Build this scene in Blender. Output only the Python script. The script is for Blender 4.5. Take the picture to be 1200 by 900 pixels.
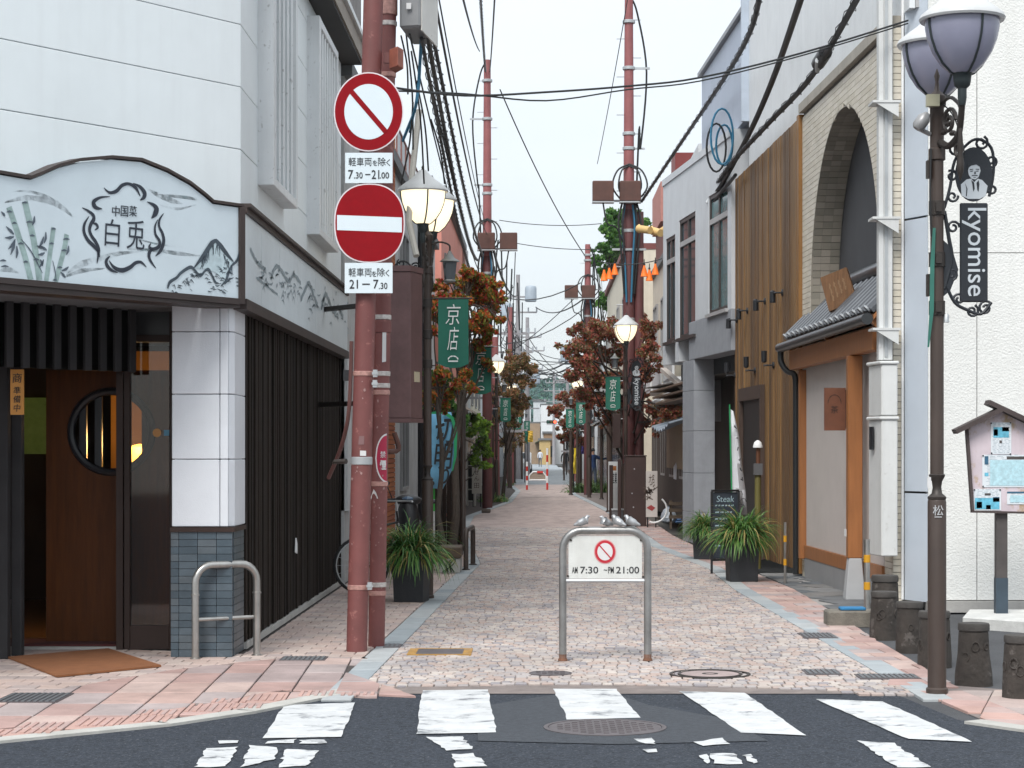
import bpy, bmesh, math, random
from mathutils import Vector, Matrix
import numpy as np

sc = bpy.context.scene
for o in list(bpy.data.objects):
 bpy.data.objects.remove(o)
COL = sc.collection
RND = random.Random(7)
R = math.radians
PI = math.pi
EYE, FOC = 1.65, 2400.0

# ---------------------------------------------------------------- camera
cam = bpy.data.cameras.new('camera')
cam.sensor_width = 36.0
cam.lens = 36.0 * FOC / 1200.0
cam.shift_x = -32.0 / 1200.0
cam.shift_y = 78.0 / 1200.0
cam.clip_start = 0.1
cam.clip_end = 3000.0
camo = bpy.data.objects.new('camera', cam)
COL.objects.link(camo)
camo.location = (0, 0, EYE)
camo.rotation_euler = (R(90), 0, 0)
sc.camera = camo

# ---------------------------------------------------------------- sky and sun (overcast)
SUN_EL, SUN_AZ = 50.0, 200.0          # high and behind the camera
wd = bpy.data.worlds.new('World')
sc.world = wd
wd.use_nodes = True
nt = wd.node_tree
nt.nodes.clear()
out = nt.nodes.new('ShaderNodeOutputWorld')
bg = nt.nodes.new('ShaderNodeBackground')
bg.inputs['Strength'].default_value = 0.1
sky = nt.nodes.new('ShaderNodeTexSky')
sky.sky_type = 'NISHITA'
sky.sun_disc = False
sky.sun_elevation = R(SUN_EL)
sky.sun_rotation = R(SUN_AZ)
tc = nt.nodes.new('ShaderNodeTexCoord')
nz = nt.nodes.new('ShaderNodeTexNoise')
nz.inputs['Scale'].default_value = 2.2
nz.inputs['Detail'].default_value = 5
mp = nt.nodes.new('ShaderNodeMapping')
mp.inputs['Scale'].default_value = (1, 1, 3.5)
nt.links.new(tc.outputs['Generated'], mp.inputs['Vector'])
nt.links.new(mp.outputs['Vector'], nz.inputs['Vector'])
sep = nt.nodes.new('ShaderNodeSeparateXYZ')
nt.links.new(tc.outputs['Generated'], sep.inputs['Vector'])
mr = nt.nodes.new('ShaderNodeMapRange')           # an overcast sky is brighter overhead
mr.inputs['From Min'].default_value = 0.0
mr.inputs['From Max'].default_value = 1.0
mr.inputs['To Min'].default_value = 4.35
mr.inputs['To Max'].default_value = 8.6
nt.links.new(sep.outputs['Z'], mr.inputs['Value'])
cl = nt.nodes.new('ShaderNodeMapRange')
cl.inputs['From Min'].default_value = 0.3
cl.inputs['From Max'].default_value = 0.7
cl.inputs['To Min'].default_value = 0.88
cl.inputs['To Max'].default_value = 1.06
nt.links.new(nz.outputs['Fac'], cl.inputs['Value'])
mu = nt.nodes.new('ShaderNodeMath')
mu.operation = 'MULTIPLY'
nt.links.new(mr.outputs['Result'], mu.inputs[0])
nt.links.new(cl.outputs['Result'], mu.inputs[1])
cc = nt.nodes.new('ShaderNodeVectorMath')
cc.operation = 'SCALE'
cc.inputs[0].default_value = (0.93, 0.985, 1.03)
nt.links.new(mu.outputs['Value'], cc.inputs['Scale'])
mx = nt.nodes.new('ShaderNodeMix')
mx.data_type = 'RGBA'
mx.inputs['Factor'].default_value = 0.88
nt.links.new(sky.outputs['Color'], mx.inputs['A'])
nt.links.new(cc.outputs['Vector'], mx.inputs['B'])
nt.links.new(mx.outputs['Result'], bg.inputs['Color'])
nt.links.new(bg.outputs['Background'], out.inputs['Surface'])

sl = bpy.data.lights.new('sun', 'SUN')
sl.energy = 1.5
sl.angle = R(24)
sl.color = (1.0, 0.97, 0.93)
so = bpy.data.objects.new('sun', sl)
COL.objects.link(so)
a_ = R(SUN_AZ)
sdir = Vector((math.sin(a_) * math.cos(R(SUN_EL)), math.cos(a_) * math.cos(R(SUN_EL)), math.sin(R(SUN_EL))))
so.rotation_euler = sdir.to_track_quat('Z', 'Y').to_euler()
so.location = sdir * 50

sc.view_settings.view_transform = 'Standard'
sc.view_settings.look = 'None'
sc.view_settings.exposure = 1.06
sc.view_settings.gamma = 1.0
sc.view_settings.use_curve_mapping = False
sc.cycles.max_bounces = 6
sc.cycles.diffuse_bounces = 3
sc.cycles.glossy_bounces = 3
sc.cycles.transparent_max_bounces = 8
sc.cycles.use_denoising = True

# ---------------------------------------------------------------- helpers
def W(px, py, Y):
 """a point of the photograph at a given distance, in metres"""
 return Vector(((px - 632.0) * Y / FOC, Y, EYE - (py - 528.0) * Y / FOC))

def G(px, py, z=0.0):
 Y = (EYE - z) * FOC / (py - 528.0)
 return Vector(((px - 632.0) * Y / FOC, Y, z))

def onplane(px, py, p0, n):
 d = Vector(((px - 632.0) / FOC, 1.0, -(py - 528.0) / FOC))
 o = Vector((0, 0, EYE))
 t = (Vector(p0) - o).dot(Vector(n)) / d.dot(Vector(n))
 return o + d * t

MATS = {}
def mat(name, col, rough=0.65, metal=0.0, var=0.12, scale=2.5, bump=0.0, bscale=60.0, streak=0.0,
  streak_col=None, obj=0.0, isl=0.0, emit=None, spec=0.5, spots=0.0, spot_col=None, grain=None, spot_scale=9.0, trans=0.0):
 if name in MATS:
  return MATS[name]
 m = bpy.data.materials.new(name)
 MATS[name] = m
 m.use_nodes = True
 t = m.node_tree
 N = t.nodes
 L = t.links.new
 b = N['Principled BSDF']
 b.inputs['Roughness'].default_value = rough
 b.inputs['Metallic'].default_value = metal
 b.inputs['Specular IOR Level'].default_value = spec
 geo = N.new('ShaderNodeNewGeometry')
 pos = geo.outputs['Position']
 if grain:
  g = N.new('ShaderNodeMapping')
  g.inputs['Scale'].default_value = grain
  L(pos, g.inputs['Vector'])
  vec = g.outputs['Vector']
 else:
  vec = pos
 n1 = N.new('ShaderNodeTexNoise')
 n1.inputs['Scale'].default_value = scale
 n1.inputs['Detail'].default_value = 7
 n1.inputs['Roughness'].default_value = 0.65
 L(vec, n1.inputs['Vector'])
 r1 = N.new('ShaderNodeMapRange')
 r1.inputs['From Min'].default_value = 0.25
 r1.inputs['From Max'].default_value = 0.75
 r1.inputs['To Min'].default_value = 1 - var
 r1.inputs['To Max'].default_value = 1 + var
 L(n1.outputs['Fac'], r1.inputs['Value'])
 fac = r1.outputs['Result']
 def mulnode(a, bb):
  q = N.new('ShaderNodeMath')
  q.operation = 'MULTIPLY'
  L(a, q.inputs[0])
  L(bb, q.inputs[1])
  return q.outputs['Value']
 if obj or isl:
  src = None
  if obj:
   oi = N.new('ShaderNodeObjectInfo')
   src = oi.outputs['Random']
  if isl:
   if src is None:
    src = geo.outputs['Random Per Island']
   else:
    ad = N.new('ShaderNodeMath')
    ad.operation = 'ADD'
    L(src, ad.inputs[0])
    L(geo.outputs['Random Per Island'], ad.inputs[1])
    fr = N.new('ShaderNodeMath')
    fr.operation = 'FRACT'
    L(ad.outputs['Value'], fr.inputs[0])
    src = fr.outputs['Value']
  k = max(obj, isl)
  r2 = N.new('ShaderNodeMapRange')
  r2.inputs['To Min'].default_value = 1 - k
  r2.inputs['To Max'].default_value = 1 + k
  L(src, r2.inputs['Value'])
  fac = mulnode(fac, r2.outputs['Result'])
 if isinstance(col, list):        # several colours picked per piece
  rp = N.new('ShaderNodeValToRGB')
  rp.color_ramp.interpolation = 'LINEAR' if len(col) < 3 else 'CONSTANT'
  el = rp.color_ramp.elements
  while len(el) < len(col):
   el.new(0.5)
  for i, c in enumerate(col):
   el[i].position = i / len(col)
   el[i].color = (*c, 1)
  ad = N.new('ShaderNodeMath')
  ad.operation = 'ADD'
  oi = N.new('ShaderNodeObjectInfo')
  L(oi.outputs['Random'], ad.inputs[0])
  L(geo.outputs['Random Per Island'], ad.inputs[1])
  fr = N.new('ShaderNodeMath')
  fr.operation = 'FRACT'
  L(ad.outputs['Value'], fr.inputs[0])
  L(fr.outputs['Value'], rp.inputs['Fac'])
  base = rp.outputs['Color']
 else:
  rgb = N.new('ShaderNodeRGB')
  rgb.outputs[0].default_value = (*col, 1)
  base = rgb.outputs[0]
 sca = N.new('ShaderNodeVectorMath')
 sca.operation = 'SCALE'
 L(base, sca.inputs[0])
 L(fac, sca.inputs['Scale'])
 c_out = sca.outputs['Vector']
 def blend(c_in, amount, colr, sc3, lo, hi):
  mpn = N.new('ShaderNodeMapping')
  mpn.inputs['Scale'].default_value = sc3
  L(pos, mpn.inputs['Vector'])
  n = N.new('ShaderNodeTexNoise')
  n.inputs['Scale'].default_value = 1.0
  n.inputs['Detail'].default_value = 6
  n.inputs['Roughness'].default_value = 0.7
  L(mpn.outputs['Vector'], n.inputs['Vector'])
  r = N.new('ShaderNodeMapRange')
  r.inputs['From Min'].default_value = lo
  r.inputs['From Max'].default_value = hi
  r.inputs['To Max'].default_value = amount
  L(n.outputs['Fac'], r.inputs['Value'])
  m2 = N.new('ShaderNodeMix')
  m2.data_type = 'RGBA'
  L(r.outputs['Result'], m2.inputs['Factor'])
  L(c_in, m2.inputs['A'])
  m2.inputs['B'].default_value = (*colr, 1)
  return m2.outputs['Result']
 if streak:
  c0 = col[0] if isinstance(col, list) else col
  c_out = blend(c_out, streak, streak_col or tuple(x * 0.45 for x in c0), (7, 7, 0.45), 0.48, 0.72)
 if spots:
  c_out = blend(c_out, spots, spot_col or (0.6, 0.6, 0.58), spot_scale if isinstance(spot_scale, tuple) else (spot_scale,) * 3, 0.545 if isinstance(spot_scale, tuple) else 0.60, 0.66)
 L(c_out, b.inputs['Base Color'])
 if bump:
  n3 = N.new('ShaderNodeTexNoise')
  n3.inputs['Scale'].default_value = bscale
  n3.inputs['Detail'].default_value = 4
  L(vec, n3.inputs['Vector'])
  bp = N.new('ShaderNodeBump')
  bp.inputs['Strength'].default_value = bump
  bp.inputs['Distance'].default_value = 0.01
  L(n3.outputs['Fac'], bp.inputs['Height'])
  L(bp.outputs['Normal'], b.inputs['Normal'])
 if trans:
  tl = N.new('ShaderNodeBsdfTranslucent')
  L(c_out, tl.inputs['Color'])
  ms = N.new('ShaderNodeMixShader')
  ms.inputs['Fac'].default_value = trans
  L(b.outputs['BSDF'], ms.inputs[1])
  L(tl.outputs['BSDF'], ms.inputs[2])
  L(ms.outputs['Shader'], N['Material Output'].inputs['Surface'])
 if emit:
  b.inputs['Emission Color'].default_value = (*emit[0], 1)
  b.inputs['Emission Strength'].default_value = emit[1]
 return m

def glassmat(name, tint=(0.9, 0.95, 0.95), opaque=0.25, refl=0.12):
 if name in MATS:
  return MATS[name]
 m = bpy.data.materials.new(name)
 MATS[name] = m
 m.use_nodes = True
 N = m.node_tree.nodes
 L = m.node_tree.links.new
 N.remove(N['Principled BSDF'])
 tr = N.new('ShaderNodeBsdfTransparent')
 tr.inputs['Color'].default_value = (*tint, 1)
 gl = N.new('ShaderNodeBsdfGlossy')
 gl.inputs['Roughness'].default_value = 0.03
 fr = N.new('ShaderNodeFresnel')
 fr.inputs['IOR'].default_value = 1.5
 mxs = N.new('ShaderNodeMixShader')
 L(fr.outputs['Fac'], mxs.inputs['Fac'])
 L(tr.outputs['BSDF'], mxs.inputs[1])
 L(gl.outputs['BSDF'], mxs.inputs[2])
 L(mxs.outputs['Shader'], N['Material Output'].inputs['Surface'])
 return m

OFF = {}
CH = {}
class MB:
 def __init__(s):
  s.v, s.f, s.mi, s.sm = [], [], [], []
 def add(s, vs, fs, m=0, smooth=False):
  k = len(s.v)
  s.v.extend([tuple(v) for v in vs])
  for f in fs:
   s.f.append([i + k for i in f])
   s.mi.append(m)
   s.sm.append(smooth)
  return s
 def box(s, x0, x1, y0, y1, z0, z1, m=0):
  return s.prism([(x0, y0), (x1, y0), (x1, y1), (x0, y1)], z0, z1, m)
 def prism(s, fp, z0, z1, m=0):
  """vertical prism over a footprint (any winding)"""
  a = sum(fp[i][0] * fp[(i + 1) % len(fp)][1] - fp[(i + 1) % len(fp)][0] * fp[i][1] for i in range(len(fp)))
  if a < 0:
   fp = list(reversed(fp))
  n = len(fp)
  vs = [(p[0], p[1], z0) for p in fp] + [(p[0], p[1], z1) for p in fp]
  fs = [list(range(n - 1, -1, -1)), list(range(n, 2 * n))]
  fs += [[i, (i + 1) % n, n + (i + 1) % n, n + i] for i in range(n)]
  return s.add(vs, fs, m)
 def obox(s, c, size, mtx=None, m=0):
  mtx = mtx or Matrix.Identity(3)
  hx, hy, hz = size[0] / 2, size[1] / 2, size[2] / 2
  vs = [Vector(c) + mtx @ Vector((sx * hx, sy * hy, sz * hz)) for sz in (-1, 1) for sx, sy in ((-1, -1), (1, -1), (1, 1), (-1, 1))]
  return s.add(vs, [[3, 2, 1, 0], [4, 5, 6, 7], [0, 1, 5, 4], [1, 2, 6, 5], [2, 3, 7, 6], [3, 0, 4, 7]], m)
 def bar(s, a, b, w, d, up=(0, 0, 1), m=0):
  """square bar from a to b: w across, d along up"""
  a, b = Vector(a), Vector(b)
  x = (b - a).normalized()
  y = Vector(up).cross(x)
  if y.length < 1e-4:
   y = Vector((0, 1, 0)).cross(x)
  y.normalize()
  z = x.cross(y)
  mt = Matrix((x, y, z)).transposed()
  return s.obox((a + b) / 2, ((b - a).length, w, d), mt, m)
 def slab(s, pts, vec, m=0):
  """extrude a planar polygon by vec"""
  n = len(pts)
  vec = Vector(vec)
  P = [Vector(p) for p in pts]
  nn = Vector((0, 0, 0))
  for i in range(n):
   nn += (P[i] - P[0]).cross(P[(i + 1) % n] - P[0])
  if nn.dot(vec) > 0:
   P.reverse()
  vs = P + [p + vec for p in P]
  fs = [list(range(n)), list(range(2 * n - 1, n - 1, -1))]
  fs += [[(i + 1) % n, i, n + i, n + (i + 1) % n] for i in range(n)]
  return s.add(vs, fs, m)
 def poly(s, pts, m=0):
  return s.add(pts, [list(range(len(pts)))], m)
 def tube(s, pts, r, n=8, m=0, closed=False, caps=True):
  P = [Vector(p) for p in pts]
  k = len(P)
  rs = r if isinstance(r, (list, tuple)) else [r] * k
  rings = []
  t0 = None
  nx = None
  for i in range(k):
   if closed:
    t = (P[(i + 1) % k] - P[i - 1]).normalized()
   else:
    t = (P[min(i + 1, k - 1)] - P[max(i - 1, 0)])
    t = t.normalized() if t.length > 1e-9 else Vector((0, 0, 1))
   if nx is None:
    h = Vector((0, 0, 1)) if abs(t.z) < 0.9 else Vector((1, 0, 0))
    nx = h.cross(t).normalized()
   else:
    nx = (nx - t * nx.dot(t))
    nx = nx.normalized() if nx.length > 1e-6 else Vector((1, 0, 0))
   ny = t.cross(nx)
   rings.append([P[i] + (nx * math.cos(2 * PI * j / n) + ny * math.sin(2 * PI * j / n)) * rs[i] for j in range(n)])
  vs = [v for g in rings for v in g]
  fs = []
  for i in range(k if closed else k - 1):
   i2 = (i + 1) % k
   for j in range(n):
    j2 = (j + 1) % n
    fs.append([i * n + j, i * n + j2, i2 * n + j2, i2 * n + j])
  s.add(vs, fs, m, True)
  if caps and not closed:
   s.add(rings[0], [list(range(n - 1, -1, -1))], m)
   s.add(rings[-1], [list(range(n))], m)
  return s
 def lathe(s, prof, c=(0, 0, 0), n=16, m=0, mtx=None):
  c = Vector(c)
  mtx = mtx or Matrix.Identity(3)
  vs, fs = [], []
  for (r, z) in prof:
   for j in range(n):
    vs.append(c + mtx @ Vector((r * math.cos(2 * PI * j / n), r * math.sin(2 * PI * j / n), z)))
  for i in range(len(prof) - 1):
   for j in range(n):
    j2 = (j + 1) % n
    fs.append([i * n + j, i * n + j2, (i + 1) * n + j2, (i + 1) * n + j])
  fs.append(list(range(n - 1, -1, -1)))
  fs.append([(len(prof) - 1) * n + j for j in range(n)])
  return s.add(vs, fs, m, True)
 def ell(s, c, rad, n=10, k=7, m=0, mtx=None):
  prof = []
  mtx = mtx or Matrix.Identity(3)
  c = Vector(c)
  vs, fs = [], []
  for i in range(k + 1):
   th = PI * i / k
   rr, zz = max(math.sin(th), 1e-3), -math.cos(th)
   for j in range(n):
    vs.append(c + mtx @ Vector((rad[0] * rr * math.cos(2 * PI * j / n), rad[1] * rr * math.sin(2 * PI * j / n), rad[2] * zz)))
  for i in range(k):
   for j in range(n):
    j2 = (j + 1) % n
    fs.append([i * n + j, i * n + j2, (i + 1) * n + j2, (i + 1) * n + j])
  return s.add(vs, fs, m, True)
 def stroke(s, pts, ws, nrm, m=0, thick=0.003):
  """a flat brush stroke with varying width lying on a plane"""
  P = [Vector(p) for p in pts]
  nrm = Vector(nrm).normalized()
  k = len(P)
  if not isinstance(ws, (list, tuple)):
   ws = [ws] * k
  Lf, Rt = [], []
  for i in range(k):
   t = (P[min(i + 1, k - 1)] - P[max(i - 1, 0)]).normalized()
   sd = nrm.cross(t).normalized()
   Lf.append(P[i] + sd * ws[i] / 2 + nrm * thick)
   Rt.append(P[i] - sd * ws[i] / 2 + nrm * thick)
  vs = Lf + Rt
  fs = [[i, k + i, k + i + 1, i + 1] for i in range(k - 1)]
  return s.add(vs, fs, m)
 def mesh(s, name, off=Vector((0, 0, 0)), bevel=0.0, segs=1):
  me = bpy.data.meshes.new(name)
  me.from_pydata([(v[0] - off[0], v[1] - off[1], v[2] - off[2]) for v in s.v], [], s.f)
  me.polygons.foreach_set('material_index', s.mi)
  me.polygons.foreach_set('use_smooth', s.sm)
  if bevel:
   bm = bmesh.new()
   bm.from_mesh(me)
   ed = [e for e in bm.edges if len(e.link_faces) == 2 and e.calc_face_angle(0) > 0.6]
   bmesh.ops.bevel(bm, geom=ed, offset=bevel, segments=segs, affect='EDGES', clamp_overlap=True)
   bm.to_mesh(me)
   bm.free()
  me.update()
  if any(s.sm):
   me.set_sharp_from_angle(angle=R(40))
  return me
 def build(s, name, mats, parent=None, bevel=0.0, label=None, cat=None, group=None, kind=None, segs=1):
  off = OFF.get(parent.name, Vector((0, 0, 0))) if parent else Vector((0, 0, 0))
  base = Vector((0, 0, 0))
  if parent is None and cat and s.v:
   A = np.array([tuple(v) for v in s.v])
   base = Vector(((A[:, 0].min() + A[:, 0].max()) / 2, (A[:, 1].min() + A[:, 1].max()) / 2, A[:, 2].min()))
   off = base
  me = s.mesh(name, off, bevel, segs)
  for m in (mats if isinstance(mats, (list, tuple)) else [mats]):
   me.materials.append(m)
  o = bpy.data.objects.new(name, me)
  COL.objects.link(o)
  if parent:
   o.parent = parent
   CH.setdefault(parent.name, []).append(o)
  else:
   o.location = base
  OFF[o.name] = off
  tag(o, label, cat, group, kind)
  return o

def tag(o, label=None, cat=None, group=None, kind=None):
 if label: o['label'] = label
 if cat: o['category'] = cat
 if group: o['group'] = group
 if kind: o['kind'] = kind
 return o

def thing(name, label, cat, loc=(0, 0, 0), group=None):
 o = bpy.data.objects.new(name, None)
 COL.objects.link(o)
 o.location = loc
 o.empty_display_size = 0.2
 OFF[o.name] = Vector(loc)
 return tag(o, label, cat, group)

def copy_tree(o, parent=None):
 c = o.copy()
 COL.objects.link(c)
 if parent:
  c.parent = parent
  CH.setdefault(parent.name, []).append(c)
 for ch in CH.get(o.name, ()):
  copy_tree(ch, c)
 return c

def dup(root, loc, rz=0.0, label=None, group=None, scale=None):
 c = copy_tree(root)
 c.location = loc
 c.rotation_euler = (0, 0, rz)
 if scale: c.scale = (scale,) * 3
 if label: c['label'] = label
 if group: c['group'] = group
 return c

TXT = {}
def text_mesh(body, shear=0.0, bold=0.0):
 key = (body, shear, bold)
 if key in TXT:
  return TXT[key]
 c = bpy.data.curves.new('lettering', 'FONT')
 c.body = body
 c.resolution_u = 3
 c.shear = shear
 c.offset = bold
 c.extrude = 0.004
 o = bpy.data.objects.new('lettering', c)
 COL.objects.link(o)
 dg = bpy.context.evaluated_depsgraph_get()
 me = bpy.data.meshes.new_from_object(o.evaluated_get(dg))
 bpy.data.objects.remove(o)
 n = len(me.vertices)
 co = np.empty(n * 3, dtype=np.float32)
 me.vertices.foreach_get('co', co)
 co = co.reshape(-1, 3)
 pol = [list(p.vertices) for p in me.polygons]
 bpy.data.meshes.remove(me)
 TXT[key] = (co, pol)
 return TXT[key]

def text(mb, body, c, right, up, w=None, h=None, m=0, shear=0.0, bold=0.0, thick=0.002):
 """letters added to a mesh builder, centred on c in the plane of right / up"""
 co, pol = text_mesh(body, shear, bold)
 right, up = Vector(right).normalized(), Vector(up).normalized()
 nrm = right.cross(up)
 lo, hi = co.min(axis=0), co.max(axis=0)
 sx = w / (hi[0] - lo[0]) if w else None
 sy = h / (hi[1] - lo[1]) if h else None
 sx = sx or sy
 sy = sy or sx
 mid = (lo + hi) / 2
 c = Vector(c)
 vs = [c + right * float((p[0] - mid[0]) * sx) + up * float((p[1] - mid[1]) * sy) + nrm * (thick * 0.5 + (thick * 0.5 if p[2] > 0 else -thick * 0.5)) for p in co]
 mb.add(vs, pol, m)
 return mb

def bez(pts, n=6):
 """smooth curve through points"""
 P = [Vector(p) for p in pts]
 res = []
 for i in range(len(P) - 1):
  p0, p1, p2, p3 = P[max(i - 1, 0)], P[i], P[i + 1], P[min(i + 2, len(P) - 1)]
  for j in range(n):
   t = j / n
   res.append(0.5 * ((2 * p1) + (p2 - p0) * t + (2 * p0 - 5 * p1 + 4 * p2 - p3) * t * t + (3 * p1 - p0 - 3 * p2 + p3) * t ** 3))
 res.append(P[-1])
 return res

def cable(a, b, sag, n=14):
 a, b = Vector(a), Vector(b)
 return [a.lerp(b, i / n) - Vector((0, 0, sag * 4 * (i / n) * (1 - i / n))) for i in range(n + 1)]

def clip_poly(subj, clipper):
 """polygon ∩ convex polygon, 2-D (Sutherland-Hodgman); clipper counter-clockwise"""
 outp = subj
 for i in range(len(clipper)):
  a, b = clipper[i], clipper[(i + 1) % len(clipper)]
  inp, outp = outp, []
  if not inp:
   return []
  def side(p):
   return (b[0] - a[0]) * (p[1] - a[1]) - (b[1] - a[1]) * (p[0] - a[0])
  for j in range(len(inp)):
   p, q = inp[j - 1], inp[j]
   sp, sq = side(p), side(q)
   if sq >= 0:
    if sp < 0:
     t = sp / (sp - sq)
     outp.append((p[0] + t * (q[0] - p[0]), p[1] + t * (q[1] - p[1])))
    outp.append(q)
   elif sp >= 0:
    t = sp / (sp - sq)
    outp.append((p[0] + t * (q[0] - p[0]), p[1] + t * (q[1] - p[1])))
 return outp

def parea(p):
 return 0.5 * sum(p[i][0] * p[(i + 1) % len(p)][1] - p[(i + 1) % len(p)][0] * p[i][1] for i in range(len(p)))

def inview(x, y, z=0.0, m=20):
 if y < 0.5:
  return False
 px = 632 + x * FOC / y
 py = 528 - (z - EYE) * FOC / y
 return -m < px < 1200 + m and -m < py < 900 + m


# ================================================================ materials
RED_POLE = mat('pole_paint', (0.165, 0.054, 0.050), 0.55, var=0.2, scale=3, streak=0.35, streak_col=(0.10, 0.035, 0.03), spots=0.5, spot_col=(0.36, 0.16, 0.14), spot_scale=14, bump=0.1)
IRON = mat('dark_iron', (0.035, 0.028, 0.024), 0.5, metal=0.2, var=0.25, bump=0.1)
BROWNPOST = mat('brown_post', (0.05, 0.034, 0.027), 0.5, var=0.2, bump=0.1, streak=0.25, streak_col=(0.10, 0.08, 0.07))
BLACK = mat('black_plastic', (0.012, 0.012, 0.014), 0.45, var=0.2)
CABLE = mat('cable_rubber', (0.01, 0.011, 0.012), 0.55, var=0.2)
BLUECABLE = mat('blue_cable', (0.02, 0.14, 0.24), 0.5)
STEEL = mat('stainless', (0.42, 0.41, 0.39), 0.33, metal=0.9, var=0.25, scale=5, streak=0.4, streak_col=(0.22, 0.2, 0.18))
GALV = mat('galvanised', (0.42, 0.44, 0.45), 0.5, metal=0.5, var=0.2)
ALUM = mat('aluminium', (0.55, 0.57, 0.58), 0.4, metal=0.5)
WHITE = mat('white_paint', (0.78, 0.79, 0.79), 0.5, var=0.06)
SIGNWHITE = mat('sign_white', (0.62, 0.70, 0.74), 0.4, var=0.04)
SIGNRED = mat('sign_red', (0.235, 0.002, 0.007), 0.5, spec=0.15, var=0.08, scale=20, streak=0.15, streak_col=(0.25, 0.004, 0.008))
INK = mat('black_ink', (0.016, 0.018, 0.022), 0.6, var=0.1)
NAVYINK = mat('navy_ink', (0.018, 0.026, 0.042), 0.55, var=0.1)
ASPHALT = mat('asphalt', (0.032, 0.038, 0.049), 0.9, var=0.65, scale=30, bump=0.9, bscale=90, spots=0.85, spot_col=(0.13, 0.14, 0.155), spot_scale=(52, 52, 52), spec=0.25)
GROUT = mat('paving_joint', (0.19, 0.16, 0.148), 0.95, var=0.3, scale=6)
SETT = mat('sett_stone', [(0.40, 0.32, 0.285), (0.36, 0.31, 0.29), (0.425, 0.365, 0.33), (0.34, 0.31, 0.305), (0.45, 0.40, 0.365), (0.265, 0.245, 0.255), (0.39, 0.305, 0.27), (0.375, 0.34, 0.33)],
   0.85, var=0.25, scale=0.9, bump=0.4, bscale=70, streak=0.0)
SETTFAR = mat('sett_far', (0.40, 0.325, 0.30), 0.9, var=0.3, scale=1.0, grain=(3.0, 0.9, 1), bump=0.3)
PINKTILE = mat('pink_tile', [(0.39, 0.265, 0.24), (0.45, 0.34, 0.305), (0.33, 0.26, 0.25), (0.41, 0.285, 0.25), (0.36, 0.30, 0.29), (0.37, 0.245, 0.22)], 0.85, var=0.3, scale=1.8, bump=0.3, spots=0.35, spot_col=(0.22, 0.185, 0.175), spot_scale=(7, 7, 7))
PALETILE = mat('pale_tile', [(0.44, 0.34, 0.30), (0.47, 0.385, 0.345), (0.37, 0.305, 0.285), (0.42, 0.33, 0.30)], 0.85, var=0.22, scale=2.2, bump=0.3)
RIBTILE = mat('ribbed_tile', [(0.43, 0.285, 0.255), (0.41, 0.30, 0.275), (0.45, 0.29, 0.25)], 0.85, var=0.22, scale=2, bump=0.2)
GRANITE = mat('kerb_granite', [(0.33, 0.36, 0.375), (0.37, 0.39, 0.395), (0.29, 0.325, 0.345)], 0.8, var=0.15, scale=5, bump=0.2, bscale=150)
CONCRETE = mat('concrete', (0.40, 0.39, 0.37), 0.9, var=0.2, scale=2, bump=0.3, streak=0.3)
GREYCONC = mat('grey_concrete', (0.27, 0.285, 0.31), 0.85, var=0.12, scale=5, bump=0.3, streak=0.35, streak_col=(0.2, 0.21, 0.23))
FLAG = mat('flagstone', [(0.13, 0.135, 0.14), (0.19, 0.19, 0.19), (0.10, 0.11, 0.12), (0.16, 0.155, 0.15)], 0.8, var=0.3, scale=3, bump=0.4)
ROADWHITE = mat('road_marking', (0.52, 0.53, 0.535), 0.85, var=0.16, scale=5, streak=0.0, spots=0.85, spot_col=(0.10, 0.11, 0.125), spot_scale=(3.6, 4.5, 3), bump=0.3)

# ================================================================ ground
base = MB()
base.poly([(-400, -60, -0.30), (400, -60, -0.30), (400, 1500, -0.30), (-400, 1500, -0.30)])
base.build('ground', mat('earth', (0.10, 0.095, 0.085), 0.95, var=0.3, scale=0.2), kind='structure')

edge_px = [(0, 868), (100, 858), (200, 848), (300, 833), (400, 813), (426, 806), (520, 803.5), (640, 802), (800, 803), (980, 809), (1040, 820), (1130, 845), (1200, 855)]
edge = [(G(*p).x, G(*p).y) for p in edge_px]
edge = [(-40, 6.0), (-12, 9.2)] + edge + [(12, 9.5), (40, 7.0)]
rd = MB()
rd.poly([(-40, -40, -0.017), (40, -40, -0.017)] + [(x, y + (1.6 if x < 2.4 else 0.2), -0.017) for x, y in reversed(edge)])
road = rd.build('road', ASPHALT, kind='structure')

def gpoly(pts, z):
 return [tuple(G(px, py, z)) for px, py in pts]

def roughen(pts, amp, rnd, per=0.12):
 o = []
 for i in range(len(pts)):
  a, b = Vector(pts[i]), Vector(pts[(i + 1) % len(pts)])
  n = max(1, int((b - a).length / per))
  for j in range(n):
   p = a.lerp(b, j / n)
   o.append((p.x + rnd.uniform(-amp, amp), p.y + rnd.uniform(-amp, amp) * 2, p.z))
 return o

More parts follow.
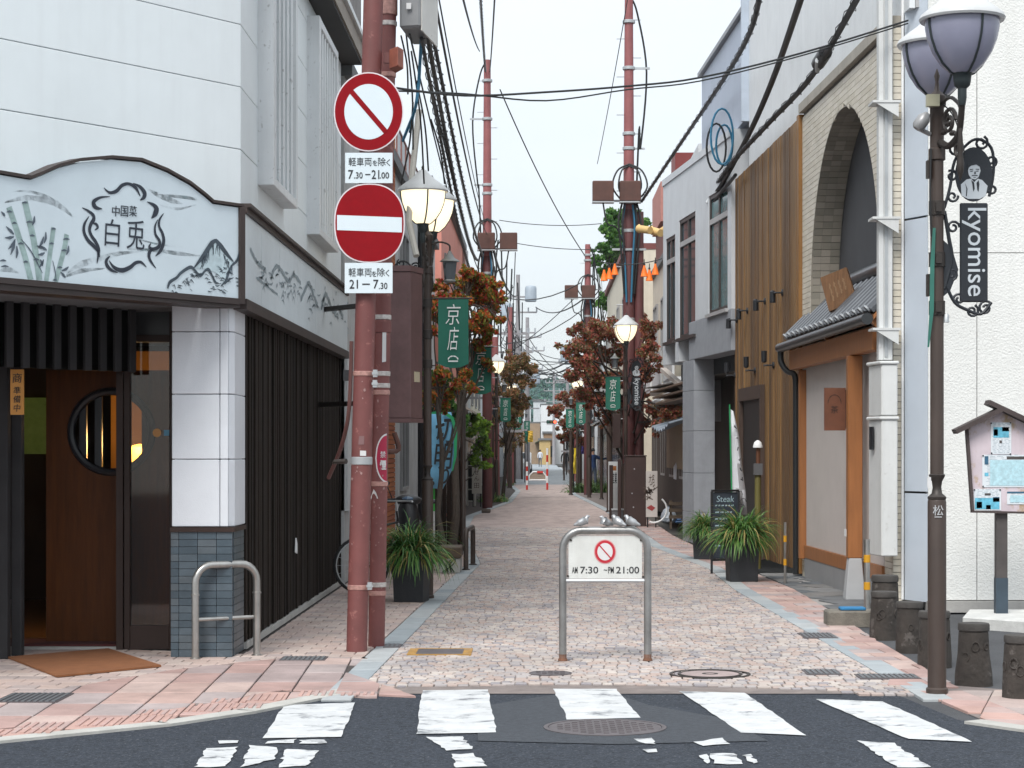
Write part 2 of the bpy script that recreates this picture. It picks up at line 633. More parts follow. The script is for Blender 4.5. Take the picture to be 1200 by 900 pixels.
stripes = [[(333, 826), (417, 823), (400, 863), (308, 865)], [(495, 809), (572, 808), (582, 858), (488, 860)],
   [(648, 807), (722, 807), (750, 841), (665, 843)], [(796, 810), (873, 812), (945, 862), (868, 858)],
   [(955, 819), (1035, 822), (1140, 869), (1065, 866)]]
for i, s in enumerate(stripes):
 m = MB()
 m.poly(roughen(gpoly(s, -0.010), 0.006, RND))
 m.build('crosswalk_stripe', ROADWHITE, road)
worn = [[(257, 867), (282, 867), (281, 870), (256, 871)], [(243, 876), (278, 875), (266, 898), (229, 899)], [(293, 873), (327, 875), (320, 890), (283, 899)],
  [(336, 877), (373, 879), (360, 897), (326, 899)], [(312, 868), (346, 866), (345, 870), (311, 871)], [(352, 867), (382, 867), (381, 871), (351, 871)],
  [(813, 869), (848, 865), (854, 872), (822, 874)], [(831, 883), (860, 882), (870, 895), (838, 895)], [(820, 885), (828, 884), (834, 893), (826, 894)],
  [(870, 885), (878, 884), (889, 894), (882, 895)], [(742, 866), (766, 865), (768, 872), (748, 869)], [(500, 863), (540, 863), (555, 877), (522, 879)], [(528, 884), (556, 883), (570, 897), (535, 899)], [(755, 878), (770, 878), (772, 881), (757, 881)],
  [(1005, 868), (1046, 870), (1090, 899), (1052, 899)]]
for s in worn:
 m = MB()
 m.poly(roughen(gpoly(s, -0.0105), 0.012, RND, 0.06))
 m.build('worn_marking', mat('worn_marking', (0.5, 0.51, 0.515), 0.85, var=0.15, scale=8, spots=0.9, spot_col=(0.045, 0.05, 0.06), spot_scale=(6, 9, 6)), road)
pa = MB()
pa.poly(gpoly([(560, 828), (700, 806), (760, 826), (850, 842), (900, 868), (720, 872), (560, 868)], -0.0125))
pa.build('asphalt_patch', mat('asphalt_patch', (0.042, 0.048, 0.058), 0.9, var=0.4, scale=30, bump=0.5, bscale=130, spots=0.4, spot_col=(0.13, 0.14, 0.15), spot_scale=70), road)
lp = MB()
for i in range(2, len(edge) - 3):     # concrete edging at the road side of the left pavement
 a, b = Vector((*edge[i], 0)), Vector((*edge[i + 1], 0))
 if b.x > -1.15 and a.x < 2.4:
  continue
 d = (b - a).normalized()
 nrm = Vector((-d.y, d.x, 0))
 lp.slab([a, b, b + nrm * 0.15, a + nrm * 0.15], (0, 0, -0.12))
lp.build('road_edging', mat('edging_concrete', (0.42, 0.41, 0.38), 0.9, var=0.25, scale=3, bump=0.3), kind='structure')

def interp(tab, y):
 for (y0, x0), (y1, x1) in zip(tab, tab[1:]):
  if y <= y1:
   return x0 + (x1 - x0) * max(0.0, (y - y0) / (y1 - y0))
 return tab[-1][1]
LE = [(14.1, -1.25), (29.9, -0.86), (33.6, -1.06), (42, -1.5), (52, -1.65), (66, -0.88), (84, -0.77), (110, -1.7), (600, -1.7)]
RE = [(14.1, 2.55), (14.8, 2.52), (24.4, 2.32), (28.6, 2.37), (35.4, 1.94), (56.5, 1.79), (79, 1.19), (110, 1.9), (600, 1.9)]

# ---- pieces of paving: the 300 that show largest as parts, the rest as one part
def piece_mb(mb, poly2, z, th=0.03, ch=0.006):
 n = len(poly2)
 cx = sum(p[0] for p in poly2) / n
 cy = sum(p[1] for p in poly2) / n
 ins = []
 for p in poly2:
  d = Vector((cx - p[0], cy - p[1]))
  k = min(0.3, ch * 1.4 / max(d.length, 1e-4))
  ins.append((p[0] + d.x * k, p[1] + d.y * k))
 vs = [(p[0], p[1], z - th) for p in poly2] + [(p[0], p[1], z - ch * 0.6) for p in poly2] + [(p[0], p[1], z) for p in ins]
 fs = []
 for r in range(2):
  for i in range(n):
   j = (i + 1) % n
   fs.append([r * n + i, r * n + j, (r + 1) * n + j, (r + 1) * n + i])
 fs.append([2 * n + i for i in range(n)])
 mb.add(vs, fs)

def lay(name, pieces, m, parent, limit=300):
 """pieces: (polygon, z) in the ground plane"""
 sc_ = []
 for poly2, z in pieces:
  cx = sum(p[0] for p in poly2) / len(poly2)
  cy = sum(p[1] for p in poly2) / len(poly2)
  ar = parea(poly2)
  if ar < 0:
   poly2 = poly2[::-1]
   ar = -ar
  if ar < 4e-4:
   continue
  sc_.append((0 if inview(cx, cy) else 1, -ar / max(cy, 1) ** 3, cx, cy, poly2, z))
 sc_.sort(key=lambda t: t[:4])
 shared = {}
 rest = MB()
 for i, (iv, _, cx, cy, p, z) in enumerate(sc_):
  if i < limit and iv == 0:
   loc = [(q[0] - cx, q[1] - cy) for q in p]
   key = tuple((round(q[0], 3), round(q[1], 3)) for q in loc)
   me = shared.get(key)
   if me is None:
    b = MB()
    piece_mb(b, loc, 0.0)
    me = shared[key] = b.mesh(name)
    me.materials.append(m)
   o = bpy.data.objects.new(name, me)
   COL.objects.link(o)
   o.location = (cx, cy, z)
   o.parent = parent
  else:
   piece_mb(rest, p, z)
 if rest.v:
  rest.build(name + '_field', m, parent, kind='stuff')

def rows(zone, origin, ang, w, d, gap, rnd, stag=0.5, jit=0.002, zj=0.0015, clip=True, wj=0.0):
 """running-bond tiles of w x d inside a polygon"""
 ca, sa = math.cos(ang), math.sin(ang)
 loc = [((p[0] - origin[0]) * ca + (p[1] - origin[1]) * sa, -(p[0] - origin[0]) * sa + (p[1] - origin[1]) * ca) for p in zone]
 if parea(loc) < 0:
  loc.reverse()
 x0, x1 = min(p[0] for p in loc), max(p[0] for p in loc)
 y0, y1 = min(p[1] for p in loc), max(p[1] for p in loc)
 res = []
 j = math.floor(y0 / d)
 while j * d < y1:
  x = math.floor(x0 / w) * w - (stag * w if j % 2 else 0)
  while x < x1:
   ww = w * (1 + rnd.uniform(-wj, wj))
   g = gap / 2
   t = [(x + g + rnd.uniform(-jit, jit), j * d + g + rnd.uniform(-jit, jit)), (x + ww - g + rnd.uniform(-jit, jit), j * d + g + rnd.uniform(-jit, jit)),
     (x + ww - g + rnd.uniform(-jit, jit), (j + 1) * d - g + rnd.uniform(-jit, jit)), (x + g + rnd.uniform(-jit, jit), (j + 1) * d - g + rnd.uniform(-jit, jit))]
   c = clip_poly(loc, t) if clip else t
   if len(c) >= 3 and abs(parea(c)) > 0.1 * w * d:
    res.append(([(origin[0] + q[0] * ca - q[1] * sa, origin[1] + q[0] * sa + q[1] * ca) for q in c], rnd.uniform(-zj, zj)))
   x += ww
  j += 1
 return res

# ---- the sett street
SETT_END = 44.0
sp = MB()
ys = [14.0 + i * 2 for i in range(60)] + [140, 180, 260]
for a, b in zip(ys, ys[1:]):
 sp.poly([(interp(LE, a) - 0.02, a, -0.012), (interp(RE, a) + 0.02, a, -0.012), (interp(RE, b) + 0.02, b, -0.012), (interp(LE, b) - 0.02, b, -0.012)], 0 if b <= SETT_END else 1 if b < 102 else 2)
street = sp.build('street', [GROUT, SETTFAR, mat('far_asphalt_hazed', (0.24, 0.265, 0.285), 0.85, var=0.25, scale=1.5)], kind='structure')  # beyond the setts: asphalt with far haze put into its paler, bluer colour
setts = []
y = 13.9
k = 0
def edge_y(x):
 return interp([(p[0], p[1]) for p in edge], x)
while y < SETT_END:
 d = 0.10 if y < 30 else 0.18
 xl, xr = interp(LE, y), interp(RE, y)
 x = xl - RND.uniform(0, 0.1)
 while x < xr:
  w = RND.uniform(0.07, 0.105) if y < 30 else RND.uniform(0.11, 0.17)
  a, b = max(x, xl), min(x + w, xr)
  ya = max(y, edge_y((a + b) / 2) + 0.04)
  if b - a > 0.03 and y + d - ya > 0.04:
   g = 0.005
   j = lambda: RND.uniform(-0.004, 0.004)
   setts.append(([(a + g + j(), ya + g + j()), (b - g + j(), ya + g + j()), (b - g + j(), y + d - g + j()), (a + g + j(), y + d - g + j())], RND.uniform(-0.004, 0.002)))
  x += w
 y += d
lay('sett', setts, SETT, street)

# ---- granite kerb strips both sides
def strip(tab, sgn, y0, y1, name):
 k = MB()
 kb = k.build(name, GRANITE, kind='structure') if False else None
 res = []
 y = y0
 while y < y1:
  L = 0.6 if y < 40 else 2.0
  a, b = interp(tab, y), interp(tab, y + L)
  w = 0.20 * sgn
  res.append(([(a, y + 0.004), (a + w, y + 0.004), (b + w, y + L - 0.004), (b, y + L - 0.004)], RND.uniform(-0.001, 0.002)))
  y += L
 bs = MB()
 for p, z in res:
  bs.poly([(q[0], q[1], -0.02) for q in (p if sgn > 0 else p[::-1])])
 par = bs.build(name, GROUT, kind='structure')
 lay('kerb_stone', res, GRANITE, par)
strip(LE, -1, 13.6, 200, 'kerb_strip')
strip(RE, 1, 13.6, 200, 'kerb_strip')

# ---- left pavement
def pav_base(pts, name, z=-0.014, m=None):
 b = MB()
 P = list(pts)
 if parea(P) < 0:
  P.reverse()
 b.poly([(p[0], p[1], z) for p in P])
 return b.build(name, m or GROUT, kind='structure')
gp = lambda px, py: (G(px, py).x, G(px, py).y)
def shift_edge(e, d):
 o = []
 for i, p in enumerate(e):
  a, b = Vector(e[max(i - 1, 0)]), Vector(e[min(i + 1, len(e) - 1)])
  t = (b - a).normalized()
  o.append((p[0] - t.y * d, p[1] + t.x * d))
 return o
ledge = [p for p in edge if -9 < p[0] < -1.3] + [(-1.33, 13.75)]
e0 = shift_edge(ledge, 0.16)
e1 = shift_edge(ledge, 0.50)
inner = [(-9, 12.2), gp(0, 816), gp(60, 809), gp(200, 785), gp(290, 775), gp(345, 770), gp(432, 772)]
zoneR = e0 + e1[::-1]
zoneA = e1 + [(-1.46, 15.3)] + inner[::-1]
zoneB = inner + [(-1.42, 16.0), (-1.06, 30), (-1.25, 34), (-2.4, 34), (-2.4, 16.6), (-3.4, 17.0), (-6, 17), (-9, 13.5)]
DGROUT = mat('pavement_joint', (0.06, 0.05, 0.047), 0.95, var=0.3, scale=6)
pv = pav_base(e0 + [(-1.45, 16.0), (-1.03, 30.0), (-1.25, 33.6), (-1.7, 42), (-1.85, 52), (-1.08, 66), (-0.97, 84), (-1.9, 110), (-1.9, 200), (-3.5, 200), (-3.5, 17), (-9, 15), (-9, 11)], 'left_pavement', m=DGROUT)
ang = math.atan2(e0[-3][1] - e0[2][1], e0[-3][0] - e0[2][0])
big = rows(zoneA, (-2, 14), 0.04, 0.30, 0.60, 0.013, RND, stag=0.0, jit=0.003)
lay('paving_tile', big, PINKTILE, pv)
# ribbed row along the kerb: each tile a plate with raised bars
rib = rows(zoneR, (-2, 14), 0.04, 0.30, 0.60, 0.010, RND, stag=0.0)
ang = 0.04
lay('ribbed_tile', rib, RIBTILE, pv)
rb = MB()
for p, z in rib:
 cx = sum(q[0] for q in p) / len(p)
 cy = sum(q[1] for q in p) / len(p)
 for kk in (-0.1, -0.05, 0.0, 0.05, 0.1):
  c = Vector((cx + math.cos(ang) * kk, cy + math.sin(ang) * kk, z + 0.003))
  rb.obox(c, (0.024, (max(q[1] for q in p) - min(q[1] for q in p)) * 0.62, 0.008), Matrix.Rotation(ang, 3, 'Z'))
rb.build('raised_bar_field', RIBTILE, pv, kind='stuff')
small = rows(zoneB, (-2.4, 16), 0.0, 0.20, 0.20, 0.008, RND, stag=0.5)
lay('pavement_tile', small, PALETILE, pv)

# ---- right pavement
rin = [gp(985, 722), gp(930, 690), (2.95, 26.5), (2.75, 33), (2.6, 40), (2.7, 60)]
rz = [(2.56, 14.95), gp(1040, 802), gp(1130, 806), gp(1100, 792), gp(1020, 745)] + rin + [(2.05, 60), (2.14, 35.4), (2.57, 28.6), (2.52, 24.4)]
pr = pav_base([(2.72, 13.6), (3.4, 13.3), gp(1130, 806), gp(1100, 792), gp(1020, 745)] + rin + [(2.9, 200), (2.1, 200), (2.1, 110), (1.4, 79), (1.99, 56.5), (2.14, 35.4), (2.57, 28.6), (2.52, 24.4), (2.70, 14.8)], 'right_pavement')
rt = rows(rz, (2.5, 14), math.atan2(1, -0.045) - PI / 2, 0.30, 0.30, 0.008, RND, stag=0.5)
lay('paving_tile', rt, PINKTILE, pr)
# corner of ribbed and pale tiles at the road side on the right
redge = [(2.45, 14.05)] + [p for p in edge if 2.4 < p[0] < 13]
r0 = shift_edge(redge, 0.16)
r1 = shift_edge(redge, 0.46)
r2 = shift_edge(redge, 0.95)
pc = pav_base(r0 + r2[::-1] + [(2.72, 14.7)], 'corner_pavement', -0.0145)
lay('ribbed_tile', rows(r0 + r1[::-1], r0[2], math.atan2(r0[3][1] - r0[2][1], r0[3][0] - r0[2][0]), 0.30, 0.30, 0.008, RND, stag=0.0), RIBTILE, pc)
lay('paving_tile', rows(r1 + r2[::-1], r0[2], math.atan2(r0[3][1] - r0[2][1], r0[3][0] - r0[2][0]), 0.30, 0.30, 0.008, RND, stag=0.0), PALETILE, pc)
# asphalt lot on the right
lot = [(2.2, 12.0), (12, 9.0), (12, 21.2), (2.9, 21.2)]
pav_base(lot, 'parking_lot', -0.019, mat('lot_asphalt', (0.058, 0.06, 0.065), 0.9, var=0.3, scale=1.5, bump=0.6, bscale=100, spots=0.4, spot_col=(0.2, 0.2, 0.2), spot_scale=60))
# crazy paving in front of the arched building
fl = MB()
fzone = [gp(985, 722), (3.95, 21.0), (3.55, 27.5), (2.95, 27.5), gp(930, 690)]
pf = pav_base(fzone, 'flagstone_forecourt', -0.010, mat('mortar', (0.30, 0.29, 0.28), 0.95, var=0.2))
flp = []
for p, z in rows(fzone, (3, 20), 0.3, 0.46, 0.6, 0.03, RND, stag=0.4, jit=0.09, zj=0.003):
 flp.append((p, z + 0.004))
lay('flagstone', flp, FLAG, pf)
# side strips of plain pavement beyond the tiled part
def cover(px, py, rx, label, kind, col=None, ry=None):
 c = G(px, py)
 t = thing('manhole_cover' if kind != 'grate' else 'drain_grate', label, 'manhole cover' if kind != 'grate' else 'drain cover', (c.x, c.y, 0.0))
 return t, c
def round_cover(px, py, rad, z, label, m, mr):
 c = G(px, py)
 t = thing('manhole_cover', label, 'manhole cover', (c.x, c.y, z))
 r = MB()
 r.lathe([(rad, -0.03), (rad, 0.004), (rad * 0.93, 0.005), (rad * 0.92, -0.03)], (c.x, c.y, z), 32)
 r.build('rim', mr, t)
 p = MB()
 p.lathe([(rad * 0.915, -0.03), (rad * 0.915, 0.003), (0.001, 0.003)], (c.x, c.y, z), 32)
 p.build('lid', m, t)
 q = MB()
 n = int(rad / 0.045)
 for i in range(-n, n + 1):
  for jj in range(-n, n + 1):
   x, yy = i * 0.045, jj * 0.045
   if math.hypot(x, yy) < rad * 0.85 and (i + jj) % 2 == 0:
    q.box(c.x + x - 0.016, c.x + x + 0.016, c.y + yy - 0.016, c.y + yy + 0.016, z + 0.002, z + 0.008)
 q.build('tread_stud_field', m, t, kind='stuff')
 return t
CAST = mat('cast_iron', (0.12, 0.105, 0.11), 0.55, metal=0.4, var=0.25, scale=6)
round_cover(709, 850, 0.37, -0.012, 'round iron manhole cover with checker tread in the asphalt crossing', CAST, CAST)
round_cover(645, 789, 0.16, 0.0, 'small round dark iron lid in the setts right in front of the barrier', CAST, CAST)
t = thing('manhole_cover', 'large sett-filled round manhole cover ringed with dark joints', 'manhole cover', tuple(G(832, 790)))
c = G(832, 790)
b = MB()
for rr in (0.30, 0.24, 0.06):
 b.lathe([(rr, -0.02), (rr, 0.006), (rr - 0.022, 0.006), (rr - 0.022, -0.02)], c, 28)
b.build('ring', IRON, t)
b = MB()
b.lathe([(0.215, -0.02), (0.215, 0.004), (0.07, 0.004)], c, 20)
b.build('stone_inlay', PINKTILE, t)
c = G(516, 764)
t = thing('drain_grate', 'rectangular dark drain lid framed by yellow paint in the setts', 'drain cover', (c.x, c.y, 0))
b = MB(); b.box(c.x - 0.19, c.x + 0.19, c.y - 0.22, c.y + 0.22, -0.02, 0.004); b.build('lid', CAST, t)
b = MB()
YEL = mat('yellow_paint', (0.36, 0.20, 0.05), 0.8, var=0.4, scale=12, spots=0.85, spot_col=(0.22, 0.17, 0.15), spot_scale=(14, 14, 14))
for sx in (-1, 1):
 b.box(c.x + sx * 0.225 - 0.035, c.x + sx * 0.225 + 0.035, c.y - 0.26, c.y + 0.26, -0.02, 0.006)
b.box(c.x - 0.19, c.x + 0.19, c.y + 0.221, c.y + 0.26, -0.02, 0.006)
b.box(c.x - 0.19, c.x + 0.19, c.y - 0.26, c.y - 0.221, -0.02, 0.006)
b.build('painted_frame', YEL, t)
for px, py, w, d, lab in [(356, 772, 0.36, 0.3, 'dark rectangular slot grate at the corner of the pavement beside the red poles'), (40, 818, 0.42, 0.5, 'dark oval-looking iron plate in the pink pavement by the door mat'), (958, 745, 0.3, 0.5, 'grey metal plate in the pink paving beside the yellow-banded bollard'),
       (1040, 793, 0.44, 0.3, 'grey slot grate across the pink pavement behind the near lamp post'), (963, 788, 0.26, 0.35, 'dark rusty lid in the setts close to the granite strip'), (460, 757, 0.14, 0.3, 'small dark lid let into the granite strip beside the red poles')]:
 c = G(px, py)
 t = thing('drain_grate', lab, 'drain cover', (c.x, c.y, 0))
 b = MB()
 b.box(c.x - w / 2, c.x + w / 2, c.y - d / 2, c.y + d / 2, -0.02, 0.005)
 b.build('frame', CAST, t)
 b = MB()
 n = int(w / 0.04)
 for i in range(n):
  x = c.x - w / 2 + 0.03 + i * (w - 0.06) / max(n - 1, 1)
  b.box(x - 0.011, x + 0.011, c.y - d / 2 + 0.02, c.y + d / 2 - 0.02, 0.005, 0.010)
 b.build('bar_field', mat('grate_bar', (0.16, 0.17, 0.18), 0.6, metal=0.4), t, kind='stuff')


# ================================================================ restaurant on the left corner
WALLW = mat('white_cladding', (0.81, 0.865, 0.88), 0.55, var=0.05, scale=1.2, obj=0.02, streak=0.12, streak_col=(0.55, 0.57, 0.58))
LOUVW = mat('louvre_white', (0.72, 0.745, 0.755), 0.5, var=0.08, scale=2, streak=0.18, streak_col=(0.36, 0.35, 0.33), spots=0.5, spot_col=(0.2, 0.19, 0.17), spot_scale=16)
PILW = mat('pillar_panel', (0.66, 0.69, 0.73), 0.5, var=0.06, bump=0.25, bscale=120)
DARKSLAT = mat('dark_stained_wood', (0.016, 0.0115, 0.009), 0.75, spec=0.15, var=0.35, scale=6, grain=(4, 4, 0.6), obj=0.35, bump=0.3, bscale=30)
DARKWOOD2 = mat('charcoal_slat', (0.034, 0.033, 0.035), 0.7, spec=0.2, var=0.25, obj=0.2)
BROWNFRAME = mat('brown_frame', (0.035, 0.02, 0.016), 0.5, spec=0.3, var=0.25)
DOORWOOD = mat('door_wood', (0.10, 0.030, 0.006), 0.5, spec=0.2, var=0.35, scale=3, grain=(9, 9, 0.7), bump=0.15, bscale=20)
INTERIOR = mat('interior_dark', (0.05, 0.028, 0.018), 0.7, var=0.3)
TILEBLUE = mat('slate_tile', [(0.060, 0.085, 0.105), (0.075, 0.10, 0.12), (0.050, 0.072, 0.09), (0.085, 0.105, 0.12)], 0.35, var=0.25, scale=6)
DOORGLASS = glassmat('door_glass', (0.85, 0.84, 0.82))
SIGNPANEL = mat('sign_panel_print', (0.60, 0.69, 0.74), 0.35, var=0.05, scale=3)
SIGNGREY = mat('wash_ink', (0.36, 0.47, 0.50), 0.4, var=0.1, scale=5)
SIGNMID = mat('mid_ink', (0.11, 0.17, 0.18), 0.4, var=0.3, scale=12)
RUSTFRAME = mat('rust_brown_frame', (0.04, 0.027, 0.024), 0.55, var=0.3, scale=4)

Cn = Vector((-2.44, 16.73, 0))
du = Vector((-0.591, -0.807, 0)).normalized()      # along the slanted front, away from the corner
nf = Vector((0.807, -0.591, 0)).normalized()       # out of the slanted front
A_ = Cn + du * 5.2
rest = thing('restaurant_building', 'white clad corner restaurant with dark slatted ground floor and moon window door', 'building', (-3.2, 17.5, 0))
inn = 0.16
nb = (Vector((1, 0, 0)) + nf)
mit = nb / (1 + nf.x)
Ci = Cn - mit * inn
zr = [2.86, 3.09, 3.60, 4.11, 4.62, 5.13, 5.64, 6.15, 6.42]
yside = [16.73, 17.72, 19.6, 21.4, 23.2, 25.2]
for a, b in zip(zr, zr[1:]):
 m = MB()
 m.prism([(Cn.x, Cn.y), (A_.x, A_.y), (A_.x - nf.x * inn, A_.y - nf.y * inn), (Ci.x, Ci.y)], a + 0.003, b - 0.003)
 m.build('wall_panel', WALLW, rest, bevel=0.004)
 for i, (ya, yb) in enumerate(zip(yside, yside[1:])):
  m = MB()
  ci = (Ci.x, Ci.y) if i == 0 else (Cn.x - inn, ya + 0.003)
  m.prism([(Cn.x, ya + (0 if i == 0 else 0.003)), (Cn.x, yb - 0.003), (Cn.x - inn, yb - 0.003), ci], a + 0.003, b - 0.003)
  m.build('wall_panel', WALLW, rest, bevel=0.004)
core = MB()
core.prism([(Cn.x - 0.10, Cn.y + 0.2), (A_.x - nf.x * 0.1, A_.y - nf.y * 0.1), (-9, 14), (-9, 25.15), (Cn.x - 0.10, 25.15)], 2.80, 6.4)
core.build('wall_core', mat('joint_grey', (0.12, 0.13, 0.14), 0.9), rest)
# roof edge and upper storey
m = MB()
m.box(-9, -2.20, 17.2, 25.4, 6.43, 6.46)
m.build('soffit', mat('soffit_dark', (0.035, 0.033, 0.032), 0.7), rest)
m = MB()
m.box(-2.33, -2.18, 17.2, 25.4, 6.463, 6.66)
m.build('fascia', mat('fascia_tan', (0.30, 0.26, 0.22), 0.7, var=0.2, streak=0.4), rest)
m = MB()
m.box(-2.30, -2.14, 17.2, 25.4, 6.67, 6.73)
m.box(-2.24, -2.16, 17.2, 25.4, 6.745, 6.78)
m.build('gutter', LOUVW, rest)
for i in range(52):
 m = MB()
 y0 = 17.3 + i * 0.155
 m.box(-2.26, -2.20, y0, y0 + 0.08, 6.785, 8.6)
 m.build('slat', mat('balcony_slat', (0.30, 0.28, 0.27), 0.6, obj=0.1), rest)
m = MB()
m.box(-9, -2.32, 17.2, 25.4, 6.47, 8.5)
m.build('upper_storey', mat('upper_wall', (0.10, 0.095, 0.09), 0.8), rest)
# white louvre screens over the side windows
def louvre(y0, y1, z0, z1, xo, fins):
 m = MB()
 m.box(-2.46, xo, y0, y0 + 0.16, z0, z1)
 m.box(-2.46, xo, y1 - 0.10, y1, z0, z1)
 m.box(-2.46, xo - 0.002, y0 + 0.16, y1 - 0.10, z0, z0 + 0.08)
 m.box(-2.46, xo - 0.002, y0 + 0.16, y1 - 0.10, z1 - 0.09, z1)
 o = m.build('louvre_screen', LOUVW, rest, bevel=0.006)
 for k in range(fins):
  yy = y0 + 0.16 + (k + 0.5) * (y1 - y0 - 0.26) / fins
  f = MB()
  mt = Matrix.Rotation(R(-32), 3, 'Z')
  f.obox((xo - 0.075, yy, (z0 + z1) / 2), (0.13, 0.03, z1 - z0 - 0.18), mt)
  f.build('slat', LOUVW, o)
louvre(17.74, 19.5, 3.95, 6.42, -2.30, 5)
louvre(21.5, 23.5, 3.92, 6.22, -2.305, 7)
# corner pillar: cladding panels above slate tiles
m = MB()
m.prism([(-2.93, 16.46), (-2.50, 16.42), (-2.47, 16.50), (-2.47, 17.0), (-2.93, 17.0)], 0.0, 2.84)
pil = m.build('pillar', PILW, rest)
zj = [1.04, 1.58, 2.10, 2.60, 2.83]
for a, b in zip(zj, zj[1:]):
 for xa, xb in ((-2.935, -2.555), (-2.550, -2.485)):
  k = MB()
  k.box(xa, xb, 16.36, 16.415, a + 0.003, b - 0.003)
  k.build('cladding_panel', PILW, rest, bevel=0.005)
 k = MB()
 k.prism([(-2.483, 16.37), (-2.445, 16.44), (-2.445, 17.02), (-2.483, 17.02)], a + 0.003, b - 0.003)
 k.build('cladding_panel', PILW, rest, bevel=0.005)
m = MB()
m.box(-2.95, -2.435, 16.345, 17.02, 1.00, 1.037)
m.build('brown_band', BROWNFRAME, rest)
xs = [-2.945, -2.88, -2.73, -2.58, -2.452]
for r in range(17):
 z0 = r * 0.0588
 for xa, xb in zip(xs, xs[1:]):
  k = MB()
  k.box(xa + 0.002, xb - 0.002, 16.36, 16.42, z0 + 0.002, z0 + 0.0568)
  k.build('tile', TILEBLUE, rest)
 for ya, yb in ((16.42, 16.57), (16.57, 16.77), (16.77, 16.97)):
  k = MB()
  k.box(-2.50, -2.448, ya + 0.002, yb - 0.002, z0 + 0.002, z0 + 0.0568)
  k.build('tile', TILEBLUE, rest)
m = MB()
m.box(-2.94, -2.46, 16.40, 16.98, 0, 1.0)
m.build('tile_bed', mat('tile_grout', (0.24, 0.25, 0.26), 0.9), rest)
# long dark slatted wall beside the street
n = 0
y = 17.03
while y < 25.1:
 w = 0.084
 m = MB()
 dx = RND.uniform(-0.012, 0.012)
 m.box(-2.52, -2.445 + dx, y, y + w, 0.06, 2.84)
 m.build('slat', DARKSLAT, rest, bevel=0.004)
 y += 0.112
m = MB()
m.box(-2.62, -2.525, 17.0, 25.15, 0.0, 2.84)
m.build('slat_backing', mat('slat_backing', (0.006, 0.005, 0.005), 0.9, spec=0.05), rest)
m = MB()
m.box(-2.60, -2.43, 17.02, 25.2, 0.0, 0.055)
m.build('slat_sill', CONCRETE, rest)
m = MB()
m.slab([(-2.43, 20.35, 0.64), (-2.43, 20.48, 0.62), (-2.43, 20.48, 0.72), (-2.43, 20.4, 0.78)], (0.012, 0, 0))
m.build('paper_scrap', WHITE, rest)
# slat screen above the entrance
s0, s1 = Vector((-3.30, 16.75, 0)), Vector((-4.62, 15.15, 0))
sd = (s1 - s0).normalized()
sn = Vector((-sd.y, sd.x, 0))
if sn.y > 0: sn = -sn
k = 0
L_ = (s1 - s0).length
while k * 0.150 < L_:
 p = s0 + sd * (k * 0.150 + 0.04)
 m = MB()
 m.obox((p.x, p.y, 2.565), (0.066, 0.035, 0.55), Matrix.Rotation(math.atan2(sd.y, sd.x), 3, 'Z'))
 m.build('slat', DARKWOOD2, rest, bevel=0.004)
 k += 1
m = MB()
q0, q1 = s0 - sn * 0.10, s1 - sn * 0.10
m.prism([(q0.x, q0.y), (q1.x, q1.y), (q1.x - sn.x * 0.05, q1.y - sn.y * 0.05), (q0.x - sn.x * 0.05, q0.y - sn.y * 0.05)], 2.30, 2.84)
m.build('transom_board', mat('transom_gap_shade', (0.003, 0.003, 0.003), 0.9, spec=0.05), rest)  # near-black board colour stands in for shade between the slats
# entrance ceiling, floor step and interior
m = MB()
m.prism([(Cn.x - 0.1, Cn.y + 0.0), (A_.x, A_.y), (-7, 17.0), (-2.6, 17.0)], 2.845, 2.858)
m.build('porch_ceiling', mat('porch_ceiling', (0.09, 0.08, 0.075), 0.7), rest)
YD = 17.0        # plane of the fixed glass
def pxX(px, Y): return (px - 632) * Y / FOC
m = MB()
m.box(-7, -2.6, 17.9, 22.5, -0.01, 0.015)
m.build('interior_floor', mat('interior_floorboard', (0.20, 0.10, 0.035), 0.35, var=0.3, grain=(1, 8, 1)), rest)
m = MB()
m.box(-7, -2.64, 22.5, 22.6, 0, 2.85)
m.box(-7.1, -7, 17, 22.6, 0, 2.85)
m.box(-2.72, -2.64, 17.05, 22.5, 0, 2.85)
m.box(-7, -2.64, 17.6, 22.5, 2.80, 2.843)
m.build('interior_wall', INTERIOR, rest)
m = MB()
m.box(-4.75, -3.95, 21.3, 22.1, 0.0, 1.05)
m.build('counter', mat('counter_red_wood', (0.10, 0.02, 0.012), 0.4, var=0.2), rest)
m = MB()
m.box(pxX(20, 22.4), pxX(62, 22.4), 22.40, 22.46, EYE - (532 - 528) * 22.4 / FOC, EYE + (528 - 466) * 22.4 / FOC)
m.build('wall_picture', mat('green_picture', (0.16, 0.20, 0.05), 0.6, var=0.7, scale=2.2, emit=((0.2, 0.26, 0.05), 0.06)), rest)  # faint glow put into the picture itself, it is no lamp
m = MB()
m.box(-5.2, -2.6, 17.0, 17.7, -0.012, 0.02)
m.build('door_step', CONCRETE, rest)
m = MB()
m.box(-4.62, -3.35, 17.05, 17.6, 0.021, 0.035)
m.build('entrance_carpet', mat('maroon_carpet', (0.09, 0.02, 0.02), 0.95, bump=0.5), rest)
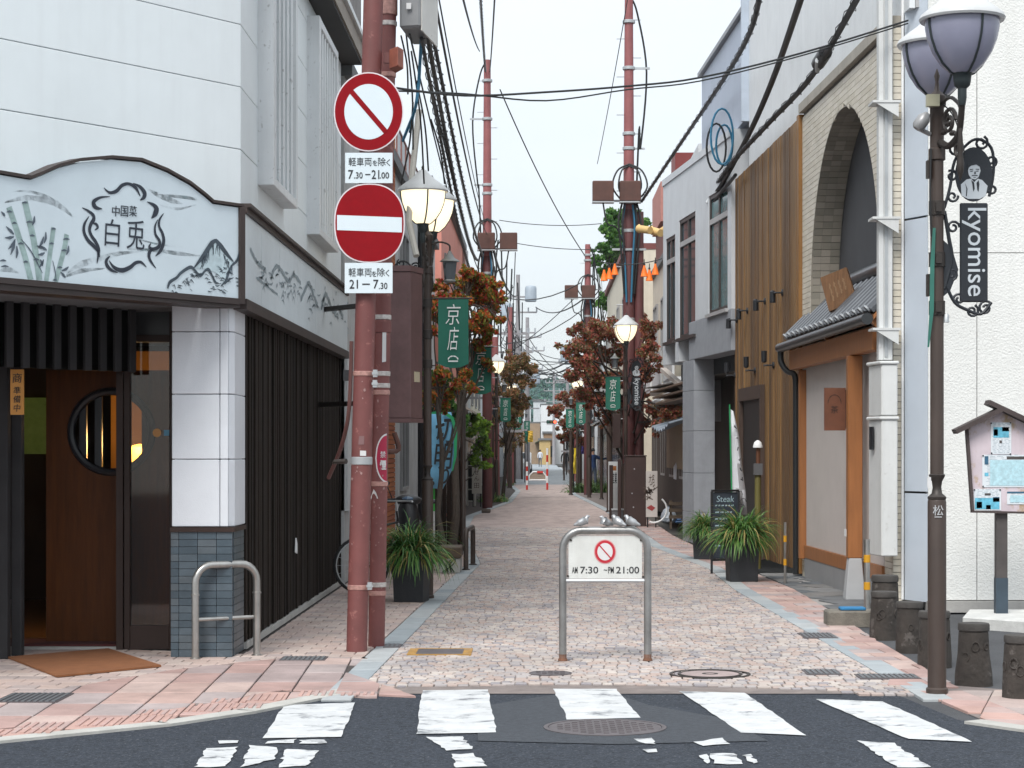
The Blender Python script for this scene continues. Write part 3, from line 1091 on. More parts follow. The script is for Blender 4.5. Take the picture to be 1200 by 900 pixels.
# sliding door leaf with round window
YL = 17.35
def plate_hole(mb, x0, x1, z0, z1, cx, cz, r, y0, y1, n=40):
 """board with a circular hole, open where the circle leaves the board"""
 for sgn, yy in ((0, y0), (1, y1)):
  pass
 ang = [2 * PI * i / n for i in range(n)]
 def outer(a):
  dx, dz = math.cos(a), math.sin(a)
  t = 1e9
  if dx > 1e-9: t = min(t, (x1 - cx) / dx)
  if dx < -1e-9: t = min(t, (x0 - cx) / dx)
  if dz > 1e-9: t = min(t, (z1 - cz) / dz)
  if dz < -1e-9: t = min(t, (z0 - cz) / dz)
  return cx + dx * t, cz + dz * t
 cor = [math.atan2(z - cz, x - cx) % (2 * PI) for x in (x0, x1) for z in (z0, z1)]
 ang = sorted(set([round(a, 6) for a in ang] + [round(a, 6) for a in cor]))
 k = len(ang)
 vs = []
 for a in ang:
  ox, oz = outer(a)
  ix, iz = cx + math.cos(a) * r, cz + math.sin(a) * r
  vs += [(ox, y0, oz), (ix, y0, iz), (ox, y1, oz), (ix, y1, iz)]
 fs = []
 for i in range(k):
  j = (i + 1) % k
  a, b = i * 4, j * 4
  fs += [[a, b, b + 1, a + 1], [a + 2, a + 3, b + 3, b + 2], [a + 1, b + 1, b + 3, a + 3], [a, a + 2, b + 2, b]]
 mb.add(vs, fs)
cxd, czd = pxX(131, YL), EYE + (528 - 506) * YL / FOC
rd_ = 46 * YL / FOC
xl, xr = pxX(54, YL), pxX(202, YL)
m = MB()
plate_hole(m, xl, xr, 0.03, 2.33, cxd, czd, rd_, YL, YL + 0.05)
door = m.build('sliding_door', DOORWOOD, rest)
m = MB()
ring = [(cxd + math.cos(2 * PI * i / 40) * rd_ * 1.03, YL - 0.01, czd + math.sin(2 * PI * i / 40) * rd_ * 1.03) for i in range(40)]
m.tube(ring, 0.033, 8, closed=True)
m.build('round_frame', mat('black_frame', (0.012, 0.013, 0.018), 0.4), door)
for px in (97, 115, 149, 170):
 x = pxX(px, YL)
 h = math.sqrt(max(rd_ ** 2 - (x - cxd) ** 2, 0.01))
 b = MB()
 b.box(x - 0.03, x + 0.03, YL + 0.005, YL + 0.045, czd - h, czd + h)
 b.build('window_bar', MATS['black_frame'], door)
# wall lamp glowing behind the round window
lampt = thing('paper_lamp', 'glowing amber paper lamp seen through the round door window', 'lamp', (cxd + 0.05, 18.6, 1.0))
m = MB()
m.lathe([(0.02, 0.95), (0.15, 1.0), (0.19, 1.1), (0.19, 1.22), (0.14, 1.32), (0.02, 1.35)], (cxd - 0.02, 18.7, 0.36), 14)
m.build('lamp_shade', mat('lamp_paper', (0.7, 0.35, 0.06), 0.7, emit=((1.0, 0.50, 0.09), 1.6)), lampt)
for z in (1.17, 1.25, 1.34, 1.41):
 pass
m = MB()
m.box(cxd - 0.2, cxd + 0.2, 18.6, 18.85, 0.02, 1.305)
m.build('lamp_stand', MATS['interior_dark'], lampt)
pl = bpy.data.lights.new('paper_lamp_bulb', 'POINT')
pl.energy = 16
pl.color = (1, 0.58, 0.2)
pl.shadow_soft_size = 0.12
po = bpy.data.objects.new('paper_lamp_bulb', pl)
COL.objects.link(po)
po.location = (cxd, 18.5, 1.72)
m = MB()
m.box(-4.1, -2.75, 19.6, 19.66, 0.3, 2.6)
m.build('paper_screen', mat('amber_screen', (0.34, 0.17, 0.035), 0.8, var=0.15), rest)
# fixed glass panel and its frame
gx0, gx1 = pxX(146, YD), pxX(206, YD)
gl = MB()
gl.box(gx0 + 0.05, gx1 - 0.05, YD + 0.0, YD + 0.012, 0.2, 2.55)
gl.build('window_pane', DOORGLASS, rest)
m = MB()
m.box(gx0, gx0 + 0.05, YD - 0.03, YD + 0.04, 0, 2.84)
m.box(gx1 - 0.05, gx1, YD - 0.03, YD + 0.04, 0, 2.84)
m.box(gx0 + 0.05, gx1 - 0.05, YD - 0.028, YD + 0.038, 0.0, 0.2)
m.box(gx0 + 0.05, gx1 - 0.05, YD - 0.028, YD + 0.038, 2.55, 2.61)
m.build('window_frame', BROWNFRAME, rest, bevel=0.004)
m = MB()
m.box(gx0 + 0.05, gx1 - 0.05, YD + 0.0, YD + 0.02, 2.61, 2.84)
m.build('transom_panel', mat('transom_grey', (0.03, 0.032, 0.035), 0.3), rest)
m = MB()
m.box(gx0 - 0.06, gx0 - 0.005, YD - 0.05, YD + 0.3, 0, 2.3)
m.build('door_post', BROWNFRAME, rest)
stk = [(690, (0.55, 0.27, 0.08), 0.036), (735, (0.10, 0.30, 0.45), 0.03)]
for i, (zx, cc_, r_) in enumerate(stk):
 px, py = zx / 3.75, 340 + 627 / 3.75
 m = MB()
 w = W(px, py, YD - 0.003)
 if i == 0:
  m.lathe([(r_, -0.002), (r_, 0.002), (0.001, 0.002)], w, 14, mtx=Matrix.Rotation(R(90), 3, 'X'))
 else:
  m.box(w.x - 0.028, w.x + 0.028, w.y - 0.002, w.y, w.z - 0.024, w.z + 0.024)
 m.build('door_sticker', mat('sticker_%d' % i, cc_, 0.5), rest)
# grey wooden posts at the left of the doorway
for px0, px1, Y in ((-6, 9, 16.2), (13, 25, 16.45)):
 m = MB()
 m.box(pxX(px0, Y), pxX(px1, Y), Y, Y + 0.1, 0, 2.84)
 m.build('door_post', DARKWOOD2, rest, bevel=0.005)
m = MB()
m.box(-7.0, pxX(-4, 16.4), 16.3, 16.4, 0, 2.84)
m.build('side_wall', DARKWOOD2, rest)

# hanging plaque
pq = thing('wooden_plaque', 'small yellow wooden plaque with black characters hung on the dark door post', 'plaque', (pxX(20, 16.1), 16.1, 1.9))
c0, c1 = W(12.5, 433, 16.1), W(28, 486, 16.1)
m = MB()
m.box(c0.x, c1.x, 16.09, 16.11, c1.z, c0.z)
m.build('board', mat('plaque_yellow', (0.60, 0.27, 0.055), 0.5, var=0.12), pq)
m = MB()
for i, ch in enumerate('準備中'):
 text(m, ch, W(20, 457.5 + i * 10.3, 16.087), (1, 0, 0), (0, 0, 1), h=0.058, shear=0.1)
text(m, '商', W(20.5, 443, 16.087), (1, 0, 0), (0, 0, 1), h=0.075, shear=0.1)
m.build('lettering', INK, pq)
m = MB()
m.tube([W(17, 433, 16.1), W(19.5, 424, 16.1), W(22, 433, 16.1)], 0.003, 5)
m.build('cord', INK, pq)

# door mat
mt_ = [G(9, 772), G(67, 794.5), G(189, 782), G(127, 762)]
m = MB()
m.slab([(p.x, p.y, 0.018) for p in mt_], (0, 0, -0.014))
m.build('door_mat', mat('coir', (0.27, 0.105, 0.04), 0.95, var=0.2, scale=8, bump=1.0, bscale=220), label='rust brown coir door mat lying on the pavement before the restaurant door', cat='door mat')

# ---------------------------------------------------------------- the wide curved sign over the door
SC = Vector((-2.36, 16.36, 0))
def sp_(px, py, d=0.0):
 return onplane(px, py, SC + nf * d, nf)
sign = thing('restaurant_sign', 'pale blue curved fascia sign with brush lettering, bamboo and mountain over the restaurant door', 'sign', (SC.x, SC.y, 2.8))
top_px = [(-40, 199), (0, 205), (35, 211), (48, 206), (68, 197), (95, 190), (130, 187), (165, 190), (195, 202), (222, 217), (240, 231), (249, 239), (284, 244)]
bot_px = [(284, 350), (-40, 321)]
panel = [sp_(*p) for p in top_px] + [sp_(*p) for p in bot_px]
m = MB()
m.slab(panel, -nf * 0.10)
m.build('panel', SIGNPANEL, sign)
m = MB()
tp = [sp_(px, py - 1.5) for px, py in top_px]
for a, b in zip(tp, tp[1:]):
 m.slab([a + nf * 0.02, b + nf * 0.02, b + nf * 0.02 + Vector((0, 0, 0.022)), a + nf * 0.02 + Vector((0, 0, 0.022))], -nf * 0.14)
a, b = sp_(282, 244), sp_(287, 357)
m.slab([sp_(281.5, 243, 0.021), sp_(287.5, 244, 0.021), sp_(287.5, 356, 0.021), sp_(281.5, 356, 0.021)], -nf * 0.12)
m.build('frame', RUSTFRAME, sign)
m = MB()
m.slab([sp_(-40, 321, 0.03), sp_(281.4, 350, 0.03), sp_(281.4, 357, 0.03), sp_(-40, 328, 0.03)], -nf * 0.30)
m.slab([sp_(-40, 328.3, 0.01), sp_(281.4, 357.3, 0.01), sp_(281.4, 361, 0.01), sp_(-40, 337, 0.01)], -nf * 0.26)
m.build('bottom_rail', mat('dark_brown_rail', (0.035, 0.024, 0.022), 0.55, var=0.3), sign)
# lettering and brush strokes, drawn in zoomed pixels (x/3.75, 160 + y/3.75)
def z5(x, y): return (x / 3.75, 160 + y / 3.75)
kpx = 16.2 / FOC / 3.75
def brush(mb, pts, ws, m_=0, d=0.0, n=5):
 P = [sp_(*z5(*p), d) for p in pts]
 Q = bez(P, n)
 wv = []
 for i in range(len(Q)):
  t = i / n
  k = min(int(t), len(ws) - 2)
  wv.append((ws[k] + (ws[k + 1] - ws[k]) * (t - k)) * kpx * 1.25)
 mb.stroke(Q, wv, nf, m_, 0.004 + d)
m = MB()
brush(m, [(455, 225), (480, 246), (510, 240), (535, 215), (565, 208), (595, 225), (615, 262)], [2, 9, 13, 12, 10, 12, 3])
brush(m, [(583, 205), (615, 222), (634, 248), (630, 268), (614, 280)], [2, 12, 18, 14, 2])
brush(m, [(482, 264), (440, 268), (412, 285), (412, 302), (425, 314), (448, 318)], [2, 8, 14, 18, 12, 2])
brush(m, [(645, 287), (672, 300), (686, 318), (680, 340), (664, 360)], [2, 12, 22, 20, 2])
brush(m, [(360, 313), (385, 326), (408, 345), (410, 365), (398, 385), (392, 410), (400, 435), (420, 465), (432, 500), (425, 558)], [2, 8, 12, 14, 13, 12, 12, 13, 14, 2])
brush(m, [(390, 350), (370, 385), (368, 420), (385, 455), (410, 480), (430, 505), (436, 530)], [2, 10, 12, 13, 13, 10, 3])
brush(m, [(400, 380), (422, 385), (428, 400), (415, 412)], [3, 9, 9, 2])
brush(m, [(718, 338), (700, 365), (698, 395), (712, 425), (718, 460), (705, 500), (682, 526)], [2, 9, 10, 12, 14, 14, 2])
brush(m, [(692, 365), (680, 395), (682, 430), (700, 460), (695, 485), (670, 495), (655, 485), (662, 468)], [2, 8, 10, 12, 13, 12, 10, 2])
brush(m, [(672, 492), (655, 510), (655, 535), (668, 558), (684, 578)], [3, 14, 12, 8, 2])
brush(m, [(482, 525), (466, 545), (470, 568), (490, 588), (516, 598)], [2, 12, 14, 10, 2])
brush(m, [(478, 545), (500, 575), (535, 588), (570, 575), (595, 555), (620, 553), (642, 574)], [2, 12, 16, 14, 12, 9, 2])
m.build('flame_emblem', NAVYINK, sign)
m = MB()
right = -du
for ch, x0, x1, y0, y1 in (('白', 458, 527, 365, 480), ('兎', 555, 634, 368, 495)):
 c = sp_(*z5((x0 + x1) / 2, (y0 + y1) / 2))
 w = (sp_(*z5(x1, 400)) - sp_(*z5(x0, 400))).length
 text(m, ch, c + nf * 0.003, right, (0, 0, 1), w=w * 0.98, h=(y1 - y0) * kpx * 0.97, shear=0.06, bold=-0.004)
for ch, x in (('中', 508), ('国', 546), ('菜', 583)):
 c = sp_(*z5(x, 328))
 text(m, ch, c + nf * 0.003, right, (0, 0, 1), h=44 * kpx, w=34 * kpx * 1.25, shear=0.05)
m.build('lettering', NAVYINK, sign)
# washes, bamboo and mountain
m = MB()
for pts, ws in (([(20, 290), (110, 270), (200, 280), (270, 310), (320, 355)], [4, 16, 20, 18, 4]), ([(60, 240), (130, 242), (200, 262), (260, 290)], [2, 8, 10, 2]), ([(640, 225), (690, 255), (750, 280), (800, 295)], [4, 16, 20, 3]),
    ([(690, 255), (760, 262), (830, 270), (900, 285)], [2, 10, 12, 3]), ([(290, 610), (350, 565), (440, 535), (520, 515), (620, 505)], [4, 22, 18, 14, 3]), ([(560, 495), (680, 500), (790, 515), (880, 525)], [3, 12, 14, 3]),
    ([(0, 590), (40, 585), (80, 600)], [6, 18, 3]), ([(600, 450), (700, 475), (800, 485)], [2, 8, 2]), ([(280, 620), (360, 590), (460, 580)], [3, 16, 3]), ([(700, 300), (780, 318), (860, 300)], [2, 10, 2])):
 brush(m, pts, ws, 0, -0.002)
m.build('ink_wash', mat('sign_wash', (0.40, 0.53, 0.57), 0.4, var=0.15, scale=9), sign)
m = MB()
for pts, w0 in (([(38, 310), (62, 380), (88, 460), (112, 540), (134, 630)], 22), ([(108, 285), (128, 370), (146, 450), (160, 540), (172, 630)], 24), ([(234, 400), (226, 460), (215, 540), (202, 635)], 18), ([(292, 430), (282, 490), (264, 560), (243, 638)], 19)):
 brush(m, pts, [w0] * len(pts), 0, -0.001)
m.build('bamboo_stem', mat('bamboo_ink', (0.29, 0.40, 0.39), 0.4, var=0.35, scale=16), sign)
m = MB()
for x, y, a in ((40, 330, 12), (62, 380, 10), (90, 470, 12), (112, 550, 10), (108, 290, 12), (128, 375, 14), (140, 435, 11), (158, 540, 12), (234, 405, 10), (225, 470, 10), (290, 450, 14), (280, 500, 12), (262, 575, 10), (240, 630, 9), (12, 545, 14), (20, 570, 16)):
 brush(m, [(x - a, y + 2), (x, y - 1), (x + a, y + 2)], [2, 7, 2], 0, 0.0005)
for x, y, ex, ey in ((60, 430, 25, 395), (60, 440, 20, 445), (62, 455, 35, 495), (65, 450, 45, 520), (72, 480, 70, 535), (190, 440, 168, 490), (190, 490, 160, 480), (175, 540, 185, 570), (190, 540, 170, 575), (195, 510, 165, 520), (175, 480, 205, 500), (270, 590, 300, 572), (265, 595, 285, 620), (150, 350, 140, 390), (20, 350, 4, 330), (200, 420, 192, 470), (300, 480, 290, 520)):
 brush(m, [(x, y), ((x + ex) / 2 + 3, (y + ey) / 2 + 2), (ex, ey)], [3, 10, 2], 0, 0.0005)
brush(m, [(90, 450), (125, 490), (150, 530), (165, 560), (185, 600)], [2, 4, 4, 4, 2], 0, 0.0005)
brush(m, [(230, 545), (240, 590), (246, 635)], [2, 4, 2], 0, 0.0005)
m.build('bamboo_leaf_strokes', mat('bamboo_dark', (0.075, 0.10, 0.13), 0.4, var=0.3, scale=12), sign, kind='stuff')
m = MB()
P = [sp_(*z5(x, y), -0.001) + nf * 0.004 for x, y in ((945, 458), (1024, 548), (1010, 600), (985, 640), (950, 600), (900, 580), (850, 582))]
m.poly(P)
m.build('mountain_shade', mat('mountain_wash', (0.50, 0.615, 0.655), 0.4, var=0.25, scale=7, spots=0.6, spot_col=(0.25, 0.36, 0.39), spot_scale=(6, 6, 9)), sign)
m = MB()
brush(m, [(850, 578), (880, 540), (905, 505), (930, 468), (948, 456)], [3, 14, 18, 18, 10], 0, 0.001)
brush(m, [(945, 455), (968, 480), (992, 512), (1024, 550)], [14, 18, 16, 4], 0, 0.001)
brush(m, [(735, 668), (745, 640), (775, 620), (795, 598), (835, 574), (855, 588), (878, 612), (900, 590), (915, 585), (930, 610), (945, 640), (960, 645)], [6, 12, 10, 11, 12, 8, 10, 8, 12, 8, 10, 2], 0, 0.001)
brush(m, [(970, 655), (990, 635), (1000, 605), (1015, 570), (1040, 545), (1052, 505)], [3, 9, 12, 8, 10, 10], 0, 0.001)
brush(m, [(985, 650), (1005, 630), (1025, 620)], [2, 6, 2], 0, 0.001)
brush(m, [(975, 680), (990, 690)], [6, 4], 0, 0.001)
rk = random.Random(8)
for _ in range(70):
 x = rk.uniform(745, 1050); y = 668 - min(abs(x - 735), 130) * 0.55 + rk.gauss(12, 14) if x < 900 else rk.uniform(560, 680)
 brush(m, [(x, y), (x + rk.uniform(3, 10), y + rk.uniform(-8, 5)), (x + rk.uniform(10, 22), y + rk.uniform(-4, 14))], [1, rk.uniform(2, 6), 1], 0, 0.001, 2)
for _ in range(26):
 t_ = rk.random(); x = 945 - 85 * t_ if rk.random() < 0.5 else 945 + 75 * t_; y = 460 + 110 * t_
 brush(m, [(x, y + 4), (x + rk.uniform(-5, 5), y + 22), (x + rk.uniform(-9, 9), y + 46)], [5, 3, 1], 0, 0.001, 2)
m.build('mountain_stroke', mat('mountain_ink', (0.045, 0.065, 0.085), 0.4, var=0.5, scale=14), sign)

# side part of the sign along the street
ss = thing('side_fascia_sign', 'long pale fascia sign with faint ink mountains running along the side wall', 'sign', (-2.36, 20, 2.8))
XS = -2.36
ys_ = [16.42, 17.4, 18.6, 20.0, 21.6, 23.4, 25.2]
for a, b in zip(ys_, ys_[1:]):
 m = MB()
 m.box(XS - 0.07, XS, a + 0.004, b - 0.004, 2.87, 3.55)
 m.build('panel', mat('side_panel', (0.66, 0.735, 0.77), 0.4, var=0.08, scale=2, obj=0.03), ss)
m = MB()
m.box(XS - 0.08, XS + 0.02, 16.40, 25.22, 3.553, 3.60)
m.box(XS - 0.25, XS + 0.05, 16.40, 25.22, 3.601, 3.63)
m.box(XS - 0.09, XS + 0.018, 16.40, 25.22, 2.78, 2.867)
m.build('frame', RUSTFRAME, ss)
def sx(px, py):
 return onplane(px, py, Vector((XS, 0, 0)), Vector((1, 0, 0)))
m = MB()
def ridge(pts, w):
 Q = bez([sx(*p) for p in pts], 4)
 m.stroke(Q, [w * (0.5 + 0.8 * abs(math.sin(i * 1.3))) for i in range(len(Q))], (1, 0, 0), 0, 0.004)
ridge([(293, 291), (297, 300), (303, 310), (310, 315)], 0.03)
ridge([(318, 322), (324, 312), (330, 318), (338, 330), (344, 322), (352, 332)], 0.04)
ridge([(352, 352), (358, 338), (362, 332), (368, 348), (372, 358)], 0.05)
ridge([(376, 362), (381, 345), (385, 352), (391, 366), (396, 360), (402, 372)], 0.06)
ridge([(300, 325), (312, 335), (325, 345)], 0.02)
rk = random.Random(3)
for _ in range(90):
 px = rk.uniform(296, 408); py = 318 + (px - 296) * 0.5 + rk.gauss(0, 9)
 w_ = rk.uniform(1.5, 5)
 m.stroke(bez([sx(px, py), sx(px + w_ * 0.6, py + rk.uniform(-7, 2)), sx(px + w_, py + rk.uniform(-2, 6))], 3), [0.004, 0.012, 0.016, rk.uniform(0.01, 0.03), 0.016, 0.01, 0.004], (1, 0, 0), 0, 0.004)
m.build('mountain_stroke', mat('side_ink', (0.24, 0.30, 0.33), 0.5, var=0.4, scale=10), ss)

# ---------------------------------------------------------------- hooped steel handrail
def hoop(a, b, h, r, n=10, rad=0.18):
 a, b = Vector(a), Vector(b)
 u = (b - a).normalized()
 pts = [a, a + Vector((0, 0, h - rad))]
 for i in range(1, 7):
  t = i / 6 * PI / 2
  pts.append(a + u * (rad - rad * math.cos(t)) + Vector((0, 0, h - rad + rad * math.sin(t))))
 for i in range(0, 7):
  t = PI / 2 - i / 6 * PI / 2
  pts.append(b - u * (rad - rad * math.cos(t)) + Vector((0, 0, h - rad + rad * math.sin(t))))
 pts.append(b)
 return pts
a, b = G(229, 772), G(301, 768)
hr = thing('hoop_rail', 'brushed steel hoop rail with one cross bar beside the blue tiled pillar', 'rail', ((a.x + b.x) / 2, a.y, 0))
m = MB()
m.tube(hoop(a, b, 0.74, 0.030, rad=0.14), 0.030, 12)
m.build('hoop', STEEL, hr)
m = MB()
m.tube([a + Vector((0.02, 0, 0.31)), b + Vector((-0.02, 0, 0.31))], 0.017, 10)
m.build('cross_bar', STEEL, hr)
for p in (a, b):
 m = MB()
 m.lathe([(0.036, 0.50), (0.036, 0.512), (0.031, 0.515)], p, 12)
 m.lathe([(0.045, 0.0), (0.045, 0.006), (0.032, 0.01)], p, 12)
 m.build('collar', STEEL, hr)

# ---------------------------------------------------------------- twin red-brown poles with the traffic signs
def lean_pole(name, label, px0, py0, pxt, r0, r1, top):
 b = G(px0, py0)
 t = W(pxt, 0, b.y)
 dirv = (t - b) / (t.z - b.z)
 p = thing(name, label, 'pole', tuple(b))
 m = MB()
 pts = [b + dirv * z for z in (-0.05, 1.2, 2.5, 4, 5.5, top)]
 m.tube(pts, [r0 + (r1 - r0) * i / 5 for i in range(6)], 20)
 m.build('shaft', RED_POLE, p)
 return p, b, dirv
pole1, pb1, pd1 = lean_pole('utility_pole', 'red-brown steel pole carrying the two round traffic signs', 418, 763, 437.5, 0.086, 0.080, 8.2)
pole2, pb2, pd2 = lean_pole('utility_pole', 'thinner red-brown pole strapped beside the traffic sign pole, meter box near its top', 441, 757, 455.5, 0.070, 0.066, 9.0)
BAND = mat('strap_band', (0.40, 0.22, 0.19), 0.5, metal=0.2, var=0.4, scale=30)
BANDW = mat('strap_band_zinc', (0.50, 0.47, 0.45), 0.5, metal=0.4, var=0.4, scale=30)
def ringat(pole, pb, pd, py, r, m_, name='strap', h=0.04):
 z = EYE + (528 - py) * pb.y / FOC
 c = pb + pd * z
 m = MB()
 m.lathe([(r, -h / 2), (r + 0.004, -h / 2 + 0.004), (r + 0.004, h / 2 - 0.004), (r, h / 2)], c, 20)
 m.build(name, m_, pole)
 return c
for py in (438, 690 - 2):
 ringat(pole1, pb1, pd1, py, 0.086, BAND)
for py in (12, 28, 88, 372, 380, 438, 452, 460, 567, 685, 695):
 ringat(pole2, pb2, pd2, py, 0.0705, BANDW if py in (28, 372, 438, 452, 685) else BAND)
ringat(pole2, pb2, pd2, 7, 0.072, BAND, 'collar', 0.16)
ringat(pole2, pb2, pd2, 383, 0.072, RED_POLE, 'collar', 0.10)
ringat(pole1, pb1, pd1, 540, 0.086, GALV, 'collar', 0.065)
for py, dx in ((438, 0.1), (686, 0.1), (450, 0.1)):
 z = EYE + (528 - py) * pb1.y / FOC
 c = pb1 + pd1 * z + Vector((dx, -0.07, 0))
 m = MB()
 m.obox(c, (0.035, 0.05, 0.06))
 m.obox(c + Vector((0.0, -0.02, 0)), (0.05, 0.02, 0.02))
 m.build('clamp', GALV, pole1)
m = MB()
c = W(433.0, 540, 16.87)
m.tube([W(406, 540.5, 16.95), W(392, 541, 17.0), W(391, 543, 17.02)], [0.022, 0.018, 0.012], 8)
m.build('bracket', IRON, pole1)
# paper scraps, chalk marks and stickers stuck on the poles
def decal(pole, pb, pd, pts, m_, rad, name='sticker'):
 m = MB()
 vs = []
 for px, py in pts:
  z = EYE + (528 - py) * pb.y / FOC
  c = pb + pd * z
  x = (px - 632) * pb.y / FOC - c.x
  x = max(-rad * 0.999, min(rad * 0.999, x))
  vs.append(Vector((c.x + x, c.y - math.sqrt(rad * rad - x * x), z)))
 m.poly(vs)
 m.build(name, m_, pole)
PAPER = mat('paper_white', (0.62, 0.62, 0.62), 0.7, var=0.1)
WEARPAINT = mat('worn_paper', (0.30, 0.19, 0.18), 0.8, var=0.3, scale=30)
decal(pole1, pb1, pd1, [(423, 534), (430, 534.3), (430, 528.3), (423, 528)], PAPER, 0.091)
decal(pole1, pb1, pd1, [(421, 521), (427.5, 521), (428, 511), (422, 511)], mat('grey_sticker', (0.20, 0.11, 0.11), 0.7), 0.091)
decal(pole2, pb2, pd2, [(434, 585), (444, 584), (441.5, 577), (438.5, 573)], PAPER, 0.076)
decal(pole2, pb2, pd2, [(448.5, 425), (453, 424), (453.3, 390), (449, 390)], mat('paper_strip', (0.6, 0.6, 0.6), 0.6), 0.0735)
rr = random.Random(5)
for k_ in range(30):
 if rr.random() < 0.5:
  pole, pb, pd, cx, cy, rad, r_ = pole1, pb1, pd1, rr.gauss(421, 4), rr.choice([rr.gauss(602, 9), rr.gauss(455, 8), rr.gauss(552, 6), rr.uniform(450, 740)]), 0.0885, 1.3
 else:
  pole, pb, pd, cx, cy, rad, r_ = pole2, pb2, pd2, rr.gauss(444, 3), rr.choice([rr.gauss(495, 14), rr.gauss(610, 10), rr.uniform(470, 740)]), 0.0725, 1.1
 s_ = rr.uniform(0.5, 1.7) * r_
 decal(pole, pb, pd, [(cx + math.cos(-2 * PI * i / 5 + rr.uniform(-.3, .3)) * s_ * rr.uniform(.5, 1), cy + math.sin(2 * PI * i / 5) * s_ * rr.uniform(.6, 1.6)) for i in range(5)], WEARPAINT, rad + rr.uniform(0, 0.0006), 'paint_chip')
# round red sticker wrapped on the second pole
m = MB()
def pol2(px, py, rad):
 z = EYE + (528 - py) * pb2.y / FOC
 c = pb2 + pd2 * z
 x = max(-rad * 0.999, min(rad * 0.999, (px - 632) * pb2.y / FOC - c.x))
 return Vector((c.x + x, c.y - math.sqrt(rad * rad - x * x), z))
def disc_on(rad, cx, cy, rx, ry, name, m_, cut):
 mm = MB()
 pts = [(cx + math.cos(-2 * PI * i / 40) * rx, cy + math.sin(-2 * PI * i / 40) * ry) for i in range(40)]
 cols = np.linspace(cx - rx, min(cx + rx, cut), 12)
 vs, fs = [], []
 for x in cols:
  h = ry * math.sqrt(max(0, 1 - ((x - cx) / rx) ** 2))
  vs += [pol2(x, cy + h, rad), pol2(x, cy - h, rad)]
 for i in range(11):
  fs.append([2 * i, 2 * i + 2, 2 * i + 3, 2 * i + 1])
 mm.add(vs, fs)
 mm.build(name, m_, pole2)
disc_on(0.0712, 455, 537, 14.5, 29, 'sticker_rim', PAPER, 453.6)
disc_on(0.0722, 455, 537, 13, 27, 'red_sticker', mat('crimson', (0.36, 0.012, 0.05), 0.5), 453.6)
m = MB()
text(m, '禁', pol2(449.5, 532.5, 0.075), (0.85, 0.5, 0), (0, 0, 1), h=0.055, w=0.05)
text(m, '煙', pol2(449.5, 545, 0.075), (0.85, 0.5, 0), (0, 0, 1), h=0.085, w=0.06, bold=0.03)
m.build('sticker_lettering', PAPER, pole2)

# ---- traffic signs
YS = 16.72
def disc(mb, c, rx, rz, y, th, m=0, n=48, sup=2.0):
 pts = []
 for i in range(n):
  t = 2 * PI * i / n
  ct, st = math.cos(t), math.sin(t)
  pts.append(Vector((c.x + math.copysign(abs(ct) ** (2 / sup), ct) * rx, y, c.z + math.copysign(abs(st) ** (2 / sup), st) * rz)))
 mb.slab(pts, (0, th, 0), m)
k = YS / FOC
c = W(432, 131, YS)
t1 = thing('traffic_sign', 'round no-parking style sign, red ring and diagonal bar on pale blue', 'traffic sign', (c.x, YS, c.z))
m = MB(); disc(m, c, 41 * k, 46.5 * k, YS, 0.003); m.build('plate', mat('sign_edge', (0.66, 0.60, 0.62), 0.4), t1)
m = MB(); disc(m, c, 39.5 * k, 45 * k, YS - 0.002, 0.0018); m.build('red_ring', SIGNRED, t1)
m = MB(); disc(m, c, 28.5 * k, 32.5 * k, YS - 0.004, 0.0018); m.build('centre_field', SIGNWHITE, t1)
m = MB()
u = Vector((20.5, 0, -24)).normalized()
v_ = Vector((-u.z, 0, u.x))
e = 31 * k
cc2 = Vector((c.x, YS - 0.006, c.z))
m.slab([cc2 - u * e - v_ * 3 * k, cc2 + u * e - v_ * 3 * k, cc2 + u * e + v_ * 3 * k, cc2 - u * e + v_ * 3 * k], (0, 0.0018, 0))
m.build('diagonal_bar', SIGNRED, t1)
def backbracket(t, c, w):
 m = MB()
 m.box(c.x - w, c.x + w, YS + 0.004, YS + 0.05, c.z - 0.02, c.z + 0.02)
 m.build('bracket', GALV, t)
backbracket(t1, c, 0.12)
c = W(433, 261.5, YS)
t2 = thing('traffic_sign', 'rounded red no-entry sign with a white horizontal bar', 'traffic sign', (c.x, YS, c.z))
m = MB(); disc(m, c, 41.5 * k, 46.5 * k, YS, 0.003, sup=2.35); m.build('plate', MATS['sign_edge'], t2)
m = MB(); disc(m, c, 40 * k, 45 * k, YS - 0.002, 0.0018, sup=2.35); m.build('red_field', SIGNRED, t2)
m = MB(); a = W(395, 252, YS); b = W(471, 272.5, YS)
m.slab([(a.x, YS - 0.004, a.z), (b.x, YS - 0.004, a.z - 0.02), (b.x, YS - 0.004, b.z), (a.x, YS - 0.004, b.z + 0.02)], (0, 0.0018, 0))
m.build('white_bar', SIGNWHITE, t2)
backbracket(t2, c, 0.12)
def plate(px0, py0, px1, py1, rows_, label, nm):
 a, b = W(px0, py0, YS), W(px1, py1, YS)
 t = thing('sign_plate', label, 'sign', ((a.x + b.x) / 2, YS, b.z), 'supplementary plates under the round signs')
 m = MB()
 m.box(a.x, b.x, YS, YS + 0.003, b.z, a.z)
 m.build('plate', SIGNWHITE, t, bevel=0.0)
 m = MB()
 for body, cx, cy, w, h, bo in rows_:
  text(m, body, W(cx, cy, YS - 0.001), (1, 0, 0), (0, 0, 1), w=w * k, h=h * k, bold=bo)
 m.build('lettering', INK, t)
 m = MB()
 m.box((a.x + b.x) / 2 - 0.10, (a.x + b.x) / 2 + 0.10, YS + 0.004, YS + 0.08, (a.z + b.z) / 2 - 0.015, (a.z + b.z) / 2 + 0.015)
 m.build('bracket', GALV, t)
 return t
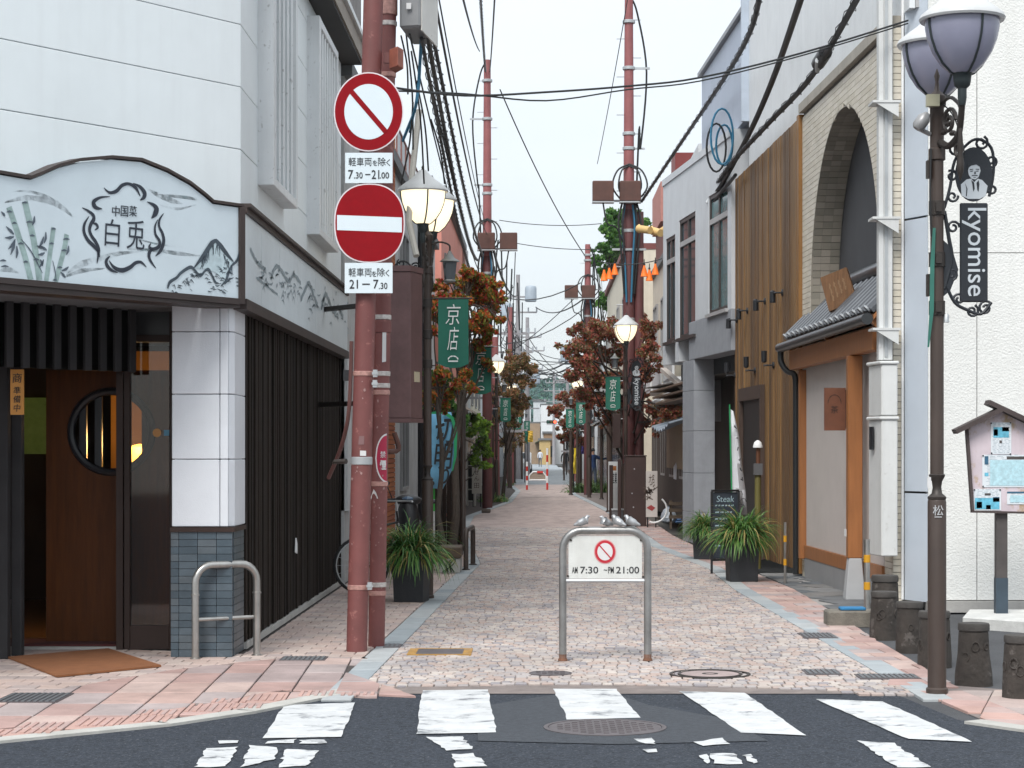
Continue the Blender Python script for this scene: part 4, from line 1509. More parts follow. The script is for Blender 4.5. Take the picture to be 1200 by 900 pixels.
plate(404.5, 179, 460, 214.5, [('軽車両', 422, 189.5, 27, 10, 0.0), ('を', 439.3, 191, 5.5, 6.5, 0.0), ('除', 447.5, 189.5, 9, 10, 0.0), ('く', 455, 190.5, 4.5, 8, 0.0), ('7', 411, 204.5, 6, 10.5, 0.01), ('.30', 420, 205.5, 10, 7.5, 0.01), ('－', 431, 204.5, 6, 1.2, 0.0), ('21', 440, 204.5, 9, 10.5, 0.01), ('.00', 450.5, 205.5, 11, 7.5, 0.01)], 'white plate reading 7.30 to 21.00 between the two round signs', 'a')
plate(404, 308, 460, 343.5, [('軽車両', 422, 319, 27, 10, 0.0), ('を', 438.5, 321, 5.5, 6.5, 0.0), ('除', 446.5, 319, 9, 10, 0.0), ('く', 454, 320, 4.5, 8, 0.0), ('21', 414.5, 333, 10, 10.5, 0.01), ('－', 429, 333, 9, 1.4, 0.0), ('7', 440.5, 333, 6, 10.5, 0.01), ('.30', 449, 335, 10, 7.5, 0.01)], 'white plate reading 21 to 7.30 below the no-entry sign', 'b')

# boxes on the poles
c = W(488, 10, 17.3)
t = thing('meter_box', 'grey and white sloping meter box high on the second red pole', 'meter box', (c.x, 17.3, 5.1))
m = MB()
a, b = W(472, -30, 17.3), W(509, 41, 17.3)
m.prism([(W(468, 0, 17.2).x, 17.2), (W(493, 0, 17.2).x, 17.15), (W(509, 0, 17.6).x, 17.9), (W(480, 0, 17.6).x, 17.9)], W(0, 36, 17.3).z, W(0, -40, 17.3).z)
m.build('case', mat('meter_grey', (0.22, 0.225, 0.23), 0.5, var=0.15), t, bevel=0.02)
m = MB()
m.prism([(W(493.5, 0, 17.2).x + 0.01, 17.17), (W(509, 0, 17.6).x + 0.016, 17.9), (W(509, 0, 17.6).x + 0.004, 17.91), (W(493.5, 0, 17.2).x, 17.18)], W(0, 39, 17.3).z, W(0, -40, 17.3).z)
m.build('side_cover', mat('meter_white', (0.62, 0.61, 0.58), 0.5, var=0.1), t)
m = MB()
p = W(479, 7, 17.15)
m.box(p.x - 0.02, p.x + 0.02, 17.145, 17.16, p.z - 0.025, p.z + 0.025)
m.build('label', PAPER, t)
c = W(465, 69, 16.9)
t = thing('junction_box', 'small rusty red junction box bolted to the second red pole', 'junction box', (c.x, 16.9, c.z - 0.1))
m = MB()
m.prism([(W(455.5, 0, 16.8).x, 16.85), (W(467, 0, 16.8).x, 16.7), (W(473.5, 0, 16.9).x, 16.85), (W(463, 0, 17).x, 17.05)], W(0, 81, 16.85).z, W(0, 58, 16.85).z)
m.build('case', mat('rust_box', (0.27, 0.085, 0.055), 0.6, var=0.35, scale=9), t, bevel=0.006)
m = MB()
m.box(W(450, 0, 16.9).x, W(458, 0, 16.9).x, 16.88, 16.92, W(0, 74, 16.9).z, W(0, 62, 16.9).z)
m.build('bracket', RED_POLE, t)
t = thing('conduit', 'brown flexible conduit bending from the dark slat wall up the red pole', 'conduit', tuple(W(392, 530, 17.2)))
m = MB()
m.tube(bez([W(385, 560, 17.4), W(397, 532, 17.2), W(405, 505, 17.05), W(409, 480, 17.0), W(411, 440, 17.0), W(412, 400, 17.0)], 5), 0.018, 8)
m.build('hose', mat('conduit_brown', (0.11, 0.045, 0.04), 0.5), t)
m = MB()
m.obox(W(406, 440, 17.2), (0.05, 0.06, 0.09))
m.build('clamp', BLACK, t)
c = W(454.5, 515, 17.1)


# ================================================================ buildings on the right
def fx(Y): return 3.46 + (26.95 - Y) * 0.0417
fdir = Vector((-0.0417, 1, 0)).normalized()
fnr = Vector((-1, -0.0417, 0)).normalized()     # towards the street
def fq(y0, y1, d0, d1):
 """footprint strip along the right-hand facade; d measured towards the street"""
 return [(fx(y0) - d0, y0), (fx(y1) - d0, y1), (fx(y1) - d1, y1), (fx(y0) - d1, y0)]
STUCCO = mat('cream_stucco', (0.72, 0.725, 0.70), 0.85, var=0.08, scale=0.8, bump=0.9, bscale=55, streak=0.16, streak_col=(0.48, 0.47, 0.44), spots=0.12, spot_col=(0.4, 0.39, 0.36), spot_scale=2.5)
BLUEFLASH = mat('flashing_bluewhite', (0.56, 0.62, 0.69), 0.45, var=0.05)
BRICKW = mat('cream_tile', [(0.64, 0.59, 0.49), (0.68, 0.63, 0.53), (0.60, 0.55, 0.45), (0.66, 0.61, 0.52)], 0.5, var=0.08)
BRICKG = mat('grey_tile', [(0.280, 0.255, 0.209), (0.322, 0.290, 0.243), (0.238, 0.221, 0.182)], 0.5, var=0.12)
TILEGROUT = mat('tile_joint', (0.19, 0.18, 0.165), 0.9)
SIDING = mat('white_siding', (0.68, 0.70, 0.71), 0.5, var=0.06, streak=0.12)
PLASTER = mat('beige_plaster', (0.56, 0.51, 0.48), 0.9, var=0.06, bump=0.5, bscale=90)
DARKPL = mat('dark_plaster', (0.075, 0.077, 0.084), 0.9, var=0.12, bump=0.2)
ORANGEWOOD = mat('orange_wood', (0.32, 0.125, 0.040), 0.5, var=0.2, scale=3, grain=(6, 6, 0.6), bump=0.1)
SLATWOOD = mat('slat_wood', [(0.169, 0.088, 0.030), (0.230, 0.126, 0.044), (0.119, 0.066, 0.028), (0.200, 0.111, 0.040)], 0.55, var=0.38, scale=2.2, grain=(5, 5, 0.45), bump=0.2, streak=0.3, streak_col=(0.05, 0.033, 0.02))
ROOFTILE = mat('roof_tile', (0.075, 0.08, 0.09), 0.28, var=0.2)
DUCTW = mat('duct_white', (0.60, 0.61, 0.60), 0.5, var=0.08, streak=0.25, streak_col=(0.42, 0.41, 0.38), spots=0.25, spot_col=(0.3, 0.28, 0.25), spot_scale=18)

arch = thing('arched_building', 'cream tiled building with tall arch, white upper storey and blank stucco end wall', 'building', (4.5, 24, 0))
# end wall facing the crossing
px_ = [3.97, 4.47, 6.3, 9.0]
zs_ = [0.12, 3.67, 6.9, 9.6]
for i in range(3):
 for j in range(3):
  m = MB()
  m.box(px_[i] + 0.004, px_[i + 1] - 0.004, 20.92, 21.05, zs_[j] + 0.004, zs_[j + 1] - 0.004)
  m.build('wall_panel', STUCCO, arch)
m = MB()
m.box(4.0, 9.0, 20.98, 31.0, 0, 9.55)
m.build('wall_core', mat('core_grey', (0.25, 0.25, 0.25), 0.9), arch)
m = MB()
m.box(3.96, 9.0, 20.86, 21.0, 0.0, 0.115)
m.build('base_course', CONCRETE, arch)
for z0, z1 in ((0.10, 1.22), (1.23, 4.05), (4.06, 9.6)):
 m = MB()
 m.prism([(3.965, 20.93), (3.80, 21.30), (3.86, 21.34), (4.02, 20.98)], z0, z1 - 0.012)
 m.build('corner_flashing', BLUEFLASH, arch)
m = MB()
m.tube([(3.785, 21.33, 0.1), (3.785, 21.33, 9.6)], 0.016, 8)
m.build('corner_bead', WHITE, arch)
# short tiled return between flashing and facade
y_ = 21.38
for r in range(88):
 z0 = 0.04 + r * 0.0685
 k = MB()
 k.box(3.692, 3.79, 21.36, 21.41, z0, z0 + 0.062)
 k.build('tile', BRICKW, arch)
m = MB()
m.box(3.70, 3.80, 21.40, 21.6, 0, 6.1)
m.build('tile_bed', TILEGROUT, arch)
# tiled facade with the arch
AY0, AY1 = 22.08, 26.30
ARC, AR = (AY0 + AY1) / 2, (AY1 - AY0) / 2
SPR = 5.70 - AR
YF0, YF1 = 21.42, 26.93
m = MB()
yy = [AY0 + (AY1 - AY0) * (0.5 - 0.5 * math.cos(PI * i / 20)) for i in range(21)]
def archz(Y):
 return SPR + math.sqrt(max(0.0, AR * AR - (Y - ARC) ** 2))
for a, b in zip(yy, yy[1:]):
 q = fq(a, b, -0.02, -0.36)
 za, zb = archz(a), archz(b)
 m.add([(q[0][0], q[0][1], za), (q[1][0], q[1][1], zb), (q[2][0], q[2][1], zb), (q[3][0], q[3][1], za)] + [(p[0], p[1], 6.08) for p in q],
   [[0, 3, 2, 1], [4, 5, 6, 7], [0, 1, 5, 4], [2, 3, 7, 6]])
m.prism(fq(YF0, AY0, -0.02, -0.36), 0, 6.08)
m.prism(fq(AY1, YF1, -0.02, -0.36), 0, 6.08)
m.build('tile_wall', TILEGROUT, arch)
tl = []
TW, TH = 0.235, 0.0685
r = 0
while r * TH < 6.0:
 z0, z1 = r * TH + 0.003, (r + 1) * TH - 0.003
 y = YF0 - (TW / 2 if r % 2 else 0)
 r += 1
 while y < YF1:
  a, b = max(y + 0.003, YF0), min(y + TW - 0.003, YF1)
  y += TW
  if b - a < 0.03:
   continue
  pts = []
  inside = 0
  for (Y, z) in ((a, z0), (b, z0), (b, z1), (a, z1)):
   if AY0 < Y < AY1 and z < archz(Y):
    inside += 1
    if z <= SPR:
     Y = AY0 if Y < ARC else AY1
    else:
     h = math.sqrt(max(0, AR * AR - (z - SPR) ** 2))
     Y = ARC - h if Y < ARC else ARC + h
     Y = min(max(Y, a), b)
   pts.append((Y, z))
  if inside == 4:
   continue
  if inside and abs(parea(pts)) < 0.0012:
   continue
  tl.append(pts)
tl.sort(key=lambda p: (p[0][0] + p[2][0]) / 2 - 0.5 * p[0][1])
restm = MB()
for i, p in enumerate(tl):
 P = [Vector((fx(Y), Y, z)) for Y, z in p]
 k = restm if i >= 300 else MB()
 k.slab([v - fnr * 0.02 for v in P], fnr * 0.022)
 if i < 300:
  k.build('tile', BRICKW, arch)
restm.build('tile_field', BRICKW, arch, kind='stuff')
# tiled reveal of the arch (far jamb and soffit)
path = [(AY1, 0.02 + i * 0.092) for i in range(int((SPR) / 0.092) + 1)]
na = int(PI * AR / 0.092)
path += [(ARC + AR * math.cos(PI * i / na), SPR + AR * math.sin(PI * i / na)) for i in range(na + 1)]
path += [(AY0, SPR - i * 0.092) for i in range(1, int(SPR / 0.092))]
revm = MB()
cnt = 0
for (a, b) in zip(path, path[1:]):
 t = Vector((0, b[0] - a[0], b[1] - a[1]))
 if t.length < 0.02: continue
 inn_ = Vector((0, ARC - (a[0] + b[0]) / 2, 0 if (a[1] + b[1]) / 2 < SPR else SPR - (a[1] + b[1]) / 2)).normalized()
 for c0, c1 in ((0.0, 0.115), (0.118, 0.235), (0.238, 0.35)):
  o = [Vector((fx(a[0]) + c0, a[0], a[1])) + t * 0.04, Vector((fx(a[0]) + c1, a[0], a[1])) + t * 0.04, Vector((fx(b[0]) + c1, b[0], b[1])) - t * 0.04, Vector((fx(b[0]) + c0, b[0], b[1])) - t * 0.04]
  k = MB() if a[0] > ARC + 0.3 and cnt < 240 else revm
  k.slab(o, inn_ * 0.012)
  if k is not revm:
   k.build('reveal_tile', BRICKG, arch)
   cnt += 1
revm.build('reveal_tile_field', BRICKG, arch, kind='stuff')
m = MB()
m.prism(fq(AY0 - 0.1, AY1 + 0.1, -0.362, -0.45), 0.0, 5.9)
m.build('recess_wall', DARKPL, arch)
m = MB()
m.prism(fq(AY0 - 0.3, AY1 + 0.3, 0.006, -0.36), 0.42, 3.02)
m.build('plaster_wall', PLASTER, arch)
m = MB()
m.prism(fq(AY0 - 0.3, AY1 + 0.3, 0.03, -0.36), 0.0, 0.26)
m.build('plinth', mat('plinth_grey', (0.27, 0.27, 0.275), 0.9, var=0.1, bump=0.3), arch)
m = MB()
m.prism(fq(AY0 - 0.3, AY1 + 0.3, 0.035, -0.36), 0.262, 0.418)
m.build('wood_rail', ORANGEWOOD, arch)
m = MB()
m.prism(fq(YF0, YF1 + 0.02, 0.05, -0.30), 6.082, 6.20)
m.build('cornice', mat('cornice', (0.40, 0.37, 0.32), 0.7, var=0.15, streak=0.4, streak_col=(0.2, 0.17, 0.14)), arch)
# upper storey siding in vertical panels
y = 21.06
while y < 32.4:
 y1 = min(y + 0.62, 32.5)
 m = MB()
 m.prism(fq(y + 0.003, y1 - 0.003, -0.10, -0.16), 6.203 if y < 26.9 else 6.1, 9.6)
 m.build('siding_panel', SIDING, arch)
 y = y1
m = MB()
m.prism(fq(21.06, 32.5, -0.165, -1.2), 6.21, 9.55)
m.build('siding_core', mat('core_grey2', (0.4, 0.4, 0.4), 0.9), arch)
# slatted timber front
m = MB()
m.prism(fq(26.97, 33.4, -0.06, -0.3), 0.05, 6.06)
m.build('slat_backing', mat('slat_backing_brown', (0.035, 0.022, 0.014), 0.8), arch)
ns = 33
for i in range(ns):
 y0 = 27.12 + i * (33.3 - 27.12) / ns
 pxs = 632 + fx(y0) / y0 * FOC
 m = MB()
 dd = 0.02 + RND.uniform(-0.006, 0.006)
 lo = 0.06
 if 28.6 < y0 < 0:
  lo = 2.3
 m.prism(fq(y0, y0 + 0.135, dd, -0.058), lo, 6.05)
 m.build('slat', SLATWOOD, arch, bevel=0.005)
m = MB()
m.prism(fq(26.94, 27.1, 0.05, -0.06), 0.03, 6.07)
m.build('edge_board', mat('edge_board', (0.24, 0.115, 0.03), 0.5, var=0.25, grain=(5, 5, 0.5)), arch)
# dark doorway with its frame in the slat front
dy0, dy1 = 30.2, 32.2
m = MB()
m.prism(fq(dy0, dy1, 0.035, 0.022), 0.06, 2.42)
m.build('door', mat('doorway_shade', (0.012, 0.009, 0.008), 0.5), arch)  # flat near-black plate stands in for the shaded door opening
m = MB()
m.prism(fq(dy0 - 0.14, dy0, 0.09, 0.022), 0.05, 2.42)
m.prism(fq(dy1, dy1 + 0.14, 0.09, 0.022), 0.05, 2.42)
m.prism(fq(dy0 - 0.14, dy1 + 0.14, 0.092, 0.022), 2.422, 2.62)
m.build('door_frame', mat('door_frame_brown', (0.055, 0.032, 0.022), 0.6, var=0.3), arch)
# wall spotlights
SPOT = mat('spot_black', (0.018, 0.02, 0.024), 0.4)
for i, (px, py, Y) in enumerate([(858.5, 375, 33.0), (872, 364, 31.8), (889, 353, 30.0), (910, 343, 28.4), (862, 440, 33.2), (880, 434, 31.0), (900, 428, 29.2)]):
 p = W(px, py, Y)
 p.x = fx(Y) - 0.02
 up = i < 4
 t = thing('wall_spotlight', ['farthest black spotlight of the upper row on the timber slats', 'second farthest upper black spotlight on the timber slats', 'upper black spotlight second nearest the arch on timber slats', 'upper black spotlight next to the arch on timber slats',
         'farthest black spotlight of the lower row, by the door frame', 'middle black spotlight of the lower row above the doorway', 'lower black spotlight nearest the tiled canopy'][i], 'spotlight', tuple(p), 'black spotlights on the timber slat wall')
 m = MB()
 m.lathe([(0.05, 0.0), (0.05, 0.02), (0.012, 0.03), (0.012, 0.10)], p, 10, mtx=fnr.to_track_quat('Z', 'Y').to_matrix())
 m.build('mount', SPOT, t)
 m = MB()
 q = p + fnr * 0.13 + Vector((0, 0.12, 0))
 sgn = -1 if up else 1
 m.tube([p + fnr * 0.09, q], 0.014, 6)
 m.build('arm', SPOT, t)
 m = MB()
 m.lathe([(0.02, 0.0), (0.04, 0.02), (0.042, 0.17), (0.036, 0.172)], q + Vector((0, 0, 0.04 if not up else 0.04)), 10, mtx=Matrix.Rotation(0 if not up else PI, 3, 'X'))
 m.build('lamp_head', SPOT, t)
# small bamboo-post lantern before the slats
p = G(892, 668)
Y = 28.6
x0 = (888 - 632) * Y / FOC
t = thing('bamboo_lamp', 'bamboo tube lamp with white cap standing against the timber slats', 'lamp', (x0, Y, 0))
m = MB()
m.tube([(x0, Y, 0.0), (x0, Y, 1.35)], 0.045, 10)
m.build('bamboo_post', mat('bamboo_green', (0.16, 0.14, 0.045), 0.4, var=0.3, grain=(3, 3, 0.6)), t)
m = MB()
m.box(x0 - 0.06, x0 + 0.06, Y - 0.07, Y + 0.05, 1.31, 1.47)
m.build('switch_box', mat('switch_grey', (0.10, 0.10, 0.105), 0.5), t)
m = MB()
m.tube([(x0 + 0.005, Y, 1.47), (x0 + 0.005, Y, 1.70)], 0.03, 8)
m.build('stem', mat('rust_stem', (0.12, 0.045, 0.02), 0.6), t)
m = MB()
m.lathe([(0.068, 0.0), (0.068, 0.02), (0.05, 0.075), (0.02, 0.1), (0.002, 0.105)], (x0 + 0.0, Y, 1.69), 14)
m.build('cap', WHITE, t)

# ---------------------------------------------------------------- tiled entrance canopy
cyn, cyf = 21.4, 27.0
can = thing('tiled_canopy', 'small orange timber porch with grey tiled roof before the arch', 'canopy', (3.4, 24.4, 0))
ez, tz = 3.10, 3.62
def cp(Y, d, z):      # along facade
 return Vector((fx(Y) - d, Y, z))
m = MB()
m.slab([cp(cyn, 0.20, ez - 0.03), cp(cyf, 0.20, ez - 0.03), cp(cyf, -0.30, tz - 0.03), cp(cyn, -0.30, tz - 0.03)], (0, 0, -0.05))
m.build('roof_board', ORANGEWOOD, can)
nt_ = 17
for i in range(nt_):
 Y = cyn + (i + 0.5) * (cyf - cyn) / nt_
 a = cp(Y, 0.22, ez + 0.02)
 b = cp(Y, -0.30, tz + 0.02)
 m = MB()
 ax = (b - a).normalized()
 wv = fdir * ((cyf - cyn) / nt_ * 0.5)
 # concave pan with a rounded roll: one tile column
 up = ax.cross(fdir).normalized()
 if up.z < 0: up = -up
 prof = [(-1.0, 0.0), (-0.72, 0.045), (-0.45, 0.055), (-0.2, 0.03), (0.1, 0.006), (0.5, 0.0), (1.0, 0.0)]
 top = [a + wv * u + up * (h + 0.012) for u, h in prof]
 top2 = [b + wv * u + up * (h + 0.012) for u, h in prof]
 bot = [a + wv * u + up * (-0.035 + h * 0.3) for u, h in prof]
 bot2 = [b + wv * u + up * (-0.01) for u, h in prof]
 n_ = len(prof)
 vs = top + top2 + bot + bot2
 fs = [[j, j + 1, n_ + j + 1, n_ + j] for j in range(n_ - 1)] + [[2 * n_ + j, j, j + 1, 2 * n_ + j + 1][::-1] for j in range(n_ - 1)] + [[3 * n_ + j, 3 * n_ + j + 1, 2 * n_ + j + 1, 2 * n_ + j][::-1] for j in range(n_ - 1)]
 fs += [[0, n_, 3 * n_, 2 * n_], [n_ - 1, 2 * n_ - 1, 4 * n_ - 1, 3 * n_ - 1][::-1]]
 m.add(vs, fs)
 m.build('roof_tile', ROOFTILE, can)
 e = MB()
 e.lathe([(0.048, 0), (0.048, 0.02), (0.036, 0.024), (0.001, 0.022)], a + wv * -0.55 + up * 0.035 - ax * 0.0, 10, mtx=(-ax).to_track_quat('Z', 'Y').to_matrix())
 e.lathe([(0.002, 0.0), (0.002, 0.001)], a, 3)
 e.build('tile_end', mat('tile_end', (0.30, 0.32, 0.34), 0.3), can)
m = MB()
for Y0, Y1 in ((cyn, cyf),):
 m.tube([cp(Y0, -0.27, tz + 0.10), cp(Y1, -0.27, tz + 0.10)], 0.085, 10)
m.build('ridge_roll', ROOFTILE, can)
m = MB()
m.tube([cp(cyn - 0.05, 0.275, ez - 0.075), cp(cyf + 0.1, 0.275, ez - 0.095)], 0.062, 12)
m.build('gutter', mat('gutter_black', (0.022, 0.024, 0.026), 0.35), can)
m = MB()
m.tube(bez([cp(cyf - 0.0, 0.275, ez - 0.1), cp(cyf, 0.27, ez - 0.28), cp(cyf - 0.03, 0.20, ez - 0.40), cp(cyf - 0.05, 0.10, ez - 0.46), cp(cyf - 0.05, 0.085, ez - 0.7)], 4) + [cp(cyf - 0.05, 0.085, 0.02)], 0.04, 10)
m.build('downpipe', MATS['gutter_black'], can)
m = MB()
m.bar(cp(cyn + 0.1, 0.13, 2.83), cp(cyf - 0.15, 0.13, 2.83), 0.12, 0.25)
m.build('beam', ORANGEWOOD, can, bevel=0.01)
for yy_ in (cyn + 0.1, 24.3, cyf - 0.05):
 m = MB()
 m.bar(cp(yy_, 0.19, 2.98), cp(yy_, -0.34, 3.42), 0.10, 0.12)
 m.build('rafter', ORANGEWOOD, can)
postY = 22.62
def ppost(px0, px1, Y, z0, z1, nm='post'):
 m = MB()
 m.box((px0 - 632) * Y / FOC, (px1 - 632) * Y / FOC, Y, Y + (px1 - px0) * Y / FOC, z0, z1)
 return m.build(nm, ORANGEWOOD, can, bevel=0.008)
ppost(994, 1011, postY, 0.46, 2.70)
ppost(937, 950, 26.62, 0.24, 2.70)
m = MB()
q = [((px - 632) * postY / FOC) for px in (990.5, 1014, 995, 1010)]
m.add([(q[0], postY - 0.03, 0), (q[1], postY - 0.03, 0), (q[1], postY + 0.2, 0), (q[0], postY + 0.2, 0), (q[2], postY - 0.005, 0.459), (q[3], postY - 0.005, 0.459), (q[3], postY + 0.16, 0.459), (q[2], postY + 0.16, 0.459)],
  [[3, 2, 1, 0], [4, 5, 6, 7], [0, 1, 5, 4], [1, 2, 6, 5], [2, 3, 7, 6], [3, 0, 4, 7]])
m.build('post_footing', mat('footing', (0.42, 0.43, 0.44), 0.85, var=0.1), can, bevel=0.008)
m = MB()
p = W(995, 626, 22.9)
m.box(p.x - 0.055, p.x, 22.75, 22.9, p.z - 0.02, p.z + 0.06)
m.build('switch_box', WHITE, can)
# tilted wooden board on the canopy
Y = 23.9
pts = [W(961, 325.5, Y), W(991.5, 313, Y), W(1004, 352, Y), W(971.5, 365, Y)]
t = thing('wooden_board', 'weathered wooden board propped up slantwise on the tiled canopy', 'sign board', tuple(W(985, 362, Y)))
m = MB()
m.slab(pts, (0.03, 0.07, -0.012))
m.build('board', mat('board_wood', (0.20, 0.10, 0.045), 0.6, var=0.4, scale=4, grain=(14, 14, 1.5), bump=0.3), t)
m = MB()
cb = (pts[0] + pts[2]) / 2
for i, s in enumerate('おもてなし'):
 text(m, s, cb + Vector((-0.10 + 0.045 * i, -0.003, 0.02 - 0.02 * i)), pts[1] - pts[0], pts[0] - pts[3], h=0.035) if False else None
for i in range(4):
 a = pts[0].lerp(pts[1], 0.25 + 0.17 * i).lerp(pts[3].lerp(pts[2], 0.25 + 0.17 * i), 0.25)
 b = pts[0].lerp(pts[1], 0.25 + 0.17 * i).lerp(pts[3].lerp(pts[2], 0.25 + 0.17 * i), 0.78 - 0.06 * i)
 m.stroke([a.lerp(b, j / 8) + Vector((0.006 * math.sin(j * 2.3), -0.003, 0)) for j in range(9)], [0.018 * (0.4 + abs(math.sin(j * 1.9))) for j in range(9)], (0, -1, 0))
m.build('carved_lettering', mat('carving', (0.28, 0.17, 0.09), 0.7), t)
m = MB()
m.bar(W(985, 335, Y + 0.12), W(990, 368, Y + 0.5), 0.04, 0.04)
m.build('prop', IRON, t)
# rust plaque on the plaster wall
Y = 23.1
a, b = W(966, 454.5, Y), W(991, 504.5, Y)
t = thing('shop_plaque', 'rust brown metal shop plaque hanging by the porch post', 'sign', ((a.x + b.x) / 2, Y, b.z))
m = MB(); m.box(a.x, b.x, Y, Y + 0.03, b.z, a.z); m.build('plate', mat('rust_plate', (0.15, 0.052, 0.024), 0.6, var=0.25, scale=7), t)
m = MB(); m.box(b.x + 0.002, b.x + 0.05, Y + 0.01, Y + 0.05, b.z + 0.02, a.z - 0.02); m.build('backing', BLACK, t)
m = MB()
text(m, '茶', W(978, 480, Y - 0.001), (1, 0, 0), (0, 0, 1), h=0.085)
ring = [W(978, 473, Y - 0.002) + Vector((0.075 * math.cos(i * PI / 10), 0, 0.10 * math.sin(i * PI / 10))) for i in range(11)]
m.stroke(ring, [0.004 + 0.004 * (i % 2) for i in range(11)], (0, -1, 0), thick=0.001)
m.build('lettering', mat('plaque_ink', (0.03, 0.012, 0.008), 0.7), t)

# ---------------------------------------------------------------- cable duct with covers on the corner
du_ = thing('cable_duct', 'white upright cable duct with two covers and brackets on the arched building', 'duct', (3.6, 21.4, 0.5))
Yd = 21.1
def dbox(py0, py1, px0, pxm, px1, nm, bev=0.01):
 m = MB()
 a, b = W(0, py0, Yd).z, W(0, py1, Yd).z
 xm, x1_ = W(pxm, 0, Yd).x, W(px1, 0, Yd).x
 Yb = Yd + 0.42
 x0_ = W(px0, 0, Yb).x
 m.prism([(xm, Yd), (x1_, Yd), (x1_ + 0.0, Yb), (x0_, Yb)], b, a)
 return m.build(nm, DUCTW, du_, bevel=bev)
dbox(427, 487, 1018, 1033, 1052, 'cover')
dbox(492, 652, 1018, 1033, 1052, 'cover')
for py in (423, 488):
 m = MB()
 a = W(0, py, Yd).z
 m.prism([(W(1032, 0, Yd).x - 0.01, Yd - 0.02), (W(1052.5, 0, Yd).x + 0.01, Yd - 0.02), (W(1052.5, 0, Yd).x + 0.01, Yd + 0.43), (W(1016, 0, Yd + 0.42).x - 0.01, Yd + 0.43)], a - 0.034, a)
 m.build('lid', DUCTW, du_, bevel=0.01)
m = MB()
for pxa in (1020.5, 1026):
 m.slab([W(pxa, 500, Yd + 0.3), W(pxa + 3.6, 500, Yd + 0.2), W(pxa + 3.6, 527, Yd + 0.2), W(pxa, 527, Yd + 0.3)], (-0.02, -0.01, 0))
m.build('vent', mat('vent_black', (0.01, 0.012, 0.015), 0.5), du_)
m = MB()
x0_, x1_ = W(1030, 0, 21.25).x, W(1046, 0, 21.25).x
m.box(x0_, x1_, 21.25, 21.4, W(0, 422, 21.25).z, 9.7)
m.box(x0_ - 0.004, x0_ + 0.05, 21.24, 21.25, W(0, 422, 21.25).z, 9.7)
m.build('pipe', DUCTW, du_, bevel=0.01)
m = MB()
m.box(x0_ + 0.06, x0_ + 0.09, 21.235, 21.2499, W(0, 418, 21.25).z, 9.7)
m.build('pipe_seam', GALV, du_)
for py in (120, 256, 386):
 m = MB()
 p = W(1036, py, 21.2)
 m.box(p.x - 0.13, p.x + 0.16, 21.12, 21.42, p.z - 0.012, p.z + 0.012)
 m.slab([(p.x - 0.1, 21.13, p.z - 0.013), (p.x + 0.14, 21.13, p.z - 0.013), (p.x + 0.14, 21.13, p.z - 0.16)], (0, 0.012, 0))
 m.build('bracket', DUCTW, du_)

# ================================================================ grey and white building with the tall windows
def bx(Y): return 3.11 - 0.1125 * (Y - 33.2)
def bq(y0, y1, d0, d1):
 return [(bx(y0) - d0, y0), (bx(y1) - d0, y1), (bx(y1) - d1, y1), (bx(y0) - d1, y0)]
gb = thing('shop_building', 'white and grey concrete shop with tall dark windows over an open porch', 'building', (3.4, 37, 0))
BWALL = mat('pale_wall', (0.55, 0.575, 0.60), 0.75, var=0.08, bump=0.2, streak=0.2, streak_col=(0.40, 0.40, 0.40))
GP = mat('blue_grey_panel', (0.36, 0.41, 0.50), 0.5, var=0.06, obj=0.03)
Z0, Z1, Z2 = 3.27, 3.95, 6.75
m = MB(); m.prism(bq(33.2, 36.9, 0, -0.35), Z0, Z1); m.build('concrete_beam', GREYCONC, gb, bevel=0.01)
wins = [(33.5, 35.1, 3.98, 6.0), (36.3, 37.9, 3.72, 5.9), (38.3, 39.3, 3.72, 5.7)]
BE = 39.6
# wall pieces round the windows
ycut = [33.2] + [v for w in wins for v in w[:2]] + [BE]
for i in range(0, len(ycut), 2):
 m = MB(); m.prism(bq(ycut[i], ycut[i + 1], -0.004, -0.35), Z1 if ycut[i] < 36.0 else 3.3, Z2); m.build('wall', BWALL, gb)
for (a, b, z0, z1) in wins:
 m = MB(); m.prism(bq(a, b, -0.004, -0.35), z1, Z2); m.build('wall', BWALL, gb)
 if z0 > Z1 + 0.01:
  m = MB(); m.prism(bq(a, b, -0.004, -0.35), Z1 if a < 36.0 else 3.3, z0); m.build('wall', BWALL, gb)
m = MB(); m.prism(bq(33.22, BE, -0.352, -5), 3.0, Z2 - 0.02); m.build('wall_core', mat('window_room', (0.02, 0.025, 0.03), 0.8), gb)
m = MB(); m.prism(bq(33.2, BE, 0.02, -0.5), Z2, Z2 + 0.12); m.build('parapet', BWALL, gb)
WG = mat('window_glass', (0.02, 0.055, 0.07), 0.06, spec=0.9, var=0.3, scale=1.5)
WGT = mat('window_glass_reflection', (0.13, 0.24, 0.255), 0.08, spec=0.9, var=0.35, scale=1.2)  # teal reflection put into the pane colour
WF = mat('window_frame_dark', (0.035, 0.028, 0.026), 0.45)
WFG = mat('window_frame_grey', (0.36, 0.36, 0.36), 0.5)
